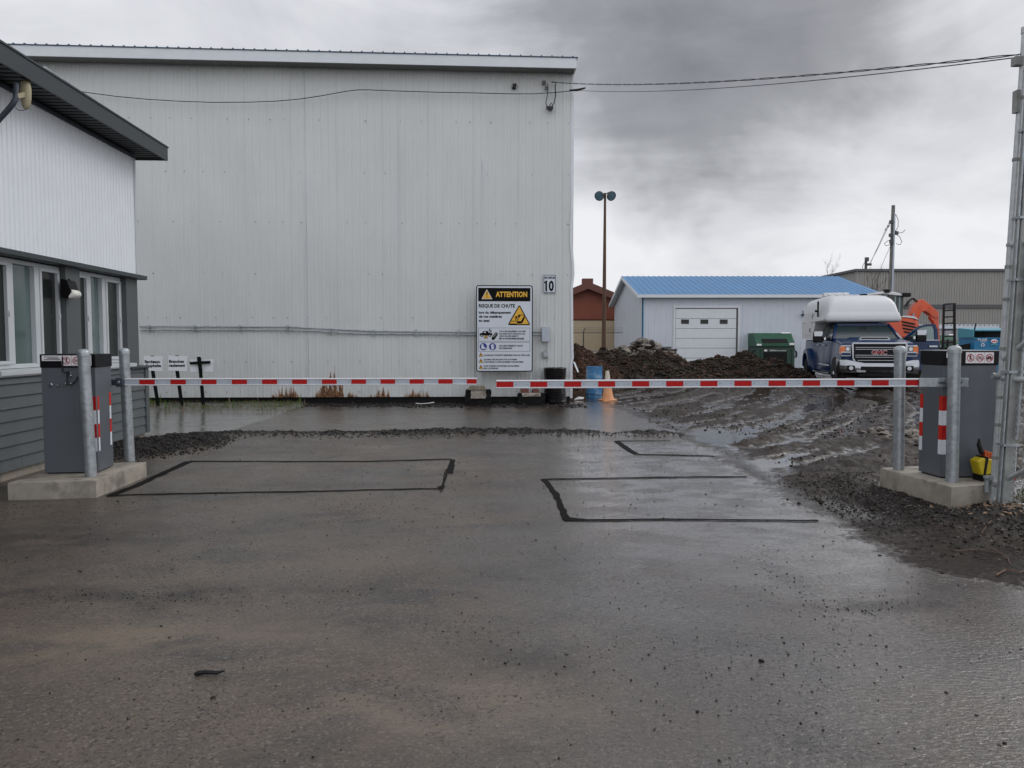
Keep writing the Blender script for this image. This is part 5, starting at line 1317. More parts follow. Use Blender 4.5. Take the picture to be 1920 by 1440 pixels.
cn = thing('traffic_cone', 'faded orange traffic cone with worn white collar, leaning beside the blue barrel', 'cone', (g.x, g.y, h1(g.x, g.y)), .3)
cn.rotation_euler = (.03, -.04, .3)
mb = MB(); mb.box(-.17, .17, -.17, .17, 0, .03); mb.build('base', 'cone', cn, bevel=.01)
mb = MB(); mb.lathe([(.15, .03), (.125, .10), (.075, .40)], n=24, cap=False); mb.build('body', 'cone', cn, smooth=60)
mb = MB(); mb.lathe([(.0765, .40), (.052, .60), (.040, .69), (.036, .70), (.0, .70)], n=24, cap=False); mb.build('collar', 'cone_w', cn, smooth=60)
# ------------------------------------------------------------------ white shed with blue roof
YS = 39.5
xl = at(1205, 600, YS).x; xr_ = at(1640, 600, YS).x; zE = at(1300, 557, YS - .3).z; DEP = 10.9
shed = thing('blue_roof_shed', 'white shed with blue metal roof and a garage door with three small panes', 'shed', (xl, YS, 0))
W2 = xr_ - xl; zR = at(1168, 520, YS + DEP / 2).z; zW = zE + .05
mb = MB()
xs2 = []; x = 0
while x < W2: xs2 += [(x, 0), (x + .02, .012), (x + .05, .012), (x + .07, 0)]; x += .30
xs2.append((W2, 0))
mb.loft([[(a, -b_, z) for a, b_ in xs2] for z in (.04, zW)], cap=False, closed=False)
mb.add([(0, 0, .04), (0, DEP, .04), (0, DEP, zW), (0, DEP / 2, zR - .05), (0, 0, zW)], [(0, 1, 2, 3, 4)])
mb.add([(W2, 0, .04), (W2, DEP, .04), (W2, DEP, zW), (W2, DEP / 2, zR - .05), (W2, 0, zW)], [(4, 3, 2, 1, 0)])
mb.add([(0, DEP, .04), (W2, DEP, .04), (W2, DEP, zW), (0, DEP, zW)], [(0, 1, 2, 3)])
mb.build('wall', 'shed_wall', shed, smooth=0)
mb = MB(); mb.box(0.02, W2 - .02, .03, DEP - .02, -.1, .06); mb.build('foundation', 'rib_dark', shed)
mb = MB(); ho = .32; hz = .35
def roof_side(sgn):
    y0 = -hz if sgn > 0 else DEP + hz; zlow = zE - .02
    n_ = int((W2 + 2 * ho) / .30); pr = []
    for i in range(n_ + 1):
        x = -ho + i * (W2 + 2 * ho) / n_; pr += [(x, 0), (x + .015, .03), (x + .05, .03), (x + .065, 0)]
    pr = pr[:-2]
    mb.loft([[(x, y0, zlow + .14 + d) for x, d in pr], [(x, DEP / 2, zR + .06 + d) for x, d in pr]], cap=False, closed=False)
roof_side(1); roof_side(-1)
mb.add([(-ho, -hz, zE + .11), (W2 + ho, -hz, zE + .11), (W2 + ho, DEP / 2, zR + .02), (-ho, DEP / 2, zR + .02)], [(0, 1, 2, 3)])
mb.build('roof', 'blue_roof', shed, smooth=0)
mb = MB(); mb.box(-ho - .02, W2 + ho + .02, -hz - .03, -hz, zE - .03, zE + .13); mb.box(-ho, W2 + ho, -hz, 0, zE - .02, zE)
for x in (-ho - .02, W2 + ho):
    for y0, y1 in ((-hz, DEP / 2), (DEP + hz, DEP / 2)):
        mb.add([(x, y0, zE - .04), (x, y1, zR - .14), (x, y1, zR + .06), (x, y0, zE + .14), (x + .03, y0, zE - .04), (x + .03, y1, zR - .14), (x + .03, y1, zR + .06), (x + .03, y0, zE + .14)], [(0, 1, 2, 3), (7, 6, 5, 4), (0, 4, 5, 1), (3, 2, 6, 7), (0, 3, 7, 4), (1, 5, 6, 2)])
mb.add([(-ho, -hz, zE), (-.0, -hz, zE), (0, DEP / 2, zR - .1), (-ho, DEP / 2, zR - .1), (-ho, DEP + hz, zE), (0, DEP + hz, zE)], [(0, 1, 2, 3), (3, 2, 5, 4)])
mb.build('fascia', 'shed_trim', shed, smooth=0)
mb = MB(); mb.box(-.035, .05, -.04, .0, .05, zE - .02); mb.box(-.04, -.0, -.04, .05, .05, zE - .02); mb.build('corner_trim', 'blue_trim', shed)
dx0 = at(1266, 600, YS).x - xl; dx1 = at(1383.5, 600, YS).x - xl; dzt = at(1300, 577.5, YS).z
fr = MB(); fr.box(dx0 - .10, dx0, -.06, -.0, .03, dzt + .10); fr.box(dx1, dx1 + .10, -.06, .0, .03, dzt + .10); fr.box(dx0, dx1, -.06, .0, dzt, dzt + .10); fr.build('door_frame', 'shed_trim', shed)
mb = MB(); nd = 6; ph = (dzt - .08) / nd
mb.box(dx0 + .02, dx1 - .10, -.030, -.018, .03, dzt - .05, 1)
for i in range(nd): mb.box(dx0 + .02, dx1 - .10, -.045, -.030, .05 + i * ph, .05 + (i + 1) * ph - .02)
mb.box(dx1 - .09, dx1, -.02, -.014, .03, dzt, 1); mb.box(dx0, dx1, -.02, -.014, dzt - .06, dzt, 1)
dr = mb.build('garage_door', ['shed_trim', 'rib_dark'], shed, smooth=0)
for a_, b_, mt in ((1275.5, 1292.5, 'glass_scr'), (1311.7, 1328.7, 'glass_scr'), (1348, 1365, 'glass_scr')):
    mb = MB(); x0 = at(a_, 600, YS).x - xl; x1 = at(b_, 600, YS).x - xl; z0 = at(1300, 608, YS).z; z1 = at(1300, 598.3, YS).z
    mb.box(x0 + .03, x1 - .03, -.060, -.046, z0 + .02, z1 - .02, 1); mb.box(x0, x1, -.055, -.046, z0, z1, 0)
    mb.build('pane', ['shed_trim', mt], dr)
mb = MB(); x = at(1506, 600, YS).x - xl; z = at(1506, 590, YS).z; mb.box(x - .12, x + .1, -.25, -.013, z - .05, z + .03); mb.box(x - .12, x - .08, -.25, -.2, z, z + .2); mb.build('light_bracket', 'rib_dark', shed)

# ------------------------------------------------------------------ brown and tan building
YB = 52.0
bb = thing('brown_building', 'brown gabled building with tan lower wall seen between the big wall and the shed', 'building', (at(1101, 600, YB).x, YB, 0))
ap = at(1101, 541, YB).z; ez = at(1155, 563, YB).z; hw_ = at(1155, 560, YB).x - bb.location.x; zm = at(1100, 599, YB).z
slope = (ap - ez) / hw_; HW = 5.2; e2z = ap - slope * HW
mb = MB(); mb.prism([(-HW, zm), (HW, zm), (HW, e2z), (0, ap), (-HW, e2z)], 'y', 0, 14); mb.build('upper_wall', 'brown_sid', bb)
mb = MB(); mb.box(-HW + .05, HW - .05, .06, 13.9, -.1, zm)
for x in (-3.4, -1.7, 0.1, 1.75, 3.4): mb.box(x, x + .03, .045, .06, 0, zm)
mb.build('lower_wall', 'tan', bb, smooth=0)
mb = MB(); t2 = .42; Hx = HW + .7; ez2 = ap - slope * Hx
mb.prism([(-Hx, ez2 - .05), (0, ap - .05), (Hx, ez2 - .05), (Hx, ez2 + t2), (0, ap + t2), (-Hx, ez2 + t2)], 'y', -.6, 14.5); mb.box(-.30, .42, 0.3, 1.0, ap + t2 - .1, ap + t2 + .28); mb.build('roof', 'brown_roof', bb, smooth=0)

# ------------------------------------------------------------------ long ribbed grey building
YG = 70.0
gx = at(1605, 560, YG).x; zt2 = at(1700, 509, YG).z; zb1 = at(1700, 571, YG).z; zb0 = at(1700, 578, YG).z
gb = thing('ribbed_warehouse', 'long grey warehouse with vertical ribs and a dark band, far right', 'building', (gx, YG, 0))
per_ = .24
def prof_(L): 
    o = []; x = 0
    while x < L: o += [(x, 0), (x + .03, .06), (x + .10, .06), (x + .13, 0)]; x += per_
    return o
mb = MB(); p_ = prof_(34)
mb.loft([[(a, -b_, z) for a, b_ in p_] for z in (zb1, zt2)], cap=False, closed=False); mb.loft([[(a, .12 - b_, z) for a, b_ in p_] for z in (0, zb0)], cap=False, closed=False)
p_ = prof_(30); mb.loft([[(-b_, a, z) for a, b_ in p_] for z in (0, zt2)], cap=False, closed=False)
mb.build('wall', 'rib_grey', gb, smooth=0)
mb = MB(); mb.box(.02, 34, -.02, .4, zb0, zb1); mb.box(.05, 34, .14, 29.9, -.1, zb0); mb.build('band', 'rib_dark', gb)
mb = MB(); mb.box(-.22, 34.2, -.22, 30, zt2, zt2 + .22); mb.build('parapet', 'rib_dark', gb)

# ------------------------------------------------------------------ grey container, bins
YC = 45
a = at(1700, 600, YC); b_ = at(1872, 600, YC)
ct = thing('container', 'long pale grey steel container stained with rust before the ribbed warehouse', 'container', (a.x, YC, 0))
z1 = at(1700, 608.5, YC).z; z0 = at(1700, 617, YC).z; L = b_.x - a.x
mb = MB(); mb.box(0, L * .97, .0, 2.3, .3, z0); 
for i in range(14): mb.box(L * i / 14, L * i / 14 + .09, -.05, 0, .3, z0)
mb.build('body', 'container', ct, smooth=0)
mb = MB(); mb.box(-.05, L, -.10, 2.4, z0 + .02, z1)
mb.build('top_rail', 'shed_wall', ct)
mb = MB()
for i in range(22): mb.box(L * (i + .3) / 22, L * (i + .65) / 22, -.104, -.10, z1 - .08, z1 - .03)
mb.box(0, L, -.03, .0, z0, z0 + .02); mb.build('slots', 'rib_dark', ct, smooth=0)
mb = MB()
for i in range(3): mb.piece(); mb.box(L * (.1 + .35 * i), L * (.1 + .35 * i) + .5, .3, 2, -.1, .3)
mb.build('skid', 'rib_dark', ct)

def dumpster_green(loc, rz, W, H, label, s=1, group='green steel dumpsters'):
    t = thing('dumpster', label, 'dumpster', loc, rz, group)
    hb = H * .60; d = 1.4 * s
    mb = MB(); mb.box(0, W, 0, d, .08, hb); mb.box(-.02, W + .02, -.035, 0.0, hb - .08, hb)
    for x in (0, .12 * W, .80 * W, .93 * W): mb.box(x, x + .07 * W, -.04, .0, .08, hb - .08)
    mb.build('body', 'green', t, bevel=.01)
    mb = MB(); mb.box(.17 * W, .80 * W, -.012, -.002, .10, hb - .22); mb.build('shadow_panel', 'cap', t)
    mb = MB(); mb.prism([(-.03, hb + .06), (-.03, hb + .22), (.35 * d, H), (.96 * d, H), (.96 * d, hb + .06)], 'x', 0.0, W); ld = mb.build('lid', 'green_l', t, bevel=.012)
    mb = MB(); mb.box(.01, W - .01, -.02, d * .98, hb, hb + .06); mb.build('lid_seam', 'cap', t)
    mb = MB(); sl2 = (H - hb - .22) / (.35 * d + .03)
    def P(u, v): return (u * W, -.03 + v * (.35 * d + .03) - .008, hb + .22 + v * (H - hb - .22) + .008)
    mb.add([P(.16, .0), P(.83, .0), P(.83, .42), P(.16, .42)], [(0, 1, 2, 3)]); mb.build('mail_slot', 'cap', ld)
    mb = MB(); mb.box(.03, .14 * W, -.036, -.031, hb + .10, hb + .19); mb.piece(); mb.box(.86 * W, W - .02, -.036, -.031, hb + .13, hb + .23); mb.piece(); mb.add([P(.74, .96), P(.98, .96), P(.98, 1.06), P(.74, 1.06)], [(0, 1, 2, 3)]); mb.build('sticker', 'paper', ld)
    for sg in (-1, 1):
        mb = MB(); X = 0 if sg < 0 else W
        pts = [(X, .1, hb - .12), (X + sg * .15, .1, hb - .22), (X + sg * .15, .1, hb - .45), (X, .1, hb - .52)]
        for p, q in zip(pts[:-1], pts[1:]): mb.bar(p, q, .05, .05)
        mb.bar((X + sg * .09, .1, hb - .20), (X + sg * .09, .1, hb - .44), .03, .03); mb.build('fork_pocket', 'cap', t)
    mb = MB(); z = hb - .17
    fl_disc(mb, .25 * W, z + .03, .048, 0, 0, 20, -.045, 1.8); fl_text(mb, 'CARTON', .345 * W, z, .06, 0, 0, wd=.175 * W, bold=.03, y0=-.045); fl_text(mb, 'SEULEMENT', .535 * W, z, .055, 0, 0, wd=.26 * W, bold=.0, y0=-.045)
    mb.build('lettering', 'paper', t, smooth=0)
    return t
g = at(1416.5, 690, 38.2); g2 = at(1489, 690, 38.2); H = at(1450, 624.5, 38.6).z
dumpster_green((g.x, 38.2, 0), .0, g2.x - g.x, H, 'dark green steel dumpster with side fork pockets in front of the white shed')
g = at(1757, 660, 37); H = at(1775, 628, 37).z
dumpster_green((g.x, 37.0, 0), .0, 1.05, H, 'narrow green dumpster partly hidden behind the black ramp of the trailer', .8)
# blue bin
YBn = 33
g = at(1826, 670, YBn); g2 = at(1908, 670, YBn)
bn = thing('recycling_bin', 'bright blue steel recycling bin with white lettering behind the right cabinet', 'bin', (g.x, YBn, 0), -.06, 'blue recycling bins')
Wb = g2.x - g.x; zb_ = at(1850, 633, YBn).z; zt3 = at(1850, 618.5, YBn).z
mb = MB(); mb.box(0, Wb, 0, 1.3, .1, zb_); mb.box(-.03, Wb + .03, -.04, 0, zb_ - .07, zb_); mb.box(0, Wb, -.03, 0, at(1850, 657, YBn).z - .05, at(1850, 657, YBn).z); mb.build('body', 'bin_blue', bn, bevel=.01)
mb = MB(); mb.prism([(.0, zt3 - .05), (.0, zt3), (1.3, zt3 + .1), (1.3, zb_ + .01), (1.24, zb_ + .01), (1.24, zt3 - .04)], 'x', -.02, Wb); mb.prism([(0.0, zb_), (.0, zt3), (1.3, zt3 + .05), (1.3, zb_)], 'x', -.06, -.02); mb.build('hood', 'bin_teal', bn)
mb = MB(); mb.box(.02, Wb - .02, .35, .40, zb_, zt3 - .05); mb.build('opening', 'dark_in', bn)
mb = MB()
for i in range(7): mb.piece(); mb.bar((.06 + i * .12, .1, zb_ + .26), (.14 + i * .12, .05, zb_ + .02), .06, .03)
mb.build('rubber_flap', 'rubber', bn)
mb = MB(); mb.bar((-.06, .4, .5), (-.20, .5, zb_ - .3), .10, .5); mb.piece(); mb.bar((-.02, -.01, zt3 - .02), (.02, -.02, zt3 + .28), .03, .05); mb.build('side_arm', 'black', bn)
mb = MB(); z = at(1850, 638, YBn).z
fl_text(mb, 'PV-6763', .12, z - .02, .095, 0, 0, wd=.38, bold=.02, y0=-.045); fl_text(mb, 'PLASTIQUE', .22, z - .085, .05, 0, 0, wd=.22, y0=-.045)
for a0 in (90, 210, 330):
    c_ = (.33, z - .20)
    a1_, a2_ = radians(a0 - 42), radians(a0 + 42); fl_line(mb, (c_[0] + .08 * cos(a1_), c_[1] + .065 * sin(a1_)), (c_[0] + .08 * cos(a2_), c_[1] + .065 * sin(a2_)), .032, 0, 0, -.045)
fl_disc(mb, .80, z - .04, .085, 0, 0, 24, -.045, 1.7); fl_text(mb, 'ebi', .80, z - .08, .085, 1, 1, wd=.22, bold=.04, align='C', y0=-.045)
fl_rect(mb, .66, .94, z - .21, z - .15, 0, 2, -.045)
fl_text(mb, 'PV-6763', 1.17, z - .02, .095, 0, 0, wd=.38, bold=.02, y0=-.045)
for a0 in (90, 210, 330):
    c_ = (1.33, z - .20); a1_, a2_ = radians(a0 - 42), radians(a0 + 42); fl_line(mb, (c_[0] + .08 * cos(a1_), c_[1] + .065 * sin(a1_)), (c_[0] + .08 * cos(a2_), c_[1] + .065 * sin(a2_)), .032, 0, 0, -.045)
mb.build('lettering', ['paper', 'redring', 'bin_teal'], bn, smooth=0)

# ------------------------------------------------------------------ heaps of soil, chips and rubble
def heap_obj(name, label, cat, poly, matname, clodmat, nc, seed, base=0.0, cl=(.03, .14), amp=.35):
    """poly: list of (x, y, radius x, radius y, height)"""
    x0 = min(p[0] - p[2] for p in poly); x1 = max(p[0] + p[2] for p in poly); y0 = min(p[1] - p[3] for p in poly); y1 = max(p[1] + p[3] for p in poly)
    X, Y = np.meshgrid(np.arange(x0, x1, .09), np.arange(y0, y1, .09))
    def hf(X, Y):
        Z = np.zeros_like(X)
        for (a, b_, rx, ry, h) in poly:
            r = np.sqrt(((X - a) / rx) ** 2 + ((Y - b_) / ry) ** 2) + .38 * (fbm(X * 1.1 + seed, Y * 1.1, seed, 4) - .5)
            Z = np.maximum(Z, h * np.clip(1 - r, 0, 1) ** .75)
        return Z * (1 + amp * 1.6 * (fbm(X * 1.9, Y * 1.9, seed + 3, 4) - .5)) + (Z > .02) * .16 * (fbm(X * 5, Y * 5, seed + 5, 3) - .5)
    Z = hf(X, Y) - .03
    ny, nx = X.shape; ii = np.arange(nx * ny).reshape(ny, nx)
    q = np.stack([ii[:-1, :-1], ii[:-1, 1:], ii[1:, 1:], ii[1:, :-1]], -1).reshape(-1, 4)
    keep = (Z.ravel()[q].max(1) > .0); q = q[keep]
    V = np.stack([X.ravel(), Y.ravel(), Z.ravel()], 1)
    me = bpy.data.meshes.new(name); me.vertices.add(len(V)); me.vertices.foreach_set('co', V.ravel())
    me.loops.add(len(q) * 4); me.loops.foreach_set('vertex_index', q.ravel()); me.polygons.add(len(q)); me.polygons.foreach_set('loop_start', np.arange(len(q)) * 4)
    me.update(calc_edges=True); me.materials.append(M[matname]); me.polygons.foreach_set('use_smooth', [True] * len(me.polygons))
    o = bpy.data.objects.new(name, me); COL.objects.link(o)
    r2 = np.random.RandomState(seed); CX = r2.uniform(x0, x1, nc * 3); CY = r2.uniform(y0, y1, nc * 3); CZ = hf(CX, CY)
    k_ = CZ > .04; CX, CY, CZ = CX[k_][:nc], CY[k_][:nc], CZ[k_][:nc]; S = cl[0] + (cl[1] - cl[0]) * r2.rand(len(CX)) ** 2.5
    c_ = rocks(name + '_clods', clodmat, np.stack([CX, CY, CZ - .02, S], 1), None, None)
    # one continuous heap: join clods into the heap's own mesh
    vs = np.empty(len(c_.data.vertices) * 3); c_.data.vertices.foreach_get('co', vs); ls = np.empty(len(c_.data.loops), int); c_.data.loops.foreach_get('vertex_index', ls)
    mi = np.empty(len(c_.data.polygons), int); c_.data.polygons.foreach_get('material_index', mi)
    n0 = len(V); V2 = np.vstack([V, vs.reshape(-1, 3)]); loops = np.concatenate([q.ravel(), ls + n0]); npz = len(q) ; npc = len(mi)
    me2 = bpy.data.meshes.new(name); me2.vertices.add(len(V2)); me2.vertices.foreach_set('co', V2.ravel()); me2.loops.add(len(loops)); me2.loops.foreach_set('vertex_index', loops)
    me2.polygons.add(npz + npc); me2.polygons.foreach_set('loop_start', np.concatenate([np.arange(npz) * 4, npz * 4 + np.arange(npc) * 3])); me2.update(calc_edges=True)
    for mm in [matname] + clodmat: me2.materials.append(M[mm])
    me2.polygons.foreach_set('material_index', np.concatenate([np.zeros(npz, int), mi + 1]))
    me2.polygons.foreach_set('use_smooth', np.concatenate([np.ones(npz, bool), np.zeros(npc, bool)]))
    o.data = me2; bpy.data.objects.remove(c_)
    return tag(o, label, cat)
def X_(px, Y): return at(px, 640, Y).x
def Z_(py, Y): return at(1200, py, Y).z
heap_obj('soil_heap', 'dark soil heap with grassy clods between the blue barrel and the shed door', 'heap',
         [(X_(1215, 26), 26, 2.6, 2.2, 1.05), (X_(1150, 27), 27, 1.8, 2, 1.15), (X_(1270, 25.6), 25.6, 1.7, 1.5, .75), (X_(1125, 25.4), 25.2, 1.6, 1.3, .6)], 'soil', ['soil_clod', 'chips'], 9000, 11, cl=(.012, .075))
heap_obj('soil_heap', 'broad brown soil heap with roots in front of the green dumpster', 'heap',
         [(X_(1405, 26.5), 26.5, 2.3, 1.8, .98), (X_(1340, 26.5), 26.5, 2.1, 1.7, .95), (X_(1450, 26.0), 26.0, 1.5, 1.6, .92), (X_(1300, 26), 26, 1.8, 1.4, .6)], 'soil', ['soil_clod', 'chips'], 9000, 12, cl=(.012, .075))
heap_obj('wood_chip_heap', 'reddish brown heap of wood chips and leaves beside the pale wall corner', 'heap',
         [(X_(1085, 23.5), 23.5, 1.25, 1.5, 1.2), (X_(1060, 24), 24.5, 2.0, 2.0, 1.45)], 'chips', ['chips', 'soil_clod'], 9000, 13, cl=(.012, .05))
heap_obj('wood_chip_heap', 'small light brown heap of broken wood just right of the black tub', 'heap', [(X_(1255, 28.0), 28.2, 1.15, .9, 1.18), (X_(1225, 27.5), 28.0, 1.2, .8, 1.15)], 'chips', ['rubble', 'chips'], 900, 14, cl=(.03, .10))
heap_obj('rubble_heap', 'grey heap of broken concrete and stones behind the soil heap', 'heap',
         [(X_(1213, 31), 31, 1.7, 1.6, 1.50), (X_(1165, 30.5), 30.5, 1.7, 1.6, 1.15), (X_(1100, 31), 31, 1.9, 1.5, 1.0)], 'soil', ['rubble', 'soil_clod'], 2200, 15, cl=(.04, .20))
# black tub with a grey lid on the heap
g = at(1247, 671, 31.5); tb = thing('black_tub', 'black plastic tub with grey debris on top, behind the brown heaps', 'tub', (g.x, 31.5, g.z - .12))
mb = MB(); mb.loft([[(-.34, -.3, 0), (.34, -.3, 0), (.34, .3, 0), (-.34, .3, 0)], [(-.40, -.33, .42), (.40, -.33, .42), (.40, .33, .42), (-.40, .33, .42)], [(-.42, -.36, .43), (.42, -.36, .43), (.42, .36, .43), (-.42, .36, .43)], [(-.42, -.36, .48), (.42, -.36, .48), (.42, .36, .48), (-.42, .36, .48)]]); mb.build('tub', 'cap', tb)
mb = MB(); random.seed(9); rough_block(mb, -.42, .2, -.3, .3, .47, .58, .03); mb.build('debris', 'machine_grey', tb, smooth=0)


# ------------------------------------------------------------------ lamp mast
YL = 35
bx = at(1131.5, 655, YL).x; tpx = at(1134.5, 362, YL)
lm = thing('floodlight_mast', 'tall slim rust brown mast carrying two round floodlights', 'lamp', (bx, YL, 0))
mb = MB(); mb.tube([(0, 0, -.1), (.02, 0, 3), (tpx.x - bx, 0, tpx.z)], [.105, .09, .05], 12); mb.build('pole', 'wood_pole', lm)
tz = tpx.z - .12; tx_ = tpx.x - bx
for sg in (-1, 1):
    c = Vector((tx_ + sg * .245, -.06, tz)); n = Vector((sg * .35, -.72, -.42)).normalized()
    mb = MB(); mb.tube([c + n * .10, c + n * .02, c - n * .12, c - n * .20], [.22, .215, .12, .05], 18, cap=True); hd = mb.build('floodlight', 'machine_grey', lm)
    mb = MB(); mb.tube([c + n * .101, c + n * .108], [.19, .18], 18); mb.build('lens', mat('flood_lens_%d' % sg, (0.10, 0.17, 0.22), 0.2, 0, 0.3, 8), hd)
    mb = MB(); mb.tube([(tx_, 0, tz + .05), (tx_ + sg * .12, -.02, tz + .13), c - n * .15 + Vector((0, 0, .1))], .02, 8); mb.build('arm', 'black', lm)

# security fence before the tan wall
YF = 44
g0 = at(1040, 624, YF); g1 = at(1168, 624, YF)
sf = thing('security_fence', 'thin dark security fence with barbed wire arm before the tan wall', 'fence', (g0.x, YF, 0))
L = g1.x - g0.x
mb = MB(); mb.tube([(0, 0, g0.z), (L, 0, g0.z)], .022, 6); mb.build('rail', 'machine_grey', sf)
for x in (at(1094, 640, YF).x - g0.x, at(1094, 640, YF).x - g0.x - 2.5):
    mb = MB(); mb.tube([(x, 0, 0), (x, 0, g0.z + .05), (x + .10, -.05, g0.z + .30)], [.035, .035, .02], 8); mb.build('post', 'machine_grey', sf)
mb = MB()
for k in range(3): mb.tube([(0, -.02 * k, g0.z + .1 + .09 * k), (L, -.02 * k, g0.z + .1 + .09 * k)], .006, 4)
mb.build('barbed_wire', 'machine_grey', sf)

# ------------------------------------------------------------------ utility poles
YU = 56
b0 = at(1669, 560, YU); t0 = at(1675, 385, YU)
up = thing('utility_pole', 'tall grey utility pole with conduit and wire loops behind the excavator', 'utility pole', (b0.x, YU, 0))
dxp = (t0.x - b0.x) / (t0.z - b0.z)
def UL(x, y, o=0): q = at(x, y, YU - .2); return (q.x - b0.x, -.2 - o, q.z)
mb = MB(); mb.tube([(-.35 + dxp * 0, 0, -.1), (dxp * 5, 0, 5), (t0.x - b0.x, 0, t0.z)], [.20, .17, .12], 12); mb.build('pole', mat('grey_pole', (0.16, 0.15, 0.14), 0.8, 0, .2, 3), up)
mb = MB(); mb.tube([UL(1673, 560), UL(1677.5, 405), UL(1678, 402), UL(1680, 403)], .06, 8); mb.build('conduit', 'alu', up)
mb = MB()
for P_ in ([(1680, 403), (1684, 412), (1684, 425), (1681, 430), (1678, 434)], [(1679, 432), (1685, 437), (1692, 436), (1697, 431)], [(1681, 440), (1687, 444), (1691, 453), (1688, 459), (1680, 457)], [(1673, 448), (1664, 452), (1658, 457), (1661, 461), (1668, 459), (1672, 455)],
           [(1671, 418), (1665, 424), (1659, 431), (1661, 433), (1667, 424)], [(1674, 434), (1671, 424), (1666, 423)]):
    mb.tube([UL(*q) for q in P_], .022, 5)
mb.tube([UL(1667, 417), UL(1630, 498)], .018, 5); mb.tube([UL(1666, 424), UL(1648, 462), UL(1632, 492)], .018, 5); mb.tube([UL(1669, 462), UL(1650, 506)], .014, 5)
for q in ((1671, 416), (1670, 441), (1671, 453), (1681, 437)): c = UL(*q); mb.box(c[0] - .1, c[0] + .1, c[1] - .1, c[1] + .1, c[2] - .12, c[2] + .12)
mb.build('wires_and_fittings', 'machine_grey', up)
YV = 82
b1 = at(1622, 560, YV); t1 = at(1621.5, 485, YV)
u2 = thing('utility_pole', 'short distant grey pole top rising above the warehouse roof', 'utility pole', (b1.x, YV, 0))
mb = MB(); mb.tube([(0, 0, -.1), (0, 0, t1.z)], [.2, .13], 10); mb.build('pole', 'machine_grey', u2)
mb = MB(); mb.box(-.2, .2, -.25, -.1, t1.z - .3, t1.z + .12); mb.box(.1, .5, -.25, -.1, t1.z - .75, t1.z - .5); mb.box(-.4, .0, -.25, -.1, t1.z - 1.4, t1.z - 1.2); mb.tube([(-.1, -.2, t1.z - .2), (-.45, -.2, t1.z - .8), (-.35, -.2, t1.z - 1.5)], .03, 5); mb.build('fittings', 'machine_grey', u2)

# ------------------------------------------------------------------ bare trees
def bare_tree(label, x, Y, H, n, spread, seed):
    random.seed(seed); t = thing('bare_tree', label, 'tree', (x, Y, 0), 0, 'leafless trees beyond the blue roof')
    mb = MB(); mb.tube([(0, 0, -.2), (.05, 0, H * .2), (0, .05, H * .42)], [.2, .16, .12], 8); mb.build('trunk', 'bark', t)
    cr_ = MB()
    def branch(p, d, L, r, lv):
        pts = [p]; q = p; dd = d.copy(); k = 4
        for i in range(k):
            dd = (dd + Vector((random.uniform(-.12, .12), random.uniform(-.12, .12), .06))).normalized(); q = q + dd * L / k; pts.append(q)
        cr_.tube(pts, [r * (1 - .75 * i / k) for i in range(k + 1)], 4, cap=False)
        if lv == 0: return
        for i in range(3 if lv > 1 else 4):
            b_ = pts[random.randint(1, k)]; a = random.uniform(0, 6.28); s = random.uniform(.3, .75)
            branch(b_, (dd + Vector((cos(a) * s, sin(a) * s, .1))).normalized(), L * random.uniform(.4, .62), r * .5, lv - 1)
    for i in range(n):
        a = random.uniform(0, 6.28); s = random.uniform(.1, 1) * spread
        branch(Vector((0, 0, H * random.uniform(.12, .42))), Vector((cos(a) * s, sin(a) * s, 1)).normalized(), H * random.uniform(.42, .60), .07, 3)
    cr_.build('crown', 'bark', t, smooth=0)
g = at(1561, 560, 92); bare_tree('bare leafless tree rising behind the blue shed roof', g.x, 92, at(1561, 478, 92).z * .74, 11, .42, 5)
g = at(1632, 560, 66); bare_tree('bare leafless tree in front of the warehouse corner beside the short pole', g.x, 66, at(1620, 480, 66).z * .74, 10, .5, 8)
# ------------------------------------------------------------------ pickup truck with a white camper shell
th = radians(12.5)
A_ = at(1576, 665, 21.7); wl_ = 2.03
ux = Vector((cos(th), -sin(th), 0)); uy = Vector((sin(th), cos(th), 0))
O_ = A_ + ux * (wl_ / 2); O_.z = 0
TK = thing('pickup_truck', 'dark blue pickup truck with chrome grille and white camper shell, driver door open', 'truck', (O_.x, O_.y, -.01), -th)
def sect(y, w, z0, z1, r, wt=None, rt=None):
    """rounded box cross section at depth y"""
    wt = wt if wt is not None else w; rt = rt or r; p = []
    for cx, cz, a0, rr in ((w - r, z0 + r, -90, r), (wt - rt, z1 - rt, 0, rt), (-(wt - rt), z1 - rt, 90, rt), (-(w - r), z0 + r, 180, r)):
        for k in range(5): a = radians(a0 + 22.5 * k); p.append((cx + rr * cos(a), y, cz + rr * sin(a)))
    return p
mb = MB()
mb.loft([sect(.10, .88, .62, 1.26, .05), sect(.16, .97, .52, 1.36, .07), sect(.5, 1.0, .50, 1.42, .09, .96), sect(1.0, 1.0, .50, 1.46, .10, .94), sect(1.62, 1.0, .50, 1.50, .10, .95), sect(1.68, 1.0, .45, 1.43, .06, .97), sect(4.25, 1.0, .45, 1.43, .06, .97), sect(4.3, 1.0, .5, 1.46, .04, .98), sect(6.55, 1.0, .55, 1.46, .04, .98)])
# hood crown and bulges
mb.loft([[(-.50, .25, 1.37), (.50, .25, 1.37), (.42, .3, 1.43), (-.42, .3, 1.43)], [(-.62, 1.55, 1.46), (.62, 1.55, 1.46), (.5, 1.5, 1.53), (-.5, 1.5, 1.53)]])
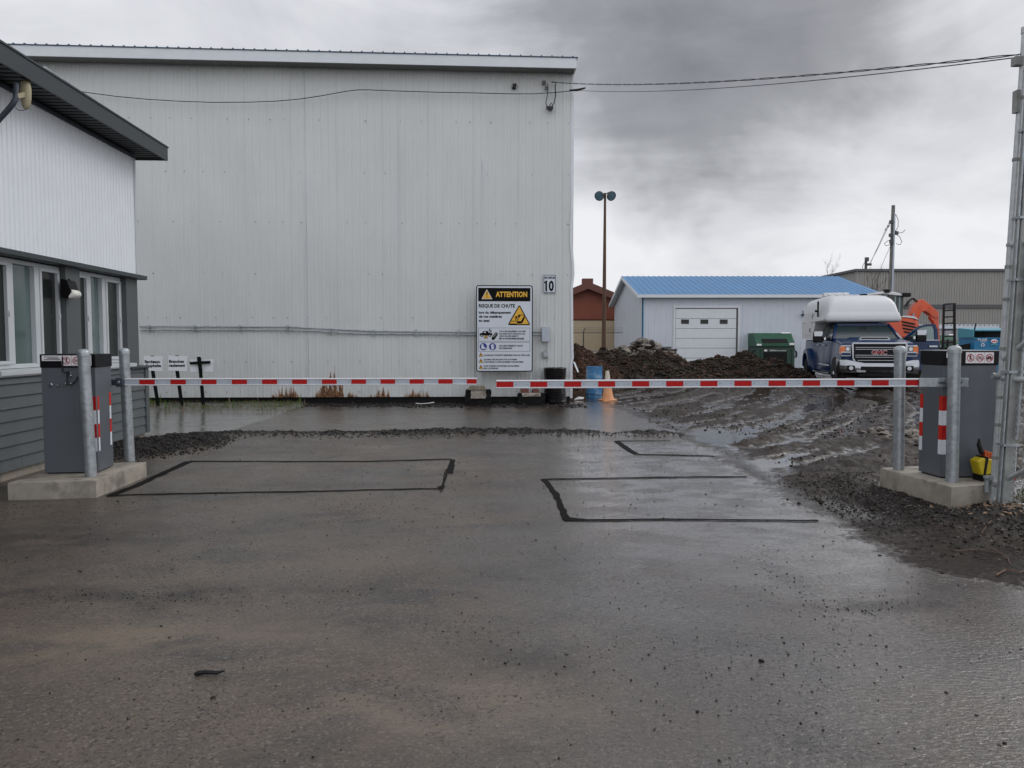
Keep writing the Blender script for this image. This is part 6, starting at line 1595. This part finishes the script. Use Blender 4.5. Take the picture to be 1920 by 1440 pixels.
# dually fenders
for sg in (-1, 1):
    rings = []
    for k in range(11):
        a = pi * k / 10; y = 5.25 - .72 * cos(a); z = .52 + .66 * sin(a); w_ = .22 * min(1, 2.2 * sin(a) + .25)
        rings.append([(sg * .97, y, z), (sg * (.97 + w_), y, z - .03), (sg * (.97 + w_), y + .02, z - .16), (sg * .97, y, z - .14)])
    mb.loft(rings)
    rings = []
    for k in range(11):
        a = pi * k / 10; y = 5.25 - .60 * cos(a); z = .52 + .54 * sin(a); rings.append([(sg * .99, y, z), (sg * 1.185, y, z + .02), (sg * 1.19, y, z + .08), (sg * .99, y, z + .1)])
    mb.loft(rings)
mb.build('body', 'truck_blue', TK, smooth=40)
# cab
mb = MB()
def cabsec(y, w, zb, wt, zt): return [(-w, y, zb), (w, y, zb), (wt, y, zt - .04), (wt - .06, y, zt), (-(wt - .06), y, zt), (-wt, y, zt - .04)]
mb.loft([cabsec(2.18, .95, 1.42, .74, 1.91), cabsec(2.45, .95, 1.42, .745, 1.97), cabsec(3.2, .95, 1.42, .75, 1.99), cabsec(4.15, .95, 1.42, .75, 1.95)])
for sg in (-1, 1):
    mb.bar((sg * .93, 1.47, 1.46), (sg * .735, 2.25, 1.92), .07, .07)
    mb.bar((sg * .40, 2.05, 1.965), (sg * .40, 2.2, 1.975), .03, .02)
mb.bar((-.73, 2.22, 1.925), (.73, 2.22, 1.925), .10, .06)
cab = mb.build('cab', 'truck_blue', TK, smooth=35)
mb = MB(); mb.add([(-.90, 1.50, 1.455), (.90, 1.50, 1.455), (.715, 2.21, 1.905), (-.715, 2.21, 1.905), (-.90, 1.53, 1.44), (.90, 1.53, 1.44), (.715, 2.24, 1.89), (-.715, 2.24, 1.89)], [(0, 1, 2, 3), (7, 6, 5, 4), (0, 4, 5, 1), (1, 5, 6, 2), (2, 6, 7, 3), (3, 7, 4, 0)])
mb.build('windshield', 'glass_car', TK)
mb = MB(); mb.box(-.10, .10, 2.02, 2.06, 1.78, 1.84); mb.build('rear_view_mirror', 'black', TK)
for sg in (-1,):
    mb = MB(); mb.add([(sg * .955, 1.75, 1.47), (sg * .955, 2.75, 1.47), (sg * .765, 2.75, 1.90), (sg * .765, 2.27, 1.90)], [(0, 1, 2, 3)]); mb.add([(sg * .955, 2.85, 1.47), (sg * .955, 3.85, 1.47), (sg * .77, 3.8, 1.90), (sg * .77, 2.85, 1.90)], [(0, 1, 2, 3)])
    for v in range(len(mb.v)): mb.v[v] = (mb.v[v][0] + sg * .006, mb.v[v][1], mb.v[v][2])
    mb.build('side_window', 'glass_car', TK)
# dark door opening on the driver side
mb = MB(); mb.box(.985, 1.008, 1.78, 2.82, .60, 1.42); mb.build('door_opening', 'dark_in', TK)
# hood air intake
mb = MB(); mb.prism([(-.40, 1.465), (.40, 1.465), (.30, 1.53), (-.30, 1.53)], 'y', .62, .95); mb.build('hood_scoop', 'truck_blue', TK, bevel=.01)
mb = MB(); mb.box(-.34, .34, .605, .64, 1.468, 1.525, 1); mb.bar((-.36, .60, 1.528), (.36, .60, 1.528), .03, .018); mb.bar((-.40, .60, 1.465), (.40, .60, 1.465), .03, .018); mb.bar((-.41, .6, 1.465), (-.35, .60, 1.528), .02, .02); mb.bar((.41, .6, 1.465), (.35, .60, 1.528), .02, .02); mb.build('scoop_trim', ['chrome', 'dark_in'], TK)
# grille
g_ = MB(); zt4, zb4 = 1.335, .80
g_.prism([(-.66, zb4 + .12), (-.58, zb4), (.58, zb4), (.66, zb4 + .12), (.69, zt4), (-.69, zt4)], 'y', .05, .11)
gr_ = g_.build('grille', 'cap', TK)
mb = MB()
def fr_(pts, wd):
    for p, q in zip(pts, pts[1:] + pts[:1]): mb.bar((p[0], .035, p[1]), (q[0], .035, q[1]), wd, wd, up=(0, 1, 0))
fr_([(-.70, zt4 + .02), (.70, zt4 + .02), (.68, zb4 + .12), (.59, zb4 - .01), (-.59, zb4 - .01), (-.68, zb4 + .12)], .055)
mb.build('grille_frame', 'chrome', gr_, bevel=.012)
mb = MB()
for z in (1.24, 1.185, 1.02, .965, .875):
    w_ = .62 if z > .95 else .56; mb.piece(); mb.box(-w_, w_, .025, .055, z - .009, z + .009)
mb.build('grille_bar', 'chrome', gr_, bevel=.004)
mb = MB(); fl_text(mb, 'GMC', 0, 1.052, .105, 0, 0, wd=.385, bold=.03, align='C', y0=.018); fl_text(mb, 'GMC', 0, 1.046, .117, 0, 1, wd=.405, bold=.055, align='C', y0=.021); mb.build('emblem', ['badge_red', 'chrome'], gr_, smooth=0)
# headlights
for sg in (-1, 1):
    mb = MB(); a, b_ = sorted((sg * .72, sg * 1.0)); mb.prism([(a, .98), (b_, .98), (b_, 1.30), (a, 1.30)], 'y', .07, .16)
    hl = mb.build('headlight', 'chrome', TK, bevel=.015)
    mb = MB(); a, b_ = sorted((sg * .745, sg * .88)); mb.box(a, b_, .055, .07, 1.12, 1.27, 0); c = sg * .82; mb.tube([(c, .056, 1.195), (c, .045, 1.195)], .05, 14, 1)
    mb.box(*sorted((sg * .745, sg * .975)), .058, .07, 1.01, 1.09, 2)
    mb.build('lens', ['glass_car', 'lens', 'truck_blue'], hl)
    mb = MB(); a, b_ = sorted((sg * .885, sg * .985)); mb.box(a, b_, .054, .07, 1.12, 1.27); mb.box(*sorted((sg * .99, sg * 1.015)), .07, .20, 1.06, 1.26); mb.build('turn_signal', 'amber', hl)
# bumper
mb = MB()
prof = [(.06, .50), (-.06, .53), (-.10, .60), (-.10, .72), (-.05, .80), (.02, .82), (.12, .82), (.12, .50)]
rings = []
for x, dy in ((-1.05, .30), (-1.03, .10), (-.85, .0), (-.4, -.04), (.4, -.04), (.85, .0), (1.03, .10), (1.05, .30)):
    ex = .10 if abs(x) > .6 else 0
    rings.append([(x, y + dy, z + (ex * .9 if z > .7 else (ex * .2 if z > .55 else 0))) for y, z in prof])
mb.loft(rings); bp = mb.build('bumper', 'chrome', TK, smooth=40)
mb = MB()
for sg in (-1, 1): mb.piece(); mb.box(*sorted((sg * .64, sg * .86)), -.118, -.08, .585, .735)
mb.piece(); mb.box(-.50, .50, -.145, -.12, .60, .71); mb.piece(); mb.box(-.55, .55, -.10, .0, .42, .52); mb.build('bumper_recess', 'cap', bp, bevel=.01)
for sg in (-1, 1): mb = MB(); mb.tube([(sg * .75, -.115, .66), (sg * .75, -.13, .66)], .055, 14); mb.build('fog_lamp', 'lens', bp)
mb = MB(); mb.box(-.62, -.38, -.18, -.12, .54, .60); mb.piece(); mb.box(.38, .62, -.18, -.12, .54, .60); mb.build('tow_hook', 'chrome', bp, bevel=.01)
# wheels
def wheel(x, y, dual=False, turn=0.0):
    w_ = MB(); n = 28; R0 = .41; s = 1 if x > 0 else -1; hw3 = .13
    pr = [(.25, -hw3), (.37, -hw3), (.40, -hw3 * .8), (R0, -hw3 * .5), (R0, hw3 * .5), (.40, hw3 * .8), (.37, hw3), (.25, hw3)]
    w_.loft([[(x + o, y + r * cos(2 * pi * k / n), .41 + r * sin(2 * pi * k / n)) for k in range(n)] for r, o in pr], cap=True)
    o = w_.build('wheel', 'rubber', TK, smooth=40)
    m2 = MB(); f = x + s * (hw3 + (-.02 if dual else .0))
    m2.loft([[(f + s * oo, y + r * cos(2 * pi * k / n), .41 + r * sin(2 * pi * k / n)) for k in range(n)] for r, oo in (((.245, .01), (.225, -.10), (.10, -.12), (.07, -.05), (.0, -.05)) if dual else ((.245, .01), (.225, -.03), (.11, .03), (.07, .05), (.0, .05)))], cap=False)
    for k in range(8):
        a = 2 * pi * k / 8; m2.tube([(f + s * (-.10 if dual else .01), y + .165 * cos(a), .41 + .165 * sin(a)), (f + s * (-.08 if dual else .03), y + .165 * cos(a), .41 + .165 * sin(a))], .022, 8)
    m2.build('rim', 'chrome', o, smooth=40)
    m3 = MB()
    for k in range(8):
        a = 2 * pi * (k + .5) / 8; m3.tube([(f + s * (-.07 if dual else .015), y + .18 * cos(a), .41 + .18 * sin(a)), (f + s * (-.06 if dual else .022), y + .18 * cos(a), .41 + .18 * sin(a))], .03, 8)
    m3.build('hand_hole', 'cap', o)
for x in (-.86, .86): wheel(x, 1.02)
for x in (-1.03, 1.03): wheel(x, 5.25, True)
mb = MB()
for sg in (-1, 1):
    for yc, R2 in ((1.02, .50), (5.25, .52)):
        o = sg * 1.004 if yc < 2 else sg * .98
        pts = [(o, yc + R2 * cos(radians(a)), .45 + R2 * sin(radians(a))) for a in range(-10, 191, 20)]; i_ = [(o - sg * .25, p[1], p[2]) for p in pts]
        n = len(pts); mb.add(pts + i_, [(k, k + 1, n + k + 1, n + k) for k in range(n - 1)] + [tuple(range(n))] if yc < 2 else [(k, k + 1, n + k + 1, n + k) for k in range(n - 1)])
mb.box(-.9, .9, .3, 6.4, .38, .55)
mb.build('wheel_well', 'dark_in', TK, smooth=0)
# running boards, door seams and handles, belt trim
mb = MB(); mb.box(-1.08, -.96, 1.75, 4.3, .40, .45); mb.piece(); mb.box(.96, 1.08, 1.75, 4.3, .40, .45); mb.build('running_board', 'chrome', TK, bevel=.01)
mb = MB()
for y in (1.70, 2.82, 3.95): mb.piece(); mb.box(-1.006, -1.001, y - .006, y + .006, .55, 1.42)
mb.build('door_seam', 'cap', TK)
for y in (2.62, 3.72): mb = MB(); mb.box(-1.045, -1.0, y - .11, y + .11, 1.27, 1.31); mb.build('door_handle', 'chrome', TK, bevel=.01)
mb = MB(); mb.box(-1.012, -1.0, 1.75, 4.25, .66, .70); mb.build('side_moulding', 'chrome', TK)
def mirror(parent, x0, sg, y, z):
    mb = MB(); mb.bar((x0, y, z), (x0 + sg * .28, y - .05, z + .02), .06, .10); m_ = mb.build('side_mirror', 'black', parent, bevel=.01)
    mb = MB(); a, b_ = sorted((x0 + sg * .22, x0 + sg * .50)); mb.box(a, b_, y - .14, y - .02, z - .10, z + .24); mb.build('mirror_housing', 'cap', m_, bevel=.03)
    mb = MB(); mb.box(a + .01, b_ - .01, y - .155, y - .12, z + .08, z + .245); mb.build('mirror_cap', 'chrome', m_, bevel=.03)
    mb = MB(); mb.box(*sorted((x0 + sg * .14, x0 + sg * .19)), y - .14, y - .09, z - .02, z + .06); mb.build('marker_lamp', 'lens', m_)
mirror(TK, -.98, -1, 1.86, 1.47)
# open driver door
dphi = radians(76)
def DT(u, v, z): return (1.0 + u * sin(dphi) + v * cos(dphi), 1.74 + u * cos(dphi) - v * sin(dphi), z)
mb = MB()
lo = [(0, .55), (1.08, .55), (1.12, .8), (1.12, 1.42), (0, 1.42)]
def dslab(poly, v0, v1, mi=0):
    n = len(poly); mb.add([DT(u, v0, z) for u, z in poly] + [DT(u, v1, z) for u, z in poly], [tuple(range(n - 1, -1, -1)), tuple(range(n, 2 * n))] + [(k, (k + 1) % n, n + (k + 1) % n, n + k) for k in range(n)], mi)
dslab(lo, -.05, .05)
up_o = [(.02, 1.42), (.12, 1.55), (.50, 1.86), (.72, 1.92), (1.0, 1.93), (1.08, 1.75), (1.12, 1.42)]
up_i = [(.14, 1.44), (.22, 1.55), (.54, 1.81), (.74, 1.86), (.93, 1.87), (.98, 1.72), (1.0, 1.44)]
for k in range(len(up_o)):
    k2 = (k + 1) % len(up_o); dslab([up_o[k], up_o[k2], up_i[k2], up_i[k]], -.03, .03)
dd = mb.build('driver_door', 'truck_blue', TK, smooth=0, bevel=.008)
mb = MB(); dslab([(u, z) for u, z in up_i], -.006, .006); mb.build('pane', 'glass_green', dd)
mb = MB(); dslab([(.5, 1.435), (1.12, 1.435), (1.12, 1.455), (.5, 1.455)], .045, .055); dslab([(.80, 1.24), (1.05, 1.24), (1.05, 1.285), (.80, 1.285)], .05, .09); mb.build('door_handle', 'chrome', dd)
tmpx = DT(.12, .06, 1.47)
mirror(dd, tmpx[0], 1, tmpx[1] - .06, 1.50)
# camper shell
mb = MB()
def caps(y, w, z0, z1, wt, r): return sect(y, w, z0, z1, min(.12, r), wt, r)
mb.loft([caps(2.02, .99, 2.07, 2.17, .96, .04), caps(2.04, 1.05, 2.03, 2.24, 1.02, .07), caps(2.09, 1.075, 2.0, 2.30, 1.04, .10), caps(2.10, 1.07, 2.0, 2.34, 1.0, .12), caps(2.17, 1.08, 2.0, 2.52, .98, .18), caps(2.30, 1.09, 2.0, 2.67, .97, .22), caps(2.52, 1.09, 2.0, 2.77, .96, .25), caps(2.9, 1.10, 2.0, 2.84, .96, .27), caps(3.5, 1.10, 2.0, 2.885, .96, .28), caps(4.20, 1.10, 2.0, 2.90, .96, .28), caps(6.7, 1.10, 2.0, 2.90, .96, .28)])
mb.box(-1.10, 1.10, 4.32, 6.7, 1.50, 2.05)
mb.loft([[(-1.10, 4.33, 1.5), (1.10, 4.33, 1.5), (1.10, 4.33, 2.1), (-1.10, 4.33, 2.1)], [(-1.09, 3.9, 1.98), (1.09, 3.9, 1.98), (1.09, 3.9, 2.1), (-1.09, 3.9, 2.1)]])
mb.box(-1.115, 1.115, 2.35, 6.7, 2.06, 2.12)
sh = mb.build('camper_shell', 'fibreglass', TK, smooth=50)
mb = MB(); mb.box(-1.112, -1.098, 4.5, 5.9, 1.62, 2.40); mb.build('access_door', 'fibreglass', sh, bevel=.01)
mb = MB(); mb.box(-1.13, -1.11, 4.75, 4.83, 1.72, 1.86); mb.box(-1.13, -1.08, 3.3, 3.34, 2.2, 2.7); mb.box(-1.2, -1.1, 3.3, 3.33, 2.35, 2.42); mb.build('latch', 'cap', sh)
for x in (-.45, .78): mb = MB(); mb.box(x - .09, x + .09, 2.07, 2.13, 2.20, 2.26); mb.build('marker_lamp', 'cap', sh)
mb = MB(); mb.box(-.72, .08, 4.6, 5.0, 2.92, 3.05)
for x in (-.6, -.35, -.1): mb.box(x, x + .1, 4.55, 4.6, 2.95, 3.02)
mb.build('roof_vent', 'fibreglass', sh, bevel=.03)
mb = MB(); mb.box(.38, .58, 4.3, 4.5, 2.9, 2.98); mb.build('antenna_puck', 'cap', sh)

# ------------------------------------------------------------------ excavator on a trailer with raised ramp
YE = 27.0
def E(x, y, Y=YE): q = at(x, y, Y); return q.x, q.z
ex0 = E(1690, 640)[0]
EX = thing('mini_excavator', 'orange mini excavator with glazed cab and bent boom behind the pickup', 'excavator', (ex0, YE, 0))
def e(x, y, dy=0.0): q = E(x, y, YE + dy); return (q[0] - ex0, q[1])
deck = .62
# tracks
for yy in (.0, 1.25):
    mb = MB(); R2 = .26; x0, x1 = e(1646, 640)[0], e(1722, 640)[0]; pts = []
    for k in range(9): a = radians(90 + 22.5 * k); pts.append((x0 + R2 + R2 * cos(a), deck + R2 + R2 * sin(a)))
    for k in range(9): a = radians(-90 + 22.5 * k); pts.append((x1 - R2 + R2 * cos(a), deck + R2 + R2 * sin(a)))
    mb.prism(pts, 'y', yy, yy + .34); mb.build('track', 'rubber', EX)
    mb = MB()
    for k in range(4): c = x0 + R2 + (x1 - x0 - 2 * R2) * k / 3; mb.tube([(c, yy - .01, deck + R2), (c, yy + .35, deck + R2)], .13, 12); mb.piece()
    mb.build('roller', 'machine_grey', EX)
mb = MB(); a = e(1660, 652); b2_ = e(1715, 636); mb.box(a[0], b2_[0], .3, 1.3, deck + .3, b2_[1]); mb.build('undercarriage', 'machine_grey', EX)
# body
mb = MB(); pts = [e(*q) for q in ((1655, 634), (1655, 598), (1664, 595.5), (1690, 594), (1708, 596), (1719, 603), (1725, 614), (1724, 634))]
mb.prism(pts, 'y', -.10, 1.55); bd = mb.build('house', 'orange', EX, bevel=.06)
mb = MB()
for (x0, y0), (x1, y1) in (((1688, 603), (1712, 608)), ((1689, 609), (1714, 614)), ((1690, 615.5), (1714, 620)), ((1692, 622), (1714, 626))):
    p0, p1 = e(x0, y0), e(x1, y1); mb.piece(); mb.bar((p0[0], -.105, p0[1]), (p1[0], -.105, p1[1]), .05, .05)
mb.build('louvre', 'cap', bd)
mb = MB(); p0, p1 = e(1675, 603), e(1683, 598.5); mb.box(p0[0], p1[0], -.13, -.10, p0[1], p1[1]); mb.build('warning_sticker', 'yellow', bd)
mb = MB(); pts = [e(*q) for q in ((1684, 594.5), (1700, 592), (1712, 593.5), (1720, 600), (1710, 597), (1698, 595.5))]; mb.prism(pts, 'y', -.12, .8); mb.build('engine_hood', 'fibreglass', bd)
# cab
x0, zt5 = e(1657, 547); x1, zb5 = e(1696.5, 595); mb = MB()
for (xx, yy) in ((x0, .15), (x1 - .07, .15), (x0, 1.2), (x1 - .07, 1.2), (e(1687, 560)[0] - .03, .15)): mb.box(xx, xx + .08, yy, yy + .08, zb5 - .1, zt5 - .06)
mb.box(x0, x1, .16, 1.27, zb5 - .25, zb5 - .02)
xm = e(1675.5, 560)[0]; mb.box(xm - .12, xm + .10, .12, .2, zb5 - .1, zt5 - .06)
cb = mb.build('cab', 'machine_grey', EX, bevel=.01)
mb = MB(); mb.prism([(x0 - .03, zt5 - .07), (x1 + .03, zt5 - .15), (x1 + .01, zt5 - .10), (x1 - .35, zt5 + .0), (x0 + .0, zt5 + .02)], 'y', .08, 1.32); mb.build('cab_roof', 'fibreglass', cb, bevel=.02)
mb = MB(); mb.box(xm + .10, x1 - .07, .175, .185, zb5, zt5 - .1); mb.piece(); mb.box(x1 - .03, x1 - .02, .23, 1.2, zb5, zt5 - .1); mb.piece(); mb.box(x0 + .08, xm - .12, .175, .185, zb5, zt5 - .1); mb.build('pane', 'glass_green', cb)
mb = MB(); p0 = e(1700, 552); mb.box(p0[0] - .12, p0[0] + .16, .0, .2, p0[1] - .08, p0[1] + .06); p0 = e(1664, 547); mb.piece(); mb.box(p0[0] - .08, p0[0] + .1, .0, .2, p0[1] - .03, p0[1] + .09); mb.build('work_lamp', 'cap', cb, bevel=.02)
# boom, cylinder, arm
def limb(pts_o, y0, y1, name, m_='orange'):
    mb = MB(); mb.prism([e(*q, y0) for q in pts_o], 'y', y0, y1); return mb.build(name, m_, EX, bevel=.015)
limb([(1704, 598), (1712, 574), (1727, 561.5), (1731, 561), (1738, 566), (1759, 584), (1761, 596), (1752, 596.5), (1747, 592), (1736, 583.5), (1729, 584), (1726, 590), (1721, 603), (1712, 602)], .55, .82, 'boom')
limb([(1752, 583), (1760, 585), (1760, 606), (1763, 640), (1757, 640), (1751, 604), (1746, 598), (1745, 592)], .58, .79, 'arm')
limb([(1740, 632), (1759, 630), (1764, 650), (1752, 660), (1738, 652)], .40, .95, 'bucket', 'machine_grey')
mb = MB(); p0, p1 = e(1722, 600), e(1727, 587); mb.tube([(p0[0], .48, p0[1]), (p1[0], .48, p1[1])], .035, 10); mb.piece(); p0, p1 = e(1733, 563.5), e(1756, 582); mb.tube([(p0[0], .68, p0[1] + .07), (p1[0], .68, p1[1] + .07)], .045, 10); mb.build('hydraulic_ram', 'chrome', EX)
mb = MB(); P_ = [e(1716, 575), e(1722, 565), (e(1729, 562)[0], e(1729, 562)[1] + .05), e(1745, 570), (e(1757, 583)[0], e(1757, 583)[1] + .06)]
for o_ in (.60, .66, .72): mb.tube([(p[0], o_, p[1] + .04) for p in P_], .018, 6)
mb.build('hose', 'black', EX)
# trailer
tr = thing('equipment_trailer', 'black equipment trailer with ladder like loading ramp raised upright', 'trailer', (ex0, YE, 0))
mb = MB(); mb.box(e(1600, 640)[0], e(1762, 640)[0], -.15, 1.85, deck - .14, deck - .01); mb.box(e(1600, 640)[0], e(1762, 640)[0], -.2, -.13, deck - .22, deck + .03); mb.build('deck', 'black', tr)
mb = MB()
for xx in (1672, 1702):
    c = e(xx, 640)[0]; mb.tube([(c, -.35, .33), (c, -.13, .33)], .33, 24); mb.piece(); mb.tube([(c, 1.85, .33), (c, 2.08, .33)], .33, 24); mb.piece()
mb.build('wheel', 'rubber', tr)
rp0, rp1 = e(1763, 655), e(1781, 571)
mb = MB(); zt6 = rp1[1]; z06 = deck
xa, xb_ = e(1762.5, 600)[0], e(1782.5, 600)[0]
mb.bar((xa + .0, -.25, z06 - .1), (xa - .02, -.25, zt6), .055, .055); mb.bar((xb_ + .05, -.25, z06 - .1), (xb_ - .03, -.25, zt6), .075, .055)
z = z06 + .05; k = 0
while z < zt6 + .01: mb.bar((xa, -.25, z), (xb_, -.25, z + .02), .04, .045); z += (zt6 - z06 - .05) / 9
xm = (xa + xb_) / 2 - .03
mb.bar((xm, -.24, z06), (xm, -.24, z06 + .85), .05, .04)
mb.build('ramp', 'black', tr)
mb = MB(); c = xb_ + .13; mb.box(c - .1, c + .14, -.3, .0, deck - .1, deck + .12); mb.box(c - .06, c + .12, -.28, -.02, deck + .12, deck + .2, 1); mb.build('side_marker', ['black', 'paper'], tr)
print('objects', len(bpy.data.objects))
